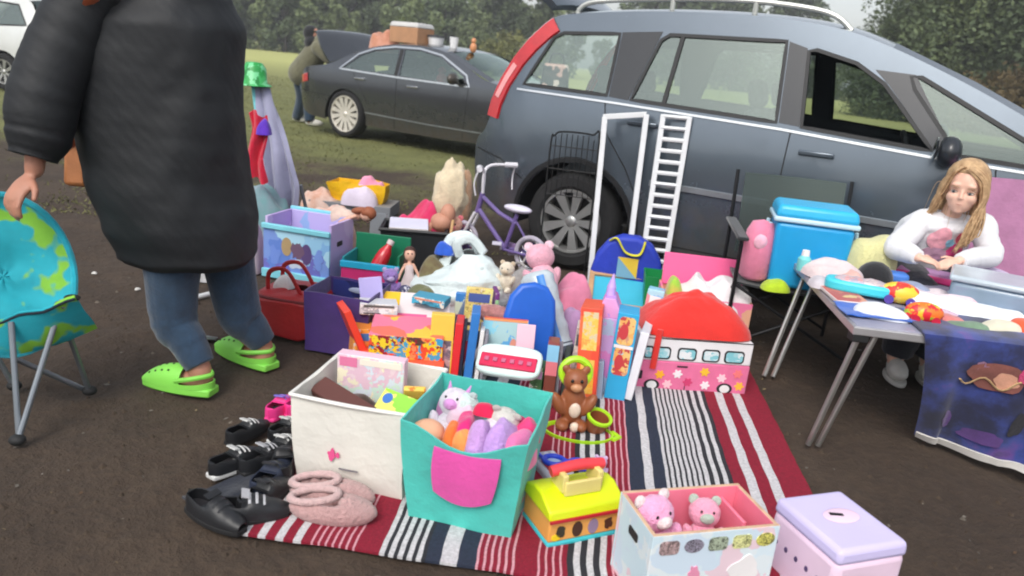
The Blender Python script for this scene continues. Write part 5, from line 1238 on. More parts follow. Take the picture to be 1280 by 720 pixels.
# papers under the goggles
redm = P('magazine red', [(222, 40, 38), (226, 46, 40), (214, 36, 40), (232, 90, 70)], 9, 4); 
o = carton('magazine', 'red magazine with white corner lying behind the yellow carry case', 'magazine', G(728, 588), (.19, .25, .006), RAD(4), (whitep, whitep, redm), bevel=0); 
fx(o, (.19, .25, .006), 't', .42, .42, .72, .62, plastic('white ink', (236, 232, 232), .6), 'title_panel', shape='flower')
o = carton('leaflet', 'pale lilac folded leaflet over the red magazine', 'leaflet', G(712, 568, .010), (.15, .10, .003), RAD(22), (plastic('lilac paper', (212, 198, 222), .7),)*3, bevel=0)
o = E('toy_console', 'grey and crimson toy console beside the blue goggles', 'toy', G(688, 592), RAD(25))
b = B(); b.box((0, 0, .022), (.10, .16, .044)); b.build('case', plastic('grey lilac plastic', (184, 180, 194)), o, bevel=.014, seg=3); b = B(); b.box((0, -.02, .046), (.07, .06, .006)); b.build('panel', plastic('crimson plastic', (176, 40, 66)), o, bevel=.002)
for i in range(3):
    b = B(); b.cyl((-.025+.025*i, .045, .042), (-.025+.025*i, .045, .052), .008); b.build('button', plastic('pale button', (220, 214, 224)), o)
o = E('goggles', 'royal blue toy goggles lying on papers by the turquoise cube', 'goggles', G(708, 582, .045), RAD(-8)); bluep = plastic('royal blue plastic', (40, 70, 206))
for s_ in (-1, 1):
    b = B(); b.tube([V((s_*.042+.034*math.cos(a), .028*math.sin(a), .012)) for a in [2*PI*i/24 for i in range(24)]], .009, 8, closed=True); r_ = b.build('eyepiece', bluep, o, smooth=180)
    b = B(); b.lathe([(0, .008), (.030, .008)], 20, M.Translation((s_*.042, 0, 0))); b.build('lens', plastic('pale blue lens', (176, 196, 222), .15), r_)
    b = B(); b.tube(catmull([(s_*.075, 0, .01), (s_*.10, .03, .012), (s_*.115, .07, .0)], 4), .006, 8); b.build('arm', bluep, o)
b = B(); b.tube([(-.01, 0, .016), (.01, 0, .016)], .008, 8); b.build('bridge', bluep, o)
o = plush('soft_toy', 'lilac translucent bubble toy behind the yellow carry case', G(748, 598), .09, (196, 162, 206), (214, 186, 222), RAD(-10), 'round')
# lime tray, bear, pot
limep = plastic('lime plastic', (172, 222, 34)); brn = plastic('brown plastic', (146, 84, 50), .45)
tr_ = E('play_tray', 'lime green plastic toy tray carrying a brown bear', 'toy', G(722, 546), RAD(-6))
b = B(); b.lathe([(0, 0), (.118, 0), (.128, .010), (.130, .026), (.122, .026), (.116, .012), (0, .010)], 36, M.Diagonal((1, .62, 1, 1))); b.build('tray', limep, tr_)
b = B(); b.tube([(.125, -.03, .02), (.15, .0, .02), (.125, .03, .02)], .010, 8); b.build('tray_lug', limep, tr_)
b = B(); b.tube([(-.125, -.02, .02), (-.15, .015, .02), (-.12, .04, .02)], .010, 8); b.build('tray_lug', limep, tr_)
br = E('toy_bear', 'brown plastic bear with cream belly and lime collar behind the tray', 'toy', G(712, 533, .012), RAD(4))
b = B(); b.ell((0, 0, .095), (.048, .042, .088)); b.ell((0, -.008, .19), (.046, .042, .046)); 
for s_ in (-1, 1): b.ell((.056*s_, -.02, .10), (.022, .026, .05), rot=M.Rotation(.5*s_, 3, 'Y')); b.ell((.035*s_, -.03, .02), (.026, .036, .022)); b.ell((.038*s_, .0, .232), (.016, .01, .016))
bodymesh(b, 'body', brn, br, .005, 2)
b = B(); b.ell((.005, -.040, .085), (.022, .012, .03)); b.build('belly_patch', plastic('cream belly', (228, 206, 186)), br)
b = B(); b.ell((.01, -.046, .02), (.018, .014, .02)); b.build('foot_pad', plastic('cream belly', (228, 206, 186)), br)
b = B(); b.ell((0, -.048, .178), (.022, .014, .016)); b.build('muzzle', plastic('pale muzzle', (196, 140, 100)), br)
for s_ in (-1, 1):
    b = B(); b.ell((.017*s_, -.046, .203), (.006, .005, .007)); b.build('eye', mat('black bead', (16, 15, 16), .15), br)
b = B(); b.tube([V((.052*math.cos(a), .012+.01*math.sin(a), .215+.048*math.sin(a))) for a in [2*PI*i/28 for i in range(28)]], .0135, 8, closed=True); b.build('collar', limep, br)
pt = E('toy_pot', 'brown toy pot with lime rim at the right end of the tray', 'toy', G(742, 538, .014), 0, rot=(RAD(14), RAD(12), 0))
b = B(); b.lathe([(0, .004), (.030, .004), (.040, .03), (.043, .066), (.036, .066), (.034, .02), (0, .014)], 28); b.build('pot', brn, pt); b = B(); b.lathe([(.044, .058), (.049, .062), (.049, .072), (.040, .074), (.037, .066)], 28, closed=True); b.build('rim', limep, pt)

# ---------------------------------------------------------------- unicorn toy box and lilac step stool (front right)
UH = .24
uc, UW, UD, ur = boxfit((817, 671), (976, 657), (786, 613), UH)
ub = E('toy_box', 'open wooden unicorn toy box with pink inside', 'toy box', uc, ur)
cloud = P('unicorn print', [(206, 226, 236), (214, 230, 238), (226, 232, 236), (232, 206, 216), (222, 232, 236), (206, 222, 236)], 14, 2, warp=.8, rough=.6)
pinkin = mat('pink lacquered board', (236, 128, 152), .5, 0, .06); woodm = mat('raw plywood edge', (206, 170, 140), .7, 0, .15, 30)
T_ = .012
for nm, c, s_, mi in (('front_panel', (0, -UD/2+T_/2, UH/2), (UW, T_, UH), 0), ('back_panel', (0, UD/2-T_/2, UH/2), (UW, T_, UH), 0), ('side_panel', (-UW/2+T_/2, 0, UH/2-.001), (T_, UD-2*T_-.001, UH), 0), ('side_panel', (UW/2-T_/2, 0, UH/2-.001), (T_, UD-2*T_-.001, UH), 0), ('bottom_panel', (0, 0, .012), (UW-2*T_-.001, UD-2*T_-.001, .012), 0)):
    b = B(); b.box(c, s_); inn = V((0, 0, 0))-V(c); b.bm.faces.ensure_lookup_table()
    for f in b.bm.faces:
        f.normal_update(); n_ = f.normal; cc_ = f.calc_center_median()
        f.material_index = 2 if abs(n_.z) > .5 else (1 if n_.dot(-V((cc_.x, cc_.y, 0))) > 0 and abs(n_.z) < .5 and n_.dot(V((c[0], c[1], 0))) < -.01 else 0)
    b.build(nm, [cloud, pinkin, woodm], ub, smooth=0, bevel=.002)
b = B(); b.box((UW/2-.055, .03, UH*.62), (.010, UD*.62, UH*.5)); b.build('divider', pinkin, ub, bevel=.002)
for i, (c_, sh_) in enumerate((((176, 150, 150), 'round'), ((132, 126, 140), 'oval'), ((150, 160, 140), 'round'), ((204, 206, 140), 'round'), ((196, 190, 100), 'oval'))): fx(ub, (UW, UD, UH), 'f', .06+.19*i, .77, .21+.19*i, .93, P('picture %d' % i, [c_, tuple(int(x*.6) for x in c_), tuple(min(235, int(x*1.2)) for x in c_)], 60, i, warp=.8), 'picture', .003, sh_)
fx(ub, (UW, UD, UH), 'f', .30, .38, .42, .62, plastic('pink ink soft', (232, 150, 180), .6), 'pony_picture', .003, 'blob'); fx(ub, (UW, UD, UH), 'f', .62, .30, .90, .66, plastic('white ink', (236, 232, 232), .6), 'pony_picture', .003, 'blob'); fx(ub, (UW, UD, UH), 'f', .05, .25, .2, .5, plastic('coral ink soft', (236, 150, 140), .6), 'pony_picture', .003, 'blob'); fx(ub, (UW, UD, UH), 'f', .40, .10, .62, .38, plastic('sky ink soft', (150, 206, 232), .6), 'pony_picture', .003, 'blob')
fx(ub, (UW, UD, UH), 'l', .38, .70, .64, .80, mat('handle hole', (40, 34, 34), .9), 'hand_hole', .003, 'round')
un, ux = V((-math.sin(ur), math.cos(ur), 0)), V((math.cos(ur), math.sin(ur), 0))
def inU(x, y, z): return uc+ux*x+un*y+V((0, 0, z))
plush('soft_toy', 'round pink and white soft toy at the left in the unicorn box', inU(-.095, -.005, .075), .215, (238, 168, 206), (230, 214, 214), ur, 'round', (RAD(-12), RAD(-6), ur+.2))
plush('soft_toy', 'small pink soft toy with grey patch in the middle of the unicorn box', inU(.025, -.01, .09), .175, (240, 160, 186), (176, 190, 176), ur, 'round', (RAD(-20), 0, ur-.3))
plush('soft_toy', 'white bead eyed soft toy low between the pink ones in the unicorn box', inU(-.03, -.05, .06), .15, (220, 216, 222), (206, 200, 206), ur, 'round')
heaped('cloth', 'deep pink cloth lining the bottom of the unicorn box', 'cloth', inU(-.01, 0, .02), UW*.86, UD*.8, .10, cloth('deep pink cloth', (206, 90, 130)), 4, ur)
heaped('orange_toy', 'orange and olive knitted scrap at the right of the unicorn box', 'toy', inU(.10, -.02, .10), .07, .10, .07, cloth('orange knit', (226, 140, 50), c2=(170, 160, 70)), 8, ur)
# lilac box
lc2, LW, LD, lr = boxfit((1052, 692), (1140, 678), (988, 618), .215)
ls = E('lidded_box', 'pale lilac lidded box with a slot and pierced dots', 'box', lc2, lr); LHH = .215
lilp = mat('pale lilac plastic', (206, 196, 236), .45, 0, .04, 3, .05, 60); pkl = mat('pale pink plastic', (234, 206, 226), .5, 0, .05)
b = B(); b.box((0, 0, .09), (LW*.99, LD*.99, .18), top=1.0); b.build('body', pkl, ls, bevel=.02, seg=3)
b = B(); b.box((0, 0, .193), (LW, LD, .044), top=.97); b.build('lid', lilp, ls, bevel=.014, seg=3)
b = B(); b.ell((.01, .01, .2165), (.055, .034, .004)); b.build('slot_surround', pkl, ls); b = B(); b.box((-.006, .012, .2205), (.036, .011, .003), rot=M.Rotation(-.35, 3, 'Z')); b.build('slot', mat('slot black', (20, 18, 24), .9), ls)
dk = mat('dot hole', (86, 66, 110), .8)
for i in range(5): fx(ls, (LW*.99, LD*.99, .18), 'f', .10+.17*i, .48, .16+.17*i, .56, dk, 'pierced_dot', .002, 'oval')
for i in range(5): fx(ls, (LW*.99, LD*.99, .18), 'l', .12+.16*i, .50, .17+.16*i, .59, dk, 'pierced_dot', .002, 'oval')
# ================================================================ goods: middle and back of the pitch
def wall(name, label, cat, base_px, w, d, h, rz, mats, rot=None, z=.008, group=None, bevel=.003, off=(0, 0, 0)):
    p = G(*base_px, 0); p.z = z; p += V(off)
    return carton(name, label, cat, p, (w, d, h), RAD(rz), mats, None if rot is None else (RAD(rot[0]), RAD(rot[1]), RAD(rz)), group, bevel)
pl = plastic
# ---- red lidded bus box, pink box behind
A_, C_ = G(796, 488), G(928, 496); bwv = (C_-A_); brz = math.atan2(bwv.y, bwv.x); bn = V((-math.sin(brz), math.cos(brz), 0)); BW, BD, BH = bwv.length*1.04, .30, .235
bc = (A_+C_)/2+bn*BD/2; bc.z = .01
bus = E('toy_bus_box', 'bus shaped fabric toy box in pink and white with puffy red lid', 'toy box', bc, brz)
b = B(); b.box((0, 0, BH*.28), (BW, BD, BH*.56)); b.build('lower_body', cloth('bus pink cloth', (222, 110, 152), .06), bus, bevel=.006)
b = B(); b.box((0, 0, BH*.78), (BW*.998, BD*.998, BH*.438)); b.build('upper_body', mat('bus white cloth', (226, 224, 226), .7, 0, .04), bus, bevel=.006)
bsz = (BW, BD, BH); ink = pl('black outline ink', (28, 26, 30), .6); glz = P('window print', [(130, 196, 206), (206, 222, 226), (160, 206, 214), (226, 230, 232)], 26, 2, warp=.5)
for u0, u1 in ((.03, .115), (.13, .27), (.33, .50), (.55, .71), (.75, .93)):
    fr_ = fx(bus, bsz, 'f', u0, .60, u1, .84, ink, 'window', .003, 'round'); q_ = fx(bus, bsz, 'f', u0+.014, .63, u1-.014, .81, glz, 'pane', .005, 'round'); q_.parent = fr_
for u in (.14, .80):
    w_ = fx(bus, bsz, 'f', u-.07, -.01, u+.07, .20, ink, 'wheel_picture', .003, 'oval'); q_ = fx(bus, bsz, 'f', u-.045, .02, u+.045, .17, whitep, 'hub_picture', .005, 'oval'); q_.parent = w_
for u, v_, c_ in ((.20, .30, (240, 170, 40)), (.36, .33, (236, 226, 230)), (.60, .40, (236, 186, 50)), (.62, .14, (236, 226, 230)), (.90, .40, (232, 120, 120)), (.93, .16, (240, 180, 60)), (.46, .18, (206, 60, 110)), (.76, .30, (240, 200, 210)), (.28, .12, (240, 190, 200))): fx(bus, bsz, 'f', u-.045, v_-.09, u+.045, v_+.09, pl('flower %d %d %d' % c_, c_, .6), 'flower_print', .004, 'flower')
fx(bus, bsz, 'f', .015, .2, .045, .36, ink, 'lamp_print', .003, 'round'); fx(bus, bsz, 'f', .345, .46, .44, .49, ink, 'trim_print', .003); fx(bus, bsz, 'f', .435, .02, .443, .22, ink, 'trim_print', .003)
fx(bus, bsz, 'f', 0, .985, 1, 1.0, ink, 'top_seam', .003)
redc = cloth('red quilted cloth', (214, 44, 36), .1, 9)
b = B()
def _lid(u, v):
    th = u*2*PI; r = v; cx_, sy_ = math.cos(th), math.sin(th); k = (abs(cx_)**5+abs(sy_)**5)**(-1/5); x, y = cx_*k*r, sy_*k*r
    return V((x*BW*.485+.012, y*BD*.49, BH+.004+.135*max(0, 1-r**1.7)**.62*(1+.10*NZ.noise(V((x*2, y*2, 4))))+.028*max(0, 1-r*1.6)+.012*NZ.noise(V((x*4, y*4, 1)))*(1-r**4)+.008*(1-abs(NZ.noise(V((x*3, y*3, 7))))*2)*(1-r**4)))
b.grid(_lid, 48, 24, wrap=True); b.build('lid', redc, bus, smooth=180, solid=.012)
b = B(); b.tube(catmull([(-BW*.36, -BD*.53, BH+.04), (-BW*.37, -BD*.54, BH*.8), (-BW*.375, -BD*.525, BH*.42)], 5), .014, 8, sy=.5); b.build('lid_strap', redc, bus)
# pink box behind the bus
pb = G(868, 432, 0)+V((.03, .10, 0)); pbx = E('pink_toy_box', 'open pink box with raised lid behind the toy bus box', 'toy box', pb, RAD(-6))
pkb = mat('bubblegum pink board', (232, 92, 146), .5, 0, .05)
b = B(); bin_mesh(b, .44, .28, .26, 1, 0, 6, .001, 4, 3); b.build('body', P('wood and pink', [(214, 150, 120), (226, 170, 140), (232, 120, 160)], 8, 3, warp=.8), pbx, smooth=30, solid=.012, offset=-1)
b = B(); b.box((.0, .15, .325), (.42, .014, .17), rot=M.Rotation(RAD(-14), 3, 'X')); b.build('lid', pkb, pbx, bevel=.004)
lo = lambda x, y, z: pb+M.Rotation(RAD(-6), 3, 'Z') @ V((x, y, z))
heaped('white_fabric', 'crumpled white net fabric spilling from the pink box behind the bus', 'cloth', lo(.03, -.02, .17), .40, .26, .20, cloth('white net cloth', (226, 220, 222), .08), 5, RAD(-6), .5, 12)
heaped('lime_fabric', 'lime and orange cloth at the left of the pink box', 'cloth', lo(-.155, -.04, .17), .10, .20, .17, cloth('lime orange cloth', (150, 196, 60), .2, 9, c2=(226, 150, 90)), 7, RAD(-6), .4, 12)
heaped('white_cushion', 'small white cushion at the right end of the pink box', 'cushion', lo(.155, -.06, .19), .15, .14, .14, cloth('white cushion', (222, 222, 222), .04), 9, RAD(-6), .15, 6)
# ---- games and boxes standing left of the bus
gg = 'game boxes standing in a row left of the toy bus'
o = wall('game_box', 'tall orange red game box with yellow pictures, left of the lilac castle box', 'game', (733, 496), .085, .22, .385, -9, (P('orange game', [(236, 92, 60), (240, 110, 66), (232, 80, 58)], 10, 1), pl('orange card', (232, 92, 58), .5), pl('orange card', (232, 92, 58), .5)), (-7, -3), group=gg)
fx(o, (.085, .22, .385), 'f', .15, .56, .85, .96, P('game yellow', [(240, 200, 110), (236, 190, 84), (214, 196, 160), (236, 160, 80)], 40, 2), 'picture'); fx(o, (.085, .22, .385), 'f', .18, .10, .82, .46, P('game amber', [(242, 176, 60), (240, 190, 90), (236, 160, 60)], 40, 3), 'picture')
o = E('castle_toy', 'lilac and pink castle doll box with a pointed spire', 'toy', G(752, 492)+V((0, .06, .008)), RAD(-9), gg, (RAD(-5), 0, RAD(-9)))
b = B(); b.box((0, 0, .16), (.105, .18, .32)); b.build('box', P('castle print', [(196, 150, 220), (226, 140, 206), (206, 170, 226), (176, 196, 226), (214, 150, 206)], 14, 3, warp=.6), o, bevel=.003)
b = B(); b.prism([(-.055, .32), (.055, .32), (.015, .40), (-.03, .40)], .17, M.Translation((0, .085, 0)) @ M.Rotation(PI/2, 4, 'X')); b.build('roof', P('castle roof', [(222, 110, 206), (200, 150, 226), (226, 160, 214)], 12, 5), o, bevel=.003)
b = B(); b.cyl((-.01, 0, .39), (-.01, 0, .43), .022, .018); b.cyl((-.01, 0, .43), (-.008, 0, .49), .02, .002); b.build('spire', pl('lilac plastic', (190, 160, 226)), o)
o = wall('game_box', 'tall sky blue boxed dolls with two round pictures, right of the castle', 'game', (768, 494),   .085, .16, .365, -9, (pl('sky blue card', (44, 164, 214), .45),)*3, (-5, 2), group=gg)
for k, v_ in enumerate((.80, .45)):
    fx(o, (.085, .16, .365), 'f', .12, v_-.16, .9, v_+.16, P('doll picture %d' % k, [(232, 190, 120), (226, 170, 96), (206, 150, 120), (190, 70, 70), (150, 206, 220)], 34, 6+k), 'picture', .003, 'round')
    f_ = fx(o, (.085, .16, .365), 'f', .2, v_-.10, .62, v_+.08, pl('red picture', (196, 60, 66), .5), 'face_picture', .005, 'oval')
fx(o, (.085, .16, .365), 'f', .05, .60, .95, .635, pl('white ink', (236, 232, 232), .6), 'title_panel', .004)
o = wall('game_box', 'white sided box leaning against the toy bus', 'game', (788, 494), .035, .24, .29, -14, (pl('white card sheen', (222, 222, 228), .45),)*3, (-6, 6), group=gg, off=(0, .02, 0))
o = wall('game_box', 'slim pale blue box with pink picture standing behind the white box', 'game', (800, 455), .075, .08, .36, -14, (P('pale blue game', [(130, 196, 222), (170, 214, 228), (226, 150, 160), (140, 190, 226)], 14, 4),)*3, (-4, 4), group=gg)
fx(o, (.075, .08, .36), 'f', .2, .66, .85, .92, pl('white ink', (236, 232, 232), .6), 'title_panel')
o = wall('game_box', 'clear plastic grey pack in front of the castle box', 'pack', (744, 499), .055, .05, .16, -9, (pl('grey blue film', (150, 172, 196), .2),)*3, (-6, -4), group=gg)
o = wall('game_box', 'slim brown and sky blue box standing right of the blue board', 'game', (684, 505), .045, .13, .255, -4, (P('brown sky game', [(120, 62, 50), (150, 70, 60), (150, 90, 70)], 12, 4),)*3, (-5, 0), group=gg)
fx(o, (.045, .13, .255), 'f', 0, .74, 1, 1, pl('light sky card', (140, 196, 230), .5), 'printed_panel'); fx(o, (.045, .13, .255), 'f', 0, .52, 1, .74, pl('salmon card', (222, 120, 130), .5), 'printed_panel'); fx(o, (.045, .13, .255), 'f', .05, .18, .95, .26, pl('amber card', (214, 160, 60), .5), 'printed_panel')
o = wall('book', 'thin dark book standing behind the brown bear', 'book', (703, 500), .022, .16, .20, -4, (pl('dark green card', (52, 64, 60), .6),)*3, (-4, 0)); o = wall('book', 'thin grey book standing between the bear and the blue board', 'book', (694, 500), .014, .16, .22, -4, (pl('grey card', (140, 140, 150), .6),)*3, (-4, 0))
# ---- blue sledge board and what leans on it
o = E('plastic_sledge', 'tall royal blue round topped plastic sledge standing on end', 'sledge', G(652, 476)+V((.0, .10, 0)), RAD(10), None, (RAD(-9), RAD(4), RAD(8)))
b = B(); SL = [(-.10, 0), (.10, 0), (.115, .12), (.115, .24), (.10, .33), (.06, .385), (0, .40), (-.06, .385), (-.10, .33), (-.115, .24), (-.115, .12)]; b.prism(SL, .05, M.Translation((0, .025, 0)) @ M.Rotation(PI/2, 4, 'X')); b.build('board', mat('royal blue moulded plastic', (32, 98, 200), .4, 0, .1, 7), o, bevel=.018, seg=3)
o = E('bedding_roll', 'clear plastic roll of pale grey bedding with blue strap', 'bedding', G(690, 462)+V((.03, .10, .02)), 0, None, (RAD(-20), RAD(-24), RAD(-6)))
b = B(); b.lathe([(0, 0), (.06, .0), (.078, .02)]+[(.080+.004*math.sin(k*2.1), .02+.36*k/12) for k in range(1, 13)]+[(.06, .405), (0, .41)], 28); b.build('roll', mat('pale wrapped bedding', (188, 200, 206), .22, 0, .18, 7, .5, 16, .02, coat=.4), o, smooth=180)
b = B(); b.tube([(.03, -.079, .05), (.03, -.082, .2), (.03, -.079, .38)], .018, 8, sy=.35); b.build('strap', pl('cornflower strap', (74, 140, 214)), o)
b = B(); b.lathe([(0, -.004), (.062, -.003), (.081, .018), (.083, .06), (.079, .06)], 28); b.build('end_cap', mat('dark grey cloth end', (72, 80, 92), .8), o, smooth=180)
plush('soft_toy', 'large pale pink soft toy lying above the clear bedding roll', G(680, 402)+V((.0, .10, .10)), .33, (232, 172, 190), (236, 196, 210), RAD(194), 'round', (RAD(30), RAD(8), RAD(190)), snout=False)
# ---- box stack behind the white tub
bg_ = 'books and boxes stacked behind the off white tub'
o = wall('board_game', 'white and pink board game with yellow corner lying on the box stack', 'game', (508, 452), .33, .24, .03, 5, (P('rainbow edge', [(236, 90, 60), (240, 190, 40), (60, 160, 210), (236, 150, 110), (190, 50, 70)], 18, 2), pl('white card', (226, 226, 226), .6), pl('pale rose card', (232, 216, 216), .6)), (24, 0), z=.18, group=bg_, off=(0, .10, 0))
fx(o, (.33, .24, .03), 't', .02, .62, .32, .98, pl('egg yellow ink', (240, 190, 40), .5), 'picture'); f_ = fx(o, (.33, .24, .03), 't', .0, .16, .70, .40, pl('rose pink ink', (232, 96, 146), .5), 'picture', .004); fx(o, (.33, .24, .03), 't', .45, .10, .9, .18, pl('mint ink', (140, 206, 206), .5), 'picture', .0045)
o = wall('board_game', 'bright patchwork game box under the white and pink board game', 'game', (505, 470), .30, .20, .12, 5, (P('patchwork game', [(236, 86, 52), (244, 210, 30), (70, 170, 214), (240, 150, 96), (150, 30, 50), (90, 70, 60), (244, 220, 50)], 24, 7, warp=.9), pl('orange card', (232, 92, 58), .5), P('patch top', [(236, 110, 90), (240, 190, 60), (226, 120, 150)], 10, 3)), (6, 0), z=.09, group=bg_, off=(0, .05, 0))
o = wall('board_game', 'plain orange box at the bottom of the stack behind the tub', 'game', (500, 478), .34, .24, .09, 3, (pl('orange card', (232, 92, 58), .5),)*3, group=bg_, off=(0, .08, 0))
o = wall('book', 'tomato red book at the left edge of the box stack', 'book', (448, 462), .03, .17, .22, 26, (pl('tomato card', (232, 66, 44), .5),)*3, (-4, -22), group=bg_, off=(0, .06, .05))
o = wall('book', 'lavender card book poking up left of the yellow corner', 'book', (462, 452), .10, .02, .28, 8, (pl('lavender card', (186, 176, 232), .5),)*3, (-10, -8), group=bg_, off=(0, .12, .05))
o = wall('book', 'yellow picture book standing at the right of the box stack', 'book', (548, 478), .095, .05, .27, 4, (pl('mustard card', (236, 196, 76), .5),)*3, (-6, 0), group=bg_, off=(0, .02, .01)); fx(o, (.095, .05, .27), 'f', .22, .05, .92, .60, P('portrait picture', [(206, 190, 190), (150, 120, 130), (190, 150, 150), (110, 96, 110)], 40, 3), 'picture')
o = wall('book', 'slim scarlet book between the yellow and the blue books', 'book', (566, 478), .032, .16, .245, 2, (pl('scarlet card', (222, 40, 46), .5),)*3, (-5, 2), group=bg_, off=(0, .06, 0)); o = wall('book', 'dark navy thin book beside the scarlet book', 'book', (573, 478), .014, .16, .23, 2, (pl('navy card', (30, 36, 60), .5),)*3, (-5, 2), group=bg_, off=(0, .06, 0))
o = wall('book', 'tall azure blue annual next to the sky blue puzzle box', 'book', (583, 478), .036, .16, .29, 2, (pl('azure card', (48, 120, 196), .45),)*3, (-5, 3), group=bg_, off=(0, .06, 0)); o = wall('book', 'white paperback right of the azure annual', 'book', (594, 478), .018, .15, .22, 2, (whitep,)*3, (-5, 3), group=bg_, off=(0, .05, 0)); o = wall('book', 'grey paperback right of the white one', 'book', (600, 478), .014, .15, .21, 2, (pl('grey card', (140, 140, 150), .6),)*3, (-5, 3), group=bg_, off=(0, .04, 0))
o = wall('puzzle_box', 'sky blue puzzle box with orange top edge before the blue sledge', 'puzzle', (626, 474), .19, .04, .25, 1, (P('sky puzzle', [(120, 196, 222), (140, 206, 226), (170, 206, 210), (190, 200, 196), (96, 170, 222)], 13, 8, warp=.7), pl('light sky card', (140, 196, 230), .5), pl('orange card', (232, 92, 58), .5)), (-10, 0), group=bg_, off=(0, .0, .005))
fx(o, (.19, .04, .25), 'f', .02, .96, .98, 1.0, pl('apricot card', (236, 150, 96), .5), 'edge_band'); fx(o, (.19, .04, .25), 'f', .55, .05, .72, .42, pl('brick picture', (206, 90, 76), .5), 'picture', .004, 'round'); fx(o, (.19, .04, .25), 'f', .62, .42, .78, .68, pl('skin picture', (226, 150, 130), .5), 'picture', .004, 'oval'); fx(o, (.19, .04, .25), 'f', .78, .08, .92, .40, pl('pale rose card', (232, 216, 216), .6), 'picture', .004)
b = B(); b.ell((0, 0, 0), (.085, .04, .042), fn=lambda p, d: p*(1+.14*NZ.noise(d*3.5))); b.ell((.05, 0, -.01), (.05, .035, .035)); o = bodymesh(b, 'soft_toy', cloth('dusty rose plush', (178, 120, 116), .25, 30), None, .006, 2); put(o, G(610, 452)+V((0, .0, .23)), RAD(-8)); tag(o, 'dusty rose and grey plush draped over the sky blue puzzle box', 'soft toy')
o = E('toy_console', 'white and mint tray with crimson panel of white squares behind the turquoise cube', 'toy', G(632, 508)+V((0, .05, .16)), 0, None, (RAD(38), RAD(-2), RAD(-12)))
b = B(); b.prism([(.13*math.copysign(abs(math.cos(a))**.5, math.cos(a)), .07*math.copysign(abs(math.sin(a))**.5, math.sin(a))) for a in [2*PI*i/36 for i in range(36)]], .03); b.build('tray', pl('mint white plastic', (206, 228, 226)), o, bevel=.008)
b = B(); b.box((0, -.012, .033), (.225, .06, .012)); pn = b.build('panel', pl('crimson pink plastic', (206, 20, 76)), o, bevel=.004)
for i in range(6):
    b = B(); b.box((-.085+.034*i, -.012, .041), (.018, .018, .008)); b.build('key', pl('pale pink key', (232, 170, 190) if i % 2 else (190, 96, 130)), pn, bevel=.002)
o = wall('card', 'pale pink card tucked behind the crimson panel', 'card', (650, 500), .075, .005, .10, 2, (pl('pale pink card', (230, 170, 206), .6),)*3, (-14, 0), z=.19, off=(0, .08, 0))
# ---- white carrier bag, orange packet
o = E('carrier_bag', 'white plastic carrier bag with handles, open at the left', 'bag', G(568, 398)+V((0, .20, 0)), RAD(-6)); bagm = mat('thin white plastic film', (214, 226, 226), .35, 0, .06, 6, .6, 12, .03)
def bagf(u, v):
    th = u*2*PI; k = interp(v, [0, .25, .6, .85, 1], [.92, 1.05, .92, .62, .34]); q = V((math.cos(th)*1.6, math.sin(th)*1.6, v*3)); k *= 1+.16*(1-2*abs(NZ.noise(q)))*.7
    return V((.245*k*math.cos(th)+.02*v, .18*k*math.sin(th), .31*v*(1-.30*max(0, -math.cos(th))*(v > .5)*(1 if math.sin(th) < .4 else .4))))
b = B(); b.grid(bagf, 56, 26, wrap=True); b.build('body', bagm, o, smooth=180, solid=.002)
for pts in ([(.0, -.03, .28), (-.02, -.05, .36), (.05, -.02, .385), (.12, .0, .31)], [(-.10, .05, .26), (-.08, .07, .355), (.02, .08, .375), (.09, .06, .29)]):
    b = B(); b.tube(catmull(pts, 6), .026, 8, sy=.22); b.build('handle', bagm, o, smooth=180)
b = B(); b.grid(lambda u, v: V((.12+.10*u+.05*math.sin(v*3), -.10+.16*v, .26-.18*u+.03*NZ.noise(V((u*4, v*4, 1))))), 10, 10); b.build('side_gusset', bagm, o, smooth=180, solid=.002)
heaped('bag_contents', 'brown and olive clothes showing in the mouth of the white carrier bag', 'clothes', G(540, 385)+V((0, .14, .10)), .22, .20, .16, cloth('brown olive clothes', (96, 76, 54), .2, 8, c2=(140, 140, 96)), 4, 0, .4, 10)
heaped('blue_cloth', 'royal blue cloth sticking out of the top of the white carrier bag', 'cloth', G(545, 395)+V((0, .26, .27)), .12, .08, .07, cloth('royal blue cloth', (44, 92, 200)), 4, 0, .4, 14)
o = wall('biscuit_packet', 'small orange and brown packet in front of the white carrier bag', 'packet', (602, 402), .10, .05, .12, -4, (P('biscuit print', [(206, 150, 80), (190, 130, 70), (226, 180, 110), (170, 176, 176)], 24, 9),)*3, (-8, 3), z=.05, off=(0, .02, 0))
o = wall('packet', 'small white and blue packet left of the orange packet', 'packet', (573, 408), .05, .04, .11, -4, (P('white blue pack', [(226, 228, 230), (60, 130, 200), (206, 214, 190)], 20, 3),)*3, (-6, 0), z=.06, off=(0, .02, 0))
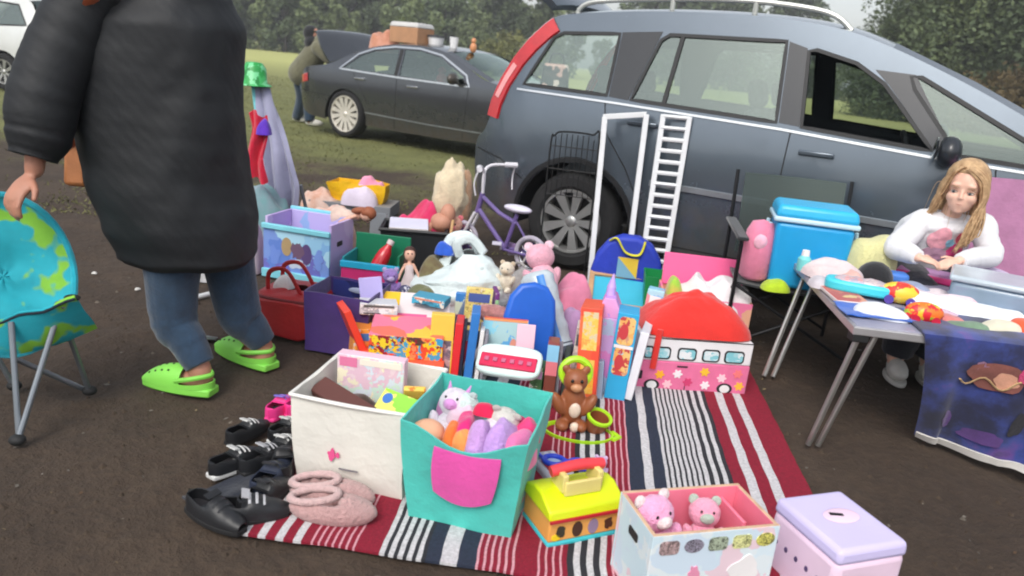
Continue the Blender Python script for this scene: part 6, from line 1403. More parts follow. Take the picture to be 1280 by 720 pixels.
# ---- frozen blue toy chest, basket, purple cube, crates
fc, FW, FD, frz = boxfit((326, 272), (420, 287), (336, 250), .36); FD = .28
fc = (G(327, 348)+G(412, 357))/2+V((-math.sin(frz), math.cos(frz), 0))*FD/2
tc2 = E('toy_chest', 'pale blue winter themed toy chest with lilac ends and an open top', 'toy box', fc, frz); FW = (G(412, 357)-G(327, 348)).length*1.06; FH = .35
sky_ = pl('pale turquoise board', (130, 206, 222), .5); ice = P('winter print', [(130, 180, 226), (96, 130, 206), (150, 200, 232), (110, 110, 190), (170, 214, 236), (120, 150, 216)], 7, 5, warp=.9, rough=.5)
lil2 = P('lilac end print', [(196, 170, 220), (186, 160, 216), (206, 186, 228)], 6, 2, warp=.9)
for nm, c, s_, m_ in (('front_panel', (0, -FD/2+.008, FH*.46), (FW, .016, FH*.80), ice), ('back_panel', (0, FD/2-.008, FH*.53), (FW-.034, .016, FH*.94), P('pale winter print', [(170, 196, 232), (150, 180, 226), (190, 176, 226)], 7, 6)), ('side_panel', (-FW/2+.008, .009, FH*.5), (.016, FD-.02, FH), lil2), ('side_panel', (FW/2-.008, .009, FH*.5), (.016, FD-.02, FH), lil2), ('floor_panel', (0, 0, .04), (FW-.04, FD-.04, .012), sky_)):
    b = B(); b.box(c, s_); b.build(nm, m_, tc2, smooth=0, bevel=.003)
b = B(); b.box((0, -FD/2-.004, FH*.86), (FW*1.02, .024, .03)); b.build('front_rail', sky_, tc2, bevel=.005); b = B(); b.box((0, -FD/2-.004, .03), (FW*1.02, .024, .05)); b.build('foot_rail', sky_, tc2, bevel=.005); b = B(); b.box((0, FD/2+.012, FH*1.0), (FW*1.02, .02, .03)); b.build('back_rail', sky_, tc2, bevel=.005)
fsz = (FW, FD, FH)
for u, v_, du, dv, c_, sh_ in ((.52, .52, .22, .40, (110, 84, 110), 'blob'), (.36, .56, .16, .30, (176, 150, 110), 'oval'), (.66, .48, .16, .34, (90, 70, 120), 'oval'), (.5, .30, .34, .16, (196, 206, 226), 'blob'), (.18, .40, .2, .4, (110, 140, 214), 'blob'), (.84, .42, .18, .4, (120, 150, 220), 'blob')): fx(tc2, fsz, 'f', u-du/2, v_-dv/2, u+du/2, v_+dv/2, pl('winter ink %d %d' % c_[:2], c_, .5), 'winter_picture', .0025+.001*du, sh_)
fx(tc2, fsz, 'r', .30, .62, .52, .70, mat('handle hole', (40, 34, 34), .9), 'hand_hole', .003, 'round')
fn_ = V((-math.sin(frz), math.cos(frz), 0)); fx_ = V((math.cos(frz), math.sin(frz), 0))
heaped('clothes', 'lilac and pale blue clothes filling the winter toy chest', 'clothes', fc+V((0, 0, .06)), FW*.84, FD*.78, .18, cloth('lilac blue clothes', (150, 140, 200), .2, 6, c2=(170, 190, 220)), 5, frz)
def doll(label, loc, s, hair, dress, rz=0, rot=None):
    o = E('doll', label, 'doll', loc, rz, None, rot); sk = mat('doll skin', (226, 176, 152), .5)
    b = B(); limb(b, [(-.03*s, 0, .30*s), (-.035*s, -.01, .16*s), (-.035*s, 0, .02*s)], [.04*s, .032*s, .02*s], 8, 3); limb(b, [(.03*s, 0, .30*s), (.035*s, -.01, .16*s), (.035*s, 0, .02*s)], [.04*s, .032*s, .02*s], 8, 3); limb(b, [(0, 0, .30*s), (0, 0, .52*s)], [.06*s, .065*s], 10, 3); limb(b, [(0, 0, .5*s), (0, 0, .62*s)], [.03*s, .028*s], 8, 3); b.ell((0, 0, .70*s), (.085*s, .085*s, .10*s)); b.ell((0, -.085*s, .69*s), (.014*s, .014*s, .014*s))
    for k in (-1, 1): limb(b, [(.06*k*s, 0, .54*s), (.13*k*s, -.03*s, .42*s), (.16*k*s, -.06*s, .32*s)], [.028*s, .022*s, .016*s], 8, 3)
    b.build('body', sk, o, smooth=180)
    b = B(); b.ell((0, .02*s, .73*s), (.10*s, .10*s, .105*s), fn=lambda p, d: p*(1+.08*NZ.noise(d*8)) if d.y > -.3 or d.z > .5 else p*.75); b.ell((0, .07*s, .58*s), (.09*s, .05*s, .14*s)); b.build('hair', hair, o, smooth=180)
    b = B(); b.lathe([(.05*s, .55*s), (.068*s, .50*s), (.062*s, .42*s), (.11*s, .28*s), (.15*s, .16*s)], 20); b.build('dress', dress, o, smooth=180, solid=.003)
    for k in (-1, 1):
        b = B(); b.ell((.03*k*s, -.08*s, .72*s), (.012*s, .008*s, .014*s)); b.build('eye', mat('black bead', (16, 15, 16), .15), o)
    return o
doll('doll with auburn hair lying on its back behind the winter toy chest', fc+fx_*(.02)+fn_*.20+V((0, 0, .32)), .42, mat('auburn doll hair', (150, 84, 52), .6), cloth('cream doll dress', (216, 190, 176)), 0, (RAD(78), 0, RAD(60)))
heaped('clothes', 'flesh pink and cream clothes piled behind the winter toy chest', 'clothes', fc+fn_*.26+fx_*.0+V((0, 0, 0)), .34, .20, .40, cloth('flesh pink clothes', (206, 146, 126), .2, 8, c2=(214, 196, 186)), 9, frz, .4, 12)
o = E('holdall', 'red zipped holdall with loop handles beside the purple cube', 'bag', G(360, 424)+V((0, .14, 0)), RAD(-12)); rdb = mat('red nylon', (170, 34, 38), .5, 0, .15, 8, .3, 50)
b = B(); b.grid(lambda u, v: (lambda th, k, z: V((.16*k*math.copysign(abs(math.cos(th))**.5, math.cos(th)), .145*k*math.copysign(abs(math.sin(th))**.5, math.sin(th)), z+.012*NZ.noise(V((math.cos(th)*2, math.sin(th)*2, z*9))))))(u*2*PI, interp(v, [0, .1, .6, .9, 1], [.92, 1, 1.02, .9, .3]), interp(v, [0, .1, .6, .9, 1], [.002, .01, .17, .20, .205])), 44, 22, wrap=True); b.build('body', rdb, o, smooth=180)
for y in (-.07, .06):
    b = B(); b.tube(catmull([(-.11, y, .19), (-.09, y-.02, .29), (.0, y-.03, .31), (.06, y-.01, .20)], 6), .011, 8, sy=.6); b.build('handle', rdb, o)
b = B(); b.tube([(.155*math.copysign(abs(math.cos(a))**.5, math.cos(a)), .14*math.copysign(abs(math.sin(a))**.5, math.sin(a)), .182) for a in [2*PI*i/28 for i in range(28)]], .007, 8, closed=True); b.build('piping', mat('dark red piping', (110, 22, 28), .6), o)
heaped('white_cloth', 'white cloth tucked under the handles of the red holdall', 'cloth', G(345, 420)+V((0, .12, .20)), .10, .08, .06, cloth('white cotton', (214, 208, 206), .06), 3, 0, .4, 16)
pc, PW, PD, prz = boxfit((388, 393), (456, 405), (418, 354), .27)
PW, PD = .30, .28; pc = (G(390, 440)+G(460, 447))/2+V((0, .13, 0))
o = fabric_bin('storage_cube', 'dark purple fabric cube with a navy picture inside its back wall', pc, PW, PD, .27, RAD(-10), cloth('deep purple cloth', (64, 40, 110), .1), cloth('deep purple cloth', (64, 40, 110), .1), .95, seed=5)
b = B(); b.box((0, PD/2-.012, .165), (PW*.86, .006, .19)); f_ = b.build('picture_panel', P('navy picture', [(34, 40, 96), (44, 54, 120), (30, 34, 80)], 10, 2), o)
for u, v_, r_, c_ in ((-.01, .15, .035, (126, 96, 110)), (-.07, .14, .025, (110, 84, 100)), (.06, .135, .028, (130, 100, 116)), (0, .22, .02, (170, 180, 206))):
    b = B(); b.ell((u, PD/2-.017, v_), (r_*(2.6 if v_ > .2 else 1), .003, r_*(1 if v_ < .2 else .7))); b.build('motif', pl('motif %d' % c_[0], c_, .5), f_)
cr2 = G(462, 372)+V((0, .16, 0))
o = E('crate', 'green, pink and turquoise open card crate holding a red bottle', 'crate', cr2, RAD(-6)); CRW, CRD, CRH = .32, .24, .20
for nm, c, s_, m_ in (('front_panel', (0, -CRD/2, CRH*.42), (CRW, .012, CRH*.60), pl('magenta board', (206, 46, 116), .5)), ('front_rim', (0, -CRD/2-.003, CRH*.82), (CRW*1.03, .022, .035), pl('cyan plastic', (40, 170, 210))), ('back_panel', (0, CRD/2, CRH*.75), (CRW, .012, CRH*1.4), pl('emerald board', (16, 120, 84), .5)), ('side_panel', (CRW/2-.006, 0, CRH*.6), (.012, CRD-.014, CRH*1.15), pl('emerald board', (16, 120, 84), .5)), ('side_panel', (-CRW/2+.006, 0, CRH*.5), (.012, CRD-.014, CRH), pl('teal board', (30, 140, 150), .5)), ('floor_panel', (0, 0, .02), (CRW-.03, CRD-.03, .01), pl('teal board', (30, 140, 150), .5))):
    b = B(); b.box(c, s_); b.build(nm, m_, o, smooth=0, bevel=.003)
o = E('drink_bottle', 'red drinks bottle with pale cap slanting out of the green crate', 'bottle', cr2+V((-.03, -.03, .05)), 0, None, (RAD(-18), RAD(24), 0))
b = B(); b.lathe([(0, 0), (.036, 0), (.042, .01), (.042, .15), (.036, .19), (.018, .225), (.018, .235), (0, .235)], 24); b.build('bottle', mat('red bottle plastic', (206, 30, 46), .25, coat=.4), o); b = B(); b.lathe([(0, .235), (.02, .235), (.02, .262), (0, .264)], 18); b.build('cap', pl('pale cap', (222, 200, 200)), o)
o = wall('display_board', 'grey card board standing between the winter chest and the green crate', 'board', (466, 322), .11, .012, .26, -6, (pl('grey board', (122, 126, 132), .6),)*3, (-4, 0), off=(0, .12, 0))
# black crate with book, cloth, toys
bk_ = G(512, 336)+V((0, .14, 0)); o = E('crate', 'black plastic crate with a white book across its top', 'crate', bk_, RAD(4)); blp = pl('black crate plastic', (30, 32, 36), .5)
b = B(); bin_mesh(b, .40, .28, .24, .94, 0, 2, .001, 4, 4); b.build('body', blp, o, smooth=30, solid=.010, offset=-1)
b = B(); b.tube([(-.205, -.145, .24), (.205, -.145, .24), (.205, .145, .24), (-.205, .145, .24)], .012, 6, closed=True); b.build('rim', blp, o)
o = carton('book', 'white covered book lying across the front of the black crate', 'book', bk_+V((-.03, -.06, .255)), (.24, .17, .02), RAD(8), (pl('white pages', (222, 216, 214), .7), whitep, pl('lilac white cover', (206, 204, 222), .5)), rot=(RAD(10), 0, RAD(8)))
heaped('clothes', 'crimson and hot pink clothes heaped behind the black crate', 'clothes', bk_+V((.03, .24, .0)), .42, .26, .40, cloth('crimson clothes', (186, 16, 58), .15, 6, c2=(222, 60, 120)), 3, .1, .5, 8)
o = E('doll_chair', 'flesh pink doll seat on the right of the black crate', 'toy', bk_+V((.16, .02, .22)), RAD(-20))
b = B(); b.ell((0, 0, .06), (.07, .06, .06), fn=lambda p, d: p*(1+.15*NZ.noise(d*4))); b.ell((.03, .03, .11), (.05, .05, .07)); b.build('seat', mat('flesh pink plastic', (190, 136, 112), .6, 0, .1), o, smooth=180); b = B(); b.tube([(-.05, -.03, .05), (-.06, -.08, -.05), (-.05, -.08, -.12)], .014, 8); b.build('leg', mat('flesh pink plastic', (190, 136, 112), .6), o)
o = E('fluffy_cushion', 'tall cream fluffy cushion left of the bicycle handlebar', 'cushion', G(556, 318)+V((0, .16, .16)), RAD(12)); b = B(); b.ell((0, 0, .23), (.12, .09, .22), nu=30, nv=22, fn=lambda p, d: p*(1+.22*NZ.noise(d*2.2)+.10*NZ.noise(d*6))); b.build('cover', cloth('cream fluff', (226, 210, 178), .08, 40), o, smooth=180); b = B(); b.ell((.10, .01, .20), (.05, .05, .20), fn=lambda p, d: p*(1+.15*NZ.noise(d*4))); b.build('tan_side', cloth('tan fluff', (176, 140, 112), .15, 40), o, smooth=180)
plush('soft_toy', 'coral and tan soft toy below the cream one', G(563, 330)+V((0, .05, .08)), .25, (206, 150, 130), (214, 110, 120), RAD(-10), 'round')
heaped('tan_cloth', 'tan cloth lying at the foot of the cream soft toy', 'cloth', G(548, 336)+V((0, .08, 0)), .30, .22, .20, cloth('tan cloth', (176, 130, 100), .2, 9, c2=(206, 170, 140)), 6, .2, .4, 9)
o = E('wooden_rod', 'thin pale wooden rod propped upright between bag and soft toys', 'rod', G(553, 352)+V((0, .05, 0)), 0); b = B(); b.tube([(0, 0, 0), (.03, .05, .36)], .009, 8); b.build('stick', mat('pale wood', (214, 170, 120), .7), o)
doll('small doll with brown hair and white top leaning in the gap by the white bag', G(506, 385)+V((0, .1, .02)), .34, mat('brown doll hair', (70, 44, 36), .6), cloth('white doll top', (206, 190, 190)), .2, (RAD(-12), 0, .2))
heaped('dotted_cloth', 'navy spotted cloth in front of the small brown haired doll', 'cloth', G(503, 396)+V((0, .02, .05)), .12, .10, .12, P('navy spots', [(36, 40, 90), (44, 48, 100), (206, 206, 220), (36, 40, 90), (40, 44, 96)], 60, 2), 6, 0, .3, 10)
# yellow bag on grey tray
yb = G(440, 268); o = carton('tray_box', 'long grey flat box under the yellow bag', 'box', yb+V((0, .10, 0)), (.66, .34, .10), RAD(-3), (pl('grey board', (122, 126, 132), .6), pl('grey board', (122, 126, 132), .6), pl('grey top board', (140, 136, 132), .6)))
o = E('yellow_bag', 'egg yellow open bag with pink and white clothes on the grey box', 'bag', yb+V((.03, .12, .10)), RAD(-4)); b = B(); bin_mesh(b, .46, .24, .15, .92, 0, 9, .03, 10, 5); b.build('body', mat('egg yellow film', (236, 186, 24), .45, 0, .12, 6, .5, 14, .03), o, smooth=60, solid=.003)
heaped('clothes', 'white and lilac clothes spilling over the front of the yellow bag', 'clothes', yb+V((.06, .0, .09)), .30, .22, .16, cloth('white lilac clothes', (216, 204, 222), .06, 7), 2, 0, .4, 10)
heaped('clothes', 'candy pink clothes on top of the yellow bag', 'clothes', yb+V((.12, .14, .18)), .22, .14, .13, cloth('candy pink cloth', (236, 150, 180)), 7, 0, .5, 14)
heaped('tan_cloth', 'peach and tan clothes left of the yellow bag', 'clothes', yb+V((-.26, .06, .0)), .34, .26, .20, cloth('peach clothes', (200, 146, 120), .2, 9, c2=(222, 200, 190)), 3, 0, .5, 11)
# lilac padded panel, red and green clothes behind the adult
Yp = 4.85; pts = [GY(318, 100, Yp+.25), GY(334, 106, Yp+.25), GY(374, 232, Yp), GY(372, 262, Yp), GY(338, 262, Yp)]; o_ = sum(pts, V())/5; o_.z = 0
o = E('padded_panel', 'pale grey lilac quilt with turquoise edge propped behind the winter chest', 'panel', o_)
b = B(); b.grid(lambda u, v: pts[0].lerp(pts[4], v).lerp(pts[1].lerp(pts[2], min(1, v*1.08)) if v < .92 else pts[2].lerp(pts[3], (v-.92)/.08), u)-o_+V((.0, -.035*math.sin(u*11+v*3)*(.3+v)-.02*NZ.noise(V((u*4, v*5, 1))), 0)), 26, 30); b.build('padding', cloth('grey lilac cloth', (146, 147, 172), .1, 5), o, smooth=180, solid=.03)
b = B(); b.tube([pts[4]-o_+V((-.01, -.01, -.3)), pts[4]-o_+V((-.01, -.01, 0)), pts[0]-o_+V((-.01, -.01, .01))], .014, 8); b.build('edge_binding', cloth('turquoise binding', (110, 190, 196)), o); b = B(); b.tube([pts[2]-o_+V((.0, .03, 0)), V((pts[2].x-o_.x+.06, .05, 0))], .012, 8); b.build('prop_leg', pl('grey board', (122, 126, 132), .6), o)
p0 = GY(318, 232, 4.5); b = B(); b.grid(lambda u, v: V((lerp(-.05, .05, u)+.012*math.sin(v*7), .02*math.sin(u*9+v*4), -lerp(0, .40, v)+.02*math.sin(u*6))), 12, 20); o = b.build('red_dress', cloth('crimson cotton', (196, 14, 52), .12), smooth=180, solid=.012); put(o, GY(322, 142, 4.6)); tag(o, 'crimson cloth hanging beside the lilac padded panel', 'cloth')
heaped('purple_cloth', 'violet cloth knotted at the top of the crimson cloth', 'cloth', GY(330, 168, 4.6), .09, .08, .10, cloth('violet cloth', (92, 48, 180)), 3, 0, .4, 16)
o = E('bucket_hat', 'bright green printed hat resting on top of the lilac padded panel', 'hat', GY(318, 103, 5.08)); b = B(); b.lathe([(0, .13), (.05, .125), (.075, .09), (.082, .0), (.11, -.015), (.112, -.02), (.08, -.012), (.072, 0), (.066, .08), (0, .12)], 26); b.build('crown', P('green print', [(40, 150, 70), (60, 170, 90), (110, 200, 140), (30, 130, 60)], 26, 3), o, smooth=180)
heaped('teal_cloth', 'teal and grey cloth pile below the crimson cloth', 'cloth', G(322, 330)+V((-.10, .40, 0)), .36, .3, .44, cloth('teal grey cloth', (90, 150, 150), .2, 6, c2=(140, 146, 160)), 8, 0, .4, 8)
heaped('white_cloth', 'white and red cloth at the left end of the winter toy chest', 'cloth', G(322, 345)+V((-.08, .1, 0)), .16, .2, .36, cloth('white red cloth', (206, 190, 196), .12, 6), 5, 0, .4, 9)
# small litter between the adult and the goods
o = E('plastic_dish', 'clear round plastic lid lying behind the clogs', 'lid', G(254, 424), 0, None, (RAD(-24), 0, 0)); b = B(); b.lathe([(0, .004), (.045, .004), (.052, .014), (.060, .016), (.062, .012), (.055, .0), (0, 0)], 28); b.build('lid', mat('clear plastic', (196, 204, 206), .12, 0, .1, 20, trans=.4), o)
o = E('white_tube', 'short white plastic tube lying on the earth behind the adult', 'tube', G(256, 372)); b = B(); b.tube([(-.03, -.06, .014), (.05, .07, .018)], .013, 10); b.build('tube', pl('white plastic', (222, 222, 222)), o)
for i, (px, py, s_) in enumerate(((118, 342, .018), (172, 362, .018), (77, 314, .013))):
    o = heaped('paper_scrap', ['white paper scrap on the earth between chair and adult', 'white paper scrap on the earth by the dark jeans', 'small white paper scrap behind the turquoise chair'][i], 'litter', G(px, py), s_*1.6, s_, .012, cloth('paper white', (206, 204, 198)), i, i, .4, 40)
heaped('grey_cloth', 'grey and white carrier bags lying behind the adult legs', 'bag', G(255, 352)+V((0, .1, 0)), .20, .22, .14, cloth('grey film', (150, 150, 154), .3, 9, c2=(206, 206, 206)), 3, 0, .5, 10)
# ---- more stock filling the gaps
heaped('grey_knit', 'grey knitted blanket bundled behind the blue sledge', 'blanket', G(640, 372)+V((0, .1, 0)), .26, .2, .17, cloth('grey knit', (150, 146, 144), .15, 20), 5, .3, .5, 11)
heaped('pink_cloth', 'rose pink cloth bundle right of the clear bedding roll', 'cloth', G(716, 392)+V((0, .1, 0)), .22, .2, .22, cloth('rose pink cloth', (214, 130, 160), .12, 9), 3, .3, .5, 11)
heaped('mauve_cloth', 'mauve cloth stuffed between bedding roll and orange game box', 'cloth', G(712, 440), .13, .18, .24, cloth('mauve cotton', (170, 130, 170), .12, 9), 8, .3, .5, 11)
heaped('olive_bag', 'olive green cloth bag at the left foot of the white carrier bag', 'bag', G(520, 408)+V((0, .08, 0)), .22, .18, .20, cloth('olive canvas', (110, 112, 76), .12, 9), 2, .2, .4, 8)
heaped('denim_cloth', 'faded blue denim folded behind the tall azure annual', 'clothes', G(596, 430)+V((0, .06, 0)), .26, .16, .24, cloth('faded denim', (96, 116, 146), .15, 14), 4, 0, .4, 8)
plush('soft_toy', 'small ivory soft toy tucked between carrier bag and blue sledge', G(628, 402)+V((0, .1, .14)), .17, (222, 210, 190), (206, 186, 160), RAD(-20), 'round')
plush('soft_toy', 'small violet soft toy on the stack behind the lavender book', G(478, 424)+V((0, .14, .16)), .16, (150, 120, 190), (190, 170, 214), RAD(15), 'round')
for i, (px, py, w, d, h, rz, z, c_, lab) in enumerate((
    (470, 446, .16, .10, .05, 14, .20, (206, 206, 210), 'pale grey game box on the patchwork game box'), (535, 440, .15, .11, .035, -10, .225, (60, 150, 180), 'teal blue book lying on the white and pink board game'), (455, 452, .12, .14, .16, 20, .0, (236, 150, 60), 'marigold carton at the left end of the box stack'),
    (592, 440, .12, .03, .20, 6, .10, (226, 200, 120), 'straw yellow paperback behind the sky blue puzzle box'), (612, 436, .02, .14, .26, 8, .02, (120, 60, 130), 'plum coloured book standing behind the sky blue puzzle box'), (668, 500, .05, .10, .15, -8, 0, (60, 110, 60), 'small green carton between blue sledge and brown sky blue box'),
    (718, 476, .05, .12, .25, -6, 0, (206, 196, 190), 'oatmeal coloured carton left of the tall orange red game'), (540, 420, .20, .12, .10, -4, .0, (90, 60, 120), 'aubergine carton behind the yellow picture book'), (660, 512, .10, .07, .05, 12, 0, (236, 190, 210), 'baby pink carton on the rug behind the turquoise cube'))):
    o = wall('carton', lab, 'box', (px, py), w, d, h, rz, (P('filler print %d' % i, [c_, tuple(int(x*.8) for x in c_), c_, tuple(min(236, int(x*1.15)) for x in c_), (222, 216, 206)], 30, i, warp=.9), pl('filler card %d' % i, c_, .5), pl('filler card %d' % i, c_, .5)), (-3, 2), z=z+.008)
    fx(o, (w, d, h), 'f', .1, .68, .9, .88, pl('title ink %d' % i, tuple(255-int(x*.8) for x in c_), .5), 'title_panel'); fx(o, (w, d, h), 'f', .1, .12, .55, .2, pl('dark caption ink', (50, 46, 50), .6), 'caption')
# ================================================================ goods: folding table on the right, bike, racks, car roof
TZ = .50
ta = G(1068, 408, TZ); e1 = V((.985, -.10, 0)).normalized(); e2 = V((.10, .985, 0)).normalized(); TWd, TDp = 1.02, .96
tb = E('folding_table', 'folding table with grey top, pale metal edge and splayed chrome legs', 'table', V((ta.x, ta.y, 0)))
def TL(u, v, z=0): p = e1*(u*TWd)+e2*(v*TDp); return V((p.x, p.y, z))
def TP(px, py, z=TZ+.004): return G(px, py, z)
def slab(name, z0, z1, ins, m):
    b = B(); q = [TL(0, 0)+e1*ins+e2*ins, TL(1, 0)-e1*ins+e2*ins, TL(1, 1)-e1*ins-e2*ins, TL(0, 1)+e1*ins-e2*ins]
    b._add([V((p.x, p.y, z0)) for p in q]+[V((p.x, p.y, z1)) for p in q], [(3, 2, 1, 0), (4, 5, 6, 7), (0, 1, 5, 4), (1, 2, 6, 5), (2, 3, 7, 6), (3, 0, 4, 7)]); return b.build(name, m, tb, smooth=0, bevel=.004)
slab('edge_frame', TZ-.032, TZ-.001, 0, mat('brushed aluminium edge', (186, 184, 186), .38, .6, .06)); slab('table_top', TZ-.02, TZ+.002, .012, mat('blue table top', (132, 136, 160), .45, 0, .1, 4, c2=(168, 166, 180)))
chl = mat('chrome leg', (176, 174, 170), .3, .85, .08)
for u, v, (px, py), (px2, py2) in ((.03, .02, (1010, 556), (1022, 557)), (.05, .95, (955, 470), (966, 471))):
    for k, q in enumerate(((px, py), (px2, py2))):
        b = B(); t_ = TL(u+.055*k, v, TZ-.03); f_ = G(*q, .008)-V((ta.x, ta.y, 0)); b.tube([t_, f_], .011, 10); lg = b.build('leg', chl, tb)
    b = B(); b.box(TL(u+.0, v+.01, TZ-.045), (.06, .05, .03)); b.build('leg_hinge', foot, tb, bevel=.004)
for u, v in ((.96, .04), (.96, .95)):
    b = B(); b.tube([TL(u, v, TZ-.03), TL(u+.06, v, .0)], .011, 10); b.build('leg', chl, tb)
# draped dark blanket in front of the right half
b = B(); bl0, bl1, b0, b1 = V((ta.x, ta.y, 0))+e1*.235-e2*.014+V((0, 0, TZ+.008)), V((ta.x, ta.y, 0))+e1*(TWd+.03)-e2*.014+V((0, 0, TZ+.008)), G(1143, 542, .03), G(1345, 614, .03)
bko = V((bl0.x, bl0.y, 0))
def blk_(u, v):
    t = bl0.lerp(bl1, u); f = b0.lerp(b1, u)
    if v < .25: k = v/.25; p = t+e2*(.30*(1-k))+V((0, 0, .004))
    else:
        k = (v-.25)/.75; p = t.lerp(f, k); p += V((0, -1, 0))*(.03*math.sin(PI*k))+V((.4, -.9, 0))*(.030*math.sin(u*17+1.2*math.sin(u*5))*k**.7)
    return p-bko+V((0, 0, .006*NZ.noise(V((u*8, v*8, 1)))))
b.grid(blk_, 60, 44)
def galaxy():
    m, nt, bs = _new('night sky fleece'); n, _ = _noise(nt, 4.2, 5, .62); r = _ramp(nt, [(.28, rgb(16, 18, 36)), (.45, rgb(30, 36, 76)), (.58, rgb(50, 66, 140)), (.68, rgb(96, 64, 140)), (.8, rgb(44, 34, 80))]); nt.links.new(n.outputs[0], r.inputs[0]); nt.links.new(r.outputs[0], bs.inputs['Base Color']); bs.inputs['Roughness'].default_value = .9; bs.inputs['Sheen Weight'].default_value = .3; return m
bk = E('blanket', 'dark blue and purple printed fleece blanket hanging over the table front', 'blanket', bko)
b.build('fleece', galaxy(), bk, smooth=180, solid=.008)
b = B(); b.grid(lambda u, v: blk_(u, 1-.045*v)+V((-.002, -.012, -.004)), 60, 2); b.build('white_hem', cloth('white hem', (212, 208, 202), .05), bk, smooth=180, solid=.006)
def spot(name, u0, v0, du, dv, m, seed, lift=.012):
    b = B()
    def f(a, r):
        th = a*2*PI; k = r*(1+.35*NZ.noise(V((math.cos(th)*1.6, math.sin(th)*1.6, seed)))); return blk_(min(1, max(0, u0+du*k*math.cos(th))), min(1, max(0, v0+dv*k*math.sin(th))))+V((-.002, -lift, .001))
    b.grid(f, 24, 4, wrap=True); return b.build(name, m, bk, smooth=180)
spot('printed_figure', .33, .45, .12, .085, cloth('russet print', (126, 74, 66), .3, 12), 1); spot('printed_figure', .36, .46, .05, .045, cloth('peach print', (206, 150, 124), .2, 12), 2, .015); spot('printed_figure', .45, .42, .05, .05, cloth('magenta fleece print', (200, 56, 110), .2, 12), 3, .015); spot('printed_figure', .50, .49, .05, .05, cloth('peach print', (206, 150, 124), .2, 12), 4, .014); spot('printed_figure', .26, .40, .025, .03, cloth('mauve fleece print', (150, 110, 140), .2), 5)
b = B(); b.tube([blk_(lerp(.17, .42, i/14), .50+.03*math.sin(i*.8)-.02*(i/14))+V((-.002, -.016, 0)) for i in range(15)], .006, 6, sy=.5); b.build('printed_swirl', cloth('gold print', (196, 160, 110)), bk); spot('printed_cloud', .16, .80, .05, .06, cloth('violet print', (92, 58, 130), .3, 9), 6); spot('printed_cloud', .36, .86, .10, .05, cloth('violet print', (92, 58, 130), .3, 9), 7); spot('printed_cloud', .50, .72, .06, .08, cloth('black print', (20, 18, 28), .3, 9), 8); spot('printed_cloud', .75, .7, .12, .1, cloth('violet print', (92, 58, 130), .3, 9), 9)
# goods on the table
def onT(px, py, dz=0): p = G(px, py, TZ+.004); p.z += dz; return p
o = E('squeeze_bottle', 'small turquoise bottle with white cap at the far left corner of the table', 'bottle', onT(1003, 338)); b = B(); b.lathe([(0, 0), (.028, 0), (.030, .01), (.030, .055), (.018, .07), (0, .072)], 20); b.build('bottle', pl('turquoise bottle', (120, 206, 206)), o); b = B(); b.lathe([(0, .07), (.018, .07), (.016, .095), (0, .097)], 16); b.build('cap', whitep, o)
heaped('baby_clothes', 'white and blush baby clothes crumpled at the far left of the table', 'clothes', onT(1040, 345), .26, .20, .085, cloth('blush white clothes', (222, 206, 204), .06, 9, c2=(206, 186, 190)), 3, .2, .5, 12)
o = carton('picture_book', 'coral picture book lying along the left edge of the table', 'book', onT(1050, 368), (.13, .30, .016), RAD(-2), (pl('white pages', (222, 216, 214), .7), pl('white pages', (222, 216, 214), .7), P('coral cover', [(206, 110, 96), (222, 150, 120), (190, 90, 84), (226, 190, 130)], 10, 3, warp=.8)))
o = E('tray_toy', 'cyan framed toy tray with grey pink contents on the left of the table', 'toy', onT(1072, 368, .012), RAD(-22)); 
b = B(); b.prism([(.135*math.copysign(abs(math.cos(a))**.6, math.cos(a)), .065*math.copysign(abs(math.sin(a))**.6, math.sin(a))) for a in [2*PI*i/32 for i in range(32)]], .045); b.build('tray', pl('bright cyan plastic', (70, 206, 222)), o, bevel=.012, seg=3)
b = B(); heap(b, .21, .09, .02, 4, .5, 14, freq=20); h_ = b.build('contents', P('grey pink print', [(190, 176, 184), (206, 190, 190), (170, 160, 176), (214, 160, 160)], 40, 3), o, smooth=180); h_.location = (0, 0, .042)
o = E('black_cap', 'black cap lying behind the cyan tray', 'cap', onT(1092, 350), RAD(30)); b = B(); b.ell((0, 0, .0), (.085, .08, .085), fn=lambda p, d: V((p.x, p.y, max(0, p.z)))); b.build('crown', cloth('black cotton', (26, 26, 30)), o, smooth=180); b = B(); b.prism([(.07*math.cos(a), -.05-.07*math.sin(a)) for a in [PI*i/14 for i in range(15)]], .006); b.build('peak', cloth('black cotton', (26, 26, 30)), o, bevel=.002)
heaped('yellow_fleece', 'pale yellow fleece top bundled between cool box and the fair haired girl', 'clothes', onT(1086, 338), .23, .19, .20, cloth('pale yellow fleece', (222, 218, 158), .1, 8), 5, .3, .3, 8)
o = carton('blue_pouch', 'cornflower blue pouch between black cap and mauve folder', 'pouch', onT(1118, 352), (.10, .08, .045), RAD(-12), (pl('cornflower pouch', (70, 124, 206), .6),)*3, bevel=.014)
o = carton('folder', 'mauve padded folder with magenta edge in front of the fair haired girl', 'folder', onT(1168, 350), (.32, .17, .035), RAD(-34), (pl('magenta edge', (196, 46, 112), .5), pl('magenta edge', (196, 46, 112), .5), P('mauve cover', [(176, 126, 170), (190, 150, 196), (166, 110, 160), (206, 180, 214)], 9, 6, warp=.9)), bevel=.01)
heaped('white_pouch', 'white cat shaped cloth pouch at the near left corner of the table', 'pouch', onT(1100, 395), .20, .11, .05, cloth('white pouch cloth', (222, 226, 234), .05), 7, -.3, .3, 9)
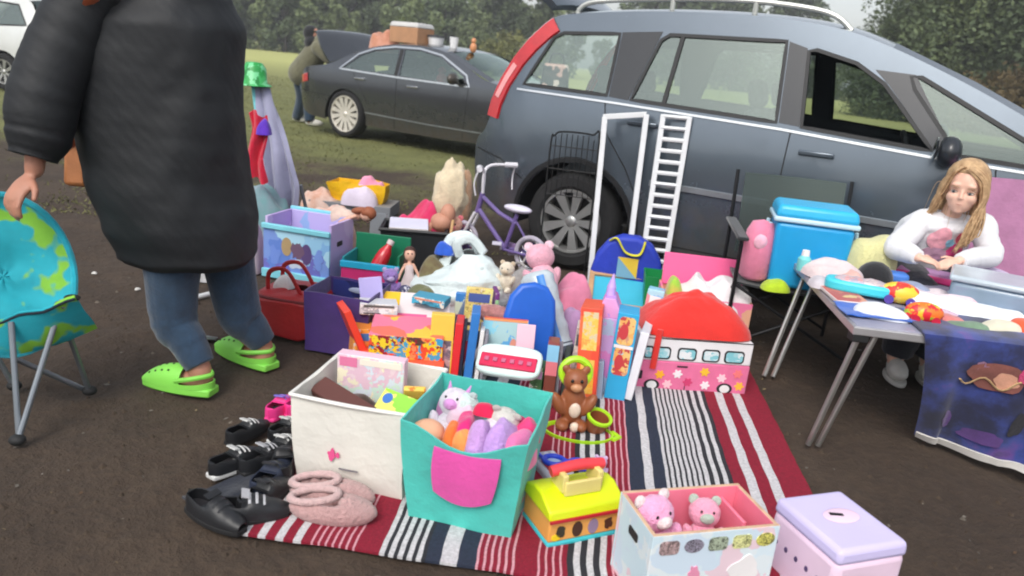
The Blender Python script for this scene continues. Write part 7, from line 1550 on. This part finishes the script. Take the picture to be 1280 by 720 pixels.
o = E('toy_car', 'yellow toy with red and orange patches right of the cyan tray', 'toy', onT(1122, 378), RAD(-20)); b = B(); b.ell((0, 0, .04), (.075, .05, .045), fn=lambda p, d: V((p.x, p.y, max(p.z, -.036)))); b.build('body', P('hot toy print', [(240, 200, 60), (226, 60, 50), (240, 160, 50), (240, 210, 90)], 22, 5, warp=.5), o, smooth=180)
for s_ in (-1, 1):
    b = B(); b.cyl((s_*.04, -.052, .018), (s_*.04, .052, .018), .018); b.build('wheel', pl('violet wheel', (90, 70, 160)), o)
o = E('toy_car', 'orange and red toy at the near edge of the table', 'toy', onT(1152, 402), RAD(-10)); b = B(); b.ell((0, 0, .036), (.07, .04, .04), fn=lambda p, d: V((p.x, p.y, max(p.z, -.032)))); b.build('body', P('fire toy print', [(240, 120, 40), (226, 40, 50), (244, 190, 50), (150, 196, 50)], 26, 8, warp=.5), o, smooth=180)
for s_ in (-1, 1):
    b = B(); b.cyl((s_*.035, -.04, .016), (s_*.035, .04, .016), .016); b.build('wheel', pl('crimson wheel', (196, 30, 60)), o)
wr0, wr1 = onT(1140, 386), onT(1290, 412); d_ = (wr1-wr0)
b = B(); b.grid(lambda u, v: V((0, 0, 0))+d_*u+V((-.2, .95, 0))*(.15*v)+V((0, 0, .008+.05*math.sin(PI*v)**1.2*(1-.3*u)+.008*NZ.noise(V((u*6, v*4, 2))))), 24, 14); o = b.build('white_cloth', cloth('white linen', (222, 228, 234), .05), smooth=180, solid=.006); put(o, wr0); tag(o, 'long white folded cloth running along the near edge of the table', 'cloth')
o = carton('towel', 'sky blue folded towel at the left end of the white cloth', 'towel', onT(1148, 380), (.09, .06, .03), RAD(-10), (cloth('sky towel', (150, 196, 232), .08),)*3, bevel=.01)
o = E('plastic_case', 'large clear grey blue plastic case at the right of the table', 'box', onT(1246, 392, .0)+V((.03, .06, 0)), RAD(-30)); casem = mat('clear blue plastic', (166, 190, 212), .16, 0, .1, 6, trans=.45, coat=.3)
b = B(); b.box((0, 0, .055), (.36, .25, .11)); b.build('body', casem, o, bevel=.02, seg=3); b = B(); b.box((0, 0, .122), (.38, .27, .024)); b.build('lid', mat('pale case lid', (206, 220, 230), .2, 0, .06, trans=.25), o, bevel=.01)
heaped('pink_cloth', 'salmon cloth under the white folded cloth', 'cloth', onT(1186, 402), .12, .08, .03, cloth('salmon cloth', (206, 120, 116), .2), 4, 0, .4, 16); heaped('green_cloth', 'sage green cloth hanging at the top of the dark blanket', 'cloth', onT(1212, 410), .18, .10, .03, cloth('sage cloth', (110, 136, 112), .2), 6, 0, .5, 14)
heaped('orange_cloth', 'orange red soft ball cloth at the right end of the table', 'cloth', onT(1282, 416), .12, .10, .07, cloth('orange red cloth', (226, 92, 56), .12), 5, 0, .3, 12)
flat('blue_cloth', 'cobalt blue cloth spread at the near left corner of the table', 'cloth', onT(1106, 394, .006), .34, .17, cloth('cobalt cloth', (40, 96, 190), .12), 4, RAD(-4), .006, 9, .004)
heaped('white_baby_top', 'white baby top with pink trim in the middle of the table', 'clothes', onT(1196, 384), .24, .15, .06, cloth('white pink cloth', (222, 216, 220), .05, 9, c2=(222, 180, 190)), 6, -.3, .5, 12)
heaped('lilac_cloth', 'lilac folded cloth behind the clear plastic case', 'clothes', onT(1232, 352), .26, .20, .08, cloth('lilac cotton', (190, 176, 206), .08), 8, .2, .4, 9)
heaped('ivory_cloth', 'ivory cloth beside the orange red ball cloth', 'cloth', onT(1250, 414), .16, .09, .045, cloth('ivory cotton', (214, 208, 186), .06), 2, .1, .4, 14)
heaped('grey_clothes', 'grey blue baby leggings between the blue pouch and white cloth', 'clothes', onT(1140, 366), .20, .12, .05, cloth('grey blue cotton', (140, 150, 176), .1), 3, -.4, .4, 12)
for i, (px, py, w, d, h, c_, lab) in enumerate(((1060, 352, .16, .12, .06, (214, 170, 160), 'peach baby vest folded behind the coral picture book'), (1030, 358, .14, .12, .045, (196, 190, 196), 'pale grey baby vest at the left edge of the table'), (1160, 372, .20, .12, .045, (226, 210, 214), 'pearl pink baby top in front of the mauve folder'), (1210, 372, .18, .12, .06, (170, 190, 214), 'pale blue baby grow before the clear plastic case'), (1178, 396, .14, .08, .035, (206, 176, 196), 'dusky lilac bib on the near edge of the table'), (1110, 366, .12, .09, .04, (90, 130, 190), 'steel blue sock bundle behind the yellow toy'))):
    heaped('baby_clothes', lab, 'clothes', onT(px, py), w, d, h, cloth('baby cloth %d' % i, c_, .1), i+3, -.3+.2*i, .5, 15)
# ---- cool box and pink flask on the black chair
o = E('cool_box', 'bright blue cool box with pale lid seam on the black camp chair', 'cool box', KC+V((.0, -.14, .368)), RAD(-12)); cbm = pl('bright blue plastic', (28, 156, 214), .35)
b = B(); b.box((0, 0, .16), (.335, .25, .32), top=1.06); b.build('body', cbm, o, bevel=.022, seg=3); b = B(); b.box((0, 0, .333), (.385, .285, .024)); b.build('seam_band', pl('pale blue white plastic', (190, 220, 234)), o, bevel=.008); b = B(); b.box((0, 0, .372), (.38, .28, .06), top=.93); b.build('lid', pl('bright blue lid', (44, 176, 226), .35), o, bevel=.02, seg=3)
for s_ in (-1, 1):
    b = B(); b.tube([(s_*.196, -.06, .30), (s_*.205, -.05, .22), (s_*.205, .05, .22), (s_*.196, .06, .30)], .009, 8); b.build('handle', pl('pale blue white plastic', (190, 220, 234)), o)
o = E('bolster_toy', 'pink rounded bolster toy standing on the left of the black camp chair', 'soft toy', KC+V((-.235, -.14, .375)), RAD(6)); b = B(); b.lathe([(0, 0), (.05, .0), (.072, .02), (.076, .16), (.07, .24), (.05, .285), (0, .30)], 24); b.build('body', cloth('rose bolster', (222, 130, 160), .1, 10), o, smooth=180); b = B(); b.ell((-.02, -.06, .20), (.035, .02, .04)); b.build('patch', cloth('pale rose patch', (236, 180, 200)), o)
heaped('lime_cloth', 'lime cloth hanging over the front of the black camp chair seat', 'cloth', KC+V((-.15, -.24, .355)), .14, .10, .06, cloth('lime cotton', (176, 206, 40)), 3, 0, .4, 14)
# ---- white bed guard frame and ladder rack leaning on the people carrier
wm_ = mat('white painted metal', (222, 224, 226), .4, 0, .04)
def GL(px, py, Y): return GY(px, py, Y)
fo = G(745, 330); fo.z = 0; fo = V((fo.x, 4.62, 0)); o = E('metal_frame', 'plain white tubular frame leaning on the people carrier by its rear wheel', 'frame', fo)
a0, a1 = GL(756, 146, 4.74)-fo, GL(808, 143, 4.70)-fo; f0_, f1_ = V((GL(741, 320, 4.6).x-fo.x, -.03, .0)), V((GL(786, 325, 4.55).x-fo.x, -.06, .0))
for nm, p, q in (('post', a0, f0_), ('post', a1, f1_), ('top_bar', a0, a1), ('bottom_bar', f0_.lerp(a0, .12), f1_.lerp(a1, .12))):
    b = B(); d = (q-p); b.bar(p-d.normalized()*(.012 if nm == 'top_bar' else -.0), q, .032, .026 if 'post' in nm else .024); b.build(nm, wm_, o, smooth=0, bevel=.003)
o = E('ladder_rack', 'white ladder with many narrow rungs leaning on the people carrier door', 'ladder', fo)
l0, l1 = GL(829, 143, 4.66)-fo, GL(862, 146, 4.64)-fo; m0, m1 = V((GL(802, 335, 4.50).x-fo.x, -.10, 0)), V((GL(831, 338, 4.48).x-fo.x, -.12, 0))
for p, q in ((l0, m0), (l1, m1)):
    b = B(); b.bar(p, q, .030, .022); b.build('rail', wm_, o, smooth=0, bevel=.003)
for i in range(16):
    t = (i+.15)/16.3; b = B(); b.tube([l0.lerp(m0, t), l1.lerp(m1, t)], .0135, 6); b.build('rung', wm_, o, smooth=60)
# ---- black wire rack by the wheel arch
o = E('wire_rack', 'thin black wire rack with arched top before the rear wheel arch', 'rack', V((.30, 4.74, 0)), RAD(-14)); wb = mat('black wire', (22, 23, 25), .5, .3)
b = B(); AR = [(-.15, .0), (-.15, .80), (-.13, .88), (-.08, .91), (.10, .91), (.15, .86), (.155, .0)]; b.tube(catmull([(x, 0, z) for x, z in AR], 6), .0055, 6); b.build('outer_frame', wb, o)
for i in range(8):
    x = -.12+.034*i; b = B(); b.tube([(x, 0, .52), (x, 0, .90-.02*(i in (0, 7)))], .003, 5); b.build('wire', wb, o)
for z in (.52, .68, .82):
    b = B(); b.tube([(-.15, 0, z), (.15, 0, z)], .0035, 5); b.build('cross_wire', wb, o)
# ---- blue round topped bag, wooden frame, green bin
o = E('activity_bag', 'royal blue round topped bag with yellow handles and a patch', 'bag', V((G(776, 362).x, 4.42, 0)), RAD(-8)); rb_ = mat('royal blue nylon', (34, 58, 176), .6, 0, .12, 6, .3, 40)
pf = [(-.21, 0), (.21, 0), (.215, .14), (.19, .25), (.13, .335), (.05, .375), (-.05, .375), (-.13, .335), (-.19, .25), (-.215, .14)]
b = B(); b.prism(pf, .11, M.Translation((0, .055, 0)) @ M.Rotation(PI/2, 4, 'X')); b.build('body', rb_, o, bevel=.025, seg=3)
b = B(); b.tube(catmull([(-.12, -.05, .34), (-.08, -.065, .36), (-.02, -.072, .285), (.06, -.07, .28), (.085, -.06, .36)], 6), .014, 8, sy=.4); b.build('handle', pl('yellow webbing', (214, 206, 50), .7), o)
b = B(); b.box((.0, -.058, .19), (.12, .006, .12)); q_ = b.build('patch', pl('mustard patch', (226, 190, 60), .6), o); b = B(); b._add([(-.06, -.0625, .13), (.06, -.0625, .13), (-.06, -.0625, .25)], [(0, 1, 2)]); b.build('patch_corner', pl('steel blue patch', (120, 170, 196), .6), q_, solid=.002)
fr_ = V((G(770, 366).x-.02, 4.18, 0)); o = E('wooden_tray', 'pale wooden tray frame with a cyan panel before the blue bag', 'frame', fr_, RAD(-5), None, (RAD(-58), 0, RAD(-5))); wd = mat('pale wood frame', (186, 146, 108), .7, 0, .15, 20)
for c, s_ in (((0, 0, .0), (.36, .03, .03)), ((0, 0, .24), (.36, .03, .03)), ((-.165, 0, .12), (.03, .03, .21)), ((.165, 0, .12), (.03, .03, .21))):
    b = B(); b.box(c, s_); b.build('frame_bar', wd, o, bevel=.003)
b = B(); b.box((0, .005, .12), (.30, .008, .21)); b.build('panel', pl('cyan panel', (60, 176, 206)), o)
o = fabric_bin('storage_bin', 'emerald green bin between the wooden frame and the pink box', V((G(818, 378).x, 4.18, 0)), .22, .2, .22, RAD(-6), pl('emerald bin plastic', (20, 136, 70)), pl('emerald bin plastic', (20, 136, 70)), .85, wob=.002)
o = wall('card', 'small white card on the earth left of the blue bag', 'card', (727, 330), .06, .03, .08, -6, (whitep,)*3)
# ---- child's purple bicycle
R0, F0 = V((.10, 4.72, .125)), V((-.36, 5.0, .125)); bo = V((-.13, 4.86, 0)); o = E('childs_bicycle', 'small purple bicycle with white saddle, bars and stabilisers', 'bicycle', bo); pur = mat('purple bike paint', (110, 92, 150), .35, .1, .08, coat=.4); wpl = pl('white bike plastic', (222, 220, 226)); 
dv = (F0-R0).normalized(); sd_ = V((-dv.y, dv.x, 0))
for c in (R0, F0):
    w = bpy.data.objects.new('wheel', None); COL.objects.link(w); w.parent = o; w.location = c-bo
    ring = lambda r, k=28: [dv*(r*math.cos(2*PI*i/k))+V((0, 0, r*math.sin(2*PI*i/k))) for i in range(k)]
    b = B(); b.tube(ring(.110), .0155, 10, closed=True); b.build('tyre', mat('lilac white tyre', (170, 164, 178), .8), w); b = B(); b.tube(ring(.09), .008, 8, closed=True); b.tube([-sd_*.03, sd_*.03], .014, 8)
    for i in range(12): a = 2*PI*i/12; b.tube([sd_*(.015 if i % 2 else -.015), dv*(.088*math.cos(a))+V((0, 0, .088*math.sin(a)))], .0016, 4)
    b.build('rim', chrome, w); b = B(); b.lathe([(0, 0), (.075, 0), (.078, .004), (0, .006)], 24, M.Translation(-sd_*.018) @ (-sd_).to_track_quat('Z', 'Y').to_matrix().to_4x4()); b.build('wheel_cover', mat('violet wheel cover', (78, 66, 116), .5), w)
hd0, hd1 = F0-dv*.10+V((0, 0, .23)), F0-dv*.13+V((0, 0, .31)); st_ = R0+dv*.13+V((0, 0, .24)); bb = R0+dv*.20+V((0, 0, .0)); L_ = lambda p: p-bo
for nm, pts, r in (('top_tube', [hd1, (hd1+st_)/2-V((0, 0, .05)), st_-V((0, 0, .06))], .014), ('down_tube', [hd0, bb], .016), ('seat_tube', [bb, st_], .014), ('chain_stay', [bb+sd_*.03, R0+sd_*.03], .009), ('seat_stay', [st_-V((0, 0, .05)), R0-sd_*.035], .008), ('chain_stay', [bb-sd_*.03, R0-sd_*.03], .009), ('head_tube', [hd0-V((0, 0, .03)), hd1+V((0, 0, .02))], .018)):
    b = B(); b.tube([L_(p) for p in pts], r, 10); b.build(nm, pur, o)
for s_ in (-1, 1):
    b = B(); b.tube([L_(hd0-V((0, 0, .03))+sd_*.03*s_), L_(F0+sd_*.035*s_)], .011, 8); b.build('fork_blade', wpl, o)
    b = B(); b.tube([L_(R0+sd_*.05*s_), L_(R0+sd_*.13*s_-V((0, 0, .07)))], .007, 6); b.tube([L_(R0+sd_*.13*s_-V((0, 0, .075))+dv*(.045*math.cos(a))+V((0, 0, .045*math.sin(a)))) for a in [2*PI*i/18 for i in range(18)]], .010, 8, closed=True); b.build('stabiliser', pl('grey stabiliser', (150, 146, 144)), o)
    b = B(); b.tube(catmull([L_(hd1+V((0, 0, .02))), L_(hd1+V((0, 0, .15))), L_(hd1+V((0, 0, .20))+sd_*.06*s_-dv*.01), L_(hd1+V((0, 0, .205))+sd_*.19*s_-dv*.09)], 5), .010, 8); b.build('handlebar', wpl, o)
    b = B(); b.tube([L_(hd1+V((0, 0, .205))+sd_*.15*s_-dv*.06), L_(hd1+V((0, 0, .205))+sd_*.215*s_-dv*.11)], .018, 8); b.build('grip', wpl, o); b = B(); b.tube(catmull([L_(hd1+V((0, 0, .20))+sd_*.21*s_-dv*.10), L_(hd1+V((0, 0, .12))+sd_*.22*s_-dv*.08), L_(hd1+V((0, 0, .04))+sd_*.21*s_-dv*.09)], 4), .005, 6); b.build('streamer', wpl, o)
b = B(); b.ell(L_(st_+V((0, 0, .035))), (.105, .05, .026), rot=M.Rotation(math.atan2(dv.y, dv.x), 3, 'Z'), fn=lambda p, d: V((p.x, p.y*(1-.35*max(0, d.x)), p.z))); b.build('saddle', pl('lilac white saddle', (214, 210, 226)), o, smooth=180)
b = B(); b.box(L_((bb+R0)/2-sd_*.045), (.22, .012, .075), rot=M.Rotation(math.atan2(dv.y, dv.x), 3, 'Z')); b.build('chain_guard', mat('mauve chain guard', (136, 112, 152), .4), o, bevel=.005)
for s_ in (-1, 1):
    b = B(); b.box(L_(bb+sd_*.10*s_+V((0, 0, .05*s_))), (.06, .05, .015)); b.tube([L_(bb+sd_*.05*s_), L_(bb+sd_*.06*s_+V((0, 0, .05*s_))), L_(bb+sd_*.09*s_+V((0, 0, .05*s_)))], .007, 6); b.build('pedal', pl('lilac white saddle', (214, 210, 226)), o, bevel=.003)
# ---- things on the saloon
def onS(s_, t_, z): a = sal.root.rotation_euler[2]; return sal.root.location+V((s_*math.cos(a)-t_*math.sin(a), s_*math.sin(a)+t_*math.cos(a), z))
ra = RAD(-29)
o = E('cardboard_box', 'tan cardboard box with a white lid on the saloon roof', 'box', onS(.62, .70, 1.40), ra); b = B(); b.box((0, 0, .11), (.50, .40, .22)); b.build('body', mat('tan cardboard', (176, 132, 98), .8, 0, .1), o, bevel=.01); b = B(); b.box((0, 0, .25), (.52, .42, .07), top=.9); b.build('lid', pl('pale grey lid', (200, 198, 196)), o, bevel=.02)
heaped('wicker_heap', 'russet and peach bundle at the rear of the saloon roof', 'bundle', onS(.12, .70, 1.24), .46, .36, .36, cloth('russet bundle', (176, 116, 86), .2, 5, c2=(206, 150, 130)), 5, ra, .5, 6)
o = E('storage_tub', 'white lidded tub beside the cardboard box on the saloon roof', 'tub', onS(.98, .80, 1.415), ra); b = B(); b.lathe([(0, 0), (.10, 0), (.12, .10), (0, .10)], 20); b.build('tub', whitep, o); b = B(); b.lathe([(0, .10), (.128, .10), (.128, .13), (0, .135)], 20); b.build('lid', pl('dark grey lid', (70, 72, 76)), o)
o = E('paper_cup', 'white paper cup near the front of the saloon roof', 'cup', onS(1.42, .62, 1.385), ra); b = B(); b.lathe([(0, 0), (.05, 0), (.065, .15), (.058, .15), (.045, .01)], 18); b.build('cup', whitep, o)
o = E('ornament', 'small orange ornament at the front edge of the saloon roof', 'ornament', onS(1.66, .75, 1.35), ra); b = B(); b.ell((0, 0, .07), (.05, .05, .07)); b.ell((0, 0, .16), (.035, .035, .04)); b.build('figure', pl('orange glaze', (206, 140, 96)), o)
o = E('patterned_bag', 'black and peach patterned bag on the saloon bonnet', 'bag', onS(2.75, 1.2, .97), ra+.4); b = B(); b.box((0, 0, .17), (.40, .22, .34), top=.85); b.build('body', P('black peach print', [(30, 28, 30), (206, 160, 150), (60, 50, 50), (222, 200, 190), (26, 26, 30)], 12, 3), o, bevel=.04, seg=3); b = B(); b.tube(catmull([(-.1, 0, .33), (-.07, 0, .46), (.07, 0, .46), (.1, 0, .33)], 5), .014, 8); b.build('handle', pl('black crate plastic', (30, 32, 36)), o)
for px, py, c_, nm, lab in ((548, 86, (196, 40, 52), 'red_toy', 'red soft toy seen through the front window of the saloon'),):
    o = E(nm, lab, 'toy', onS(1.3, .55, .86), ra); b = B(); b.ell((0, 0, .09), (.08, .07, .10)); b.ell((0, 0, .21), (.06, .055, .06)); b.build('body', cloth('red plush', c_), o, smooth=180)
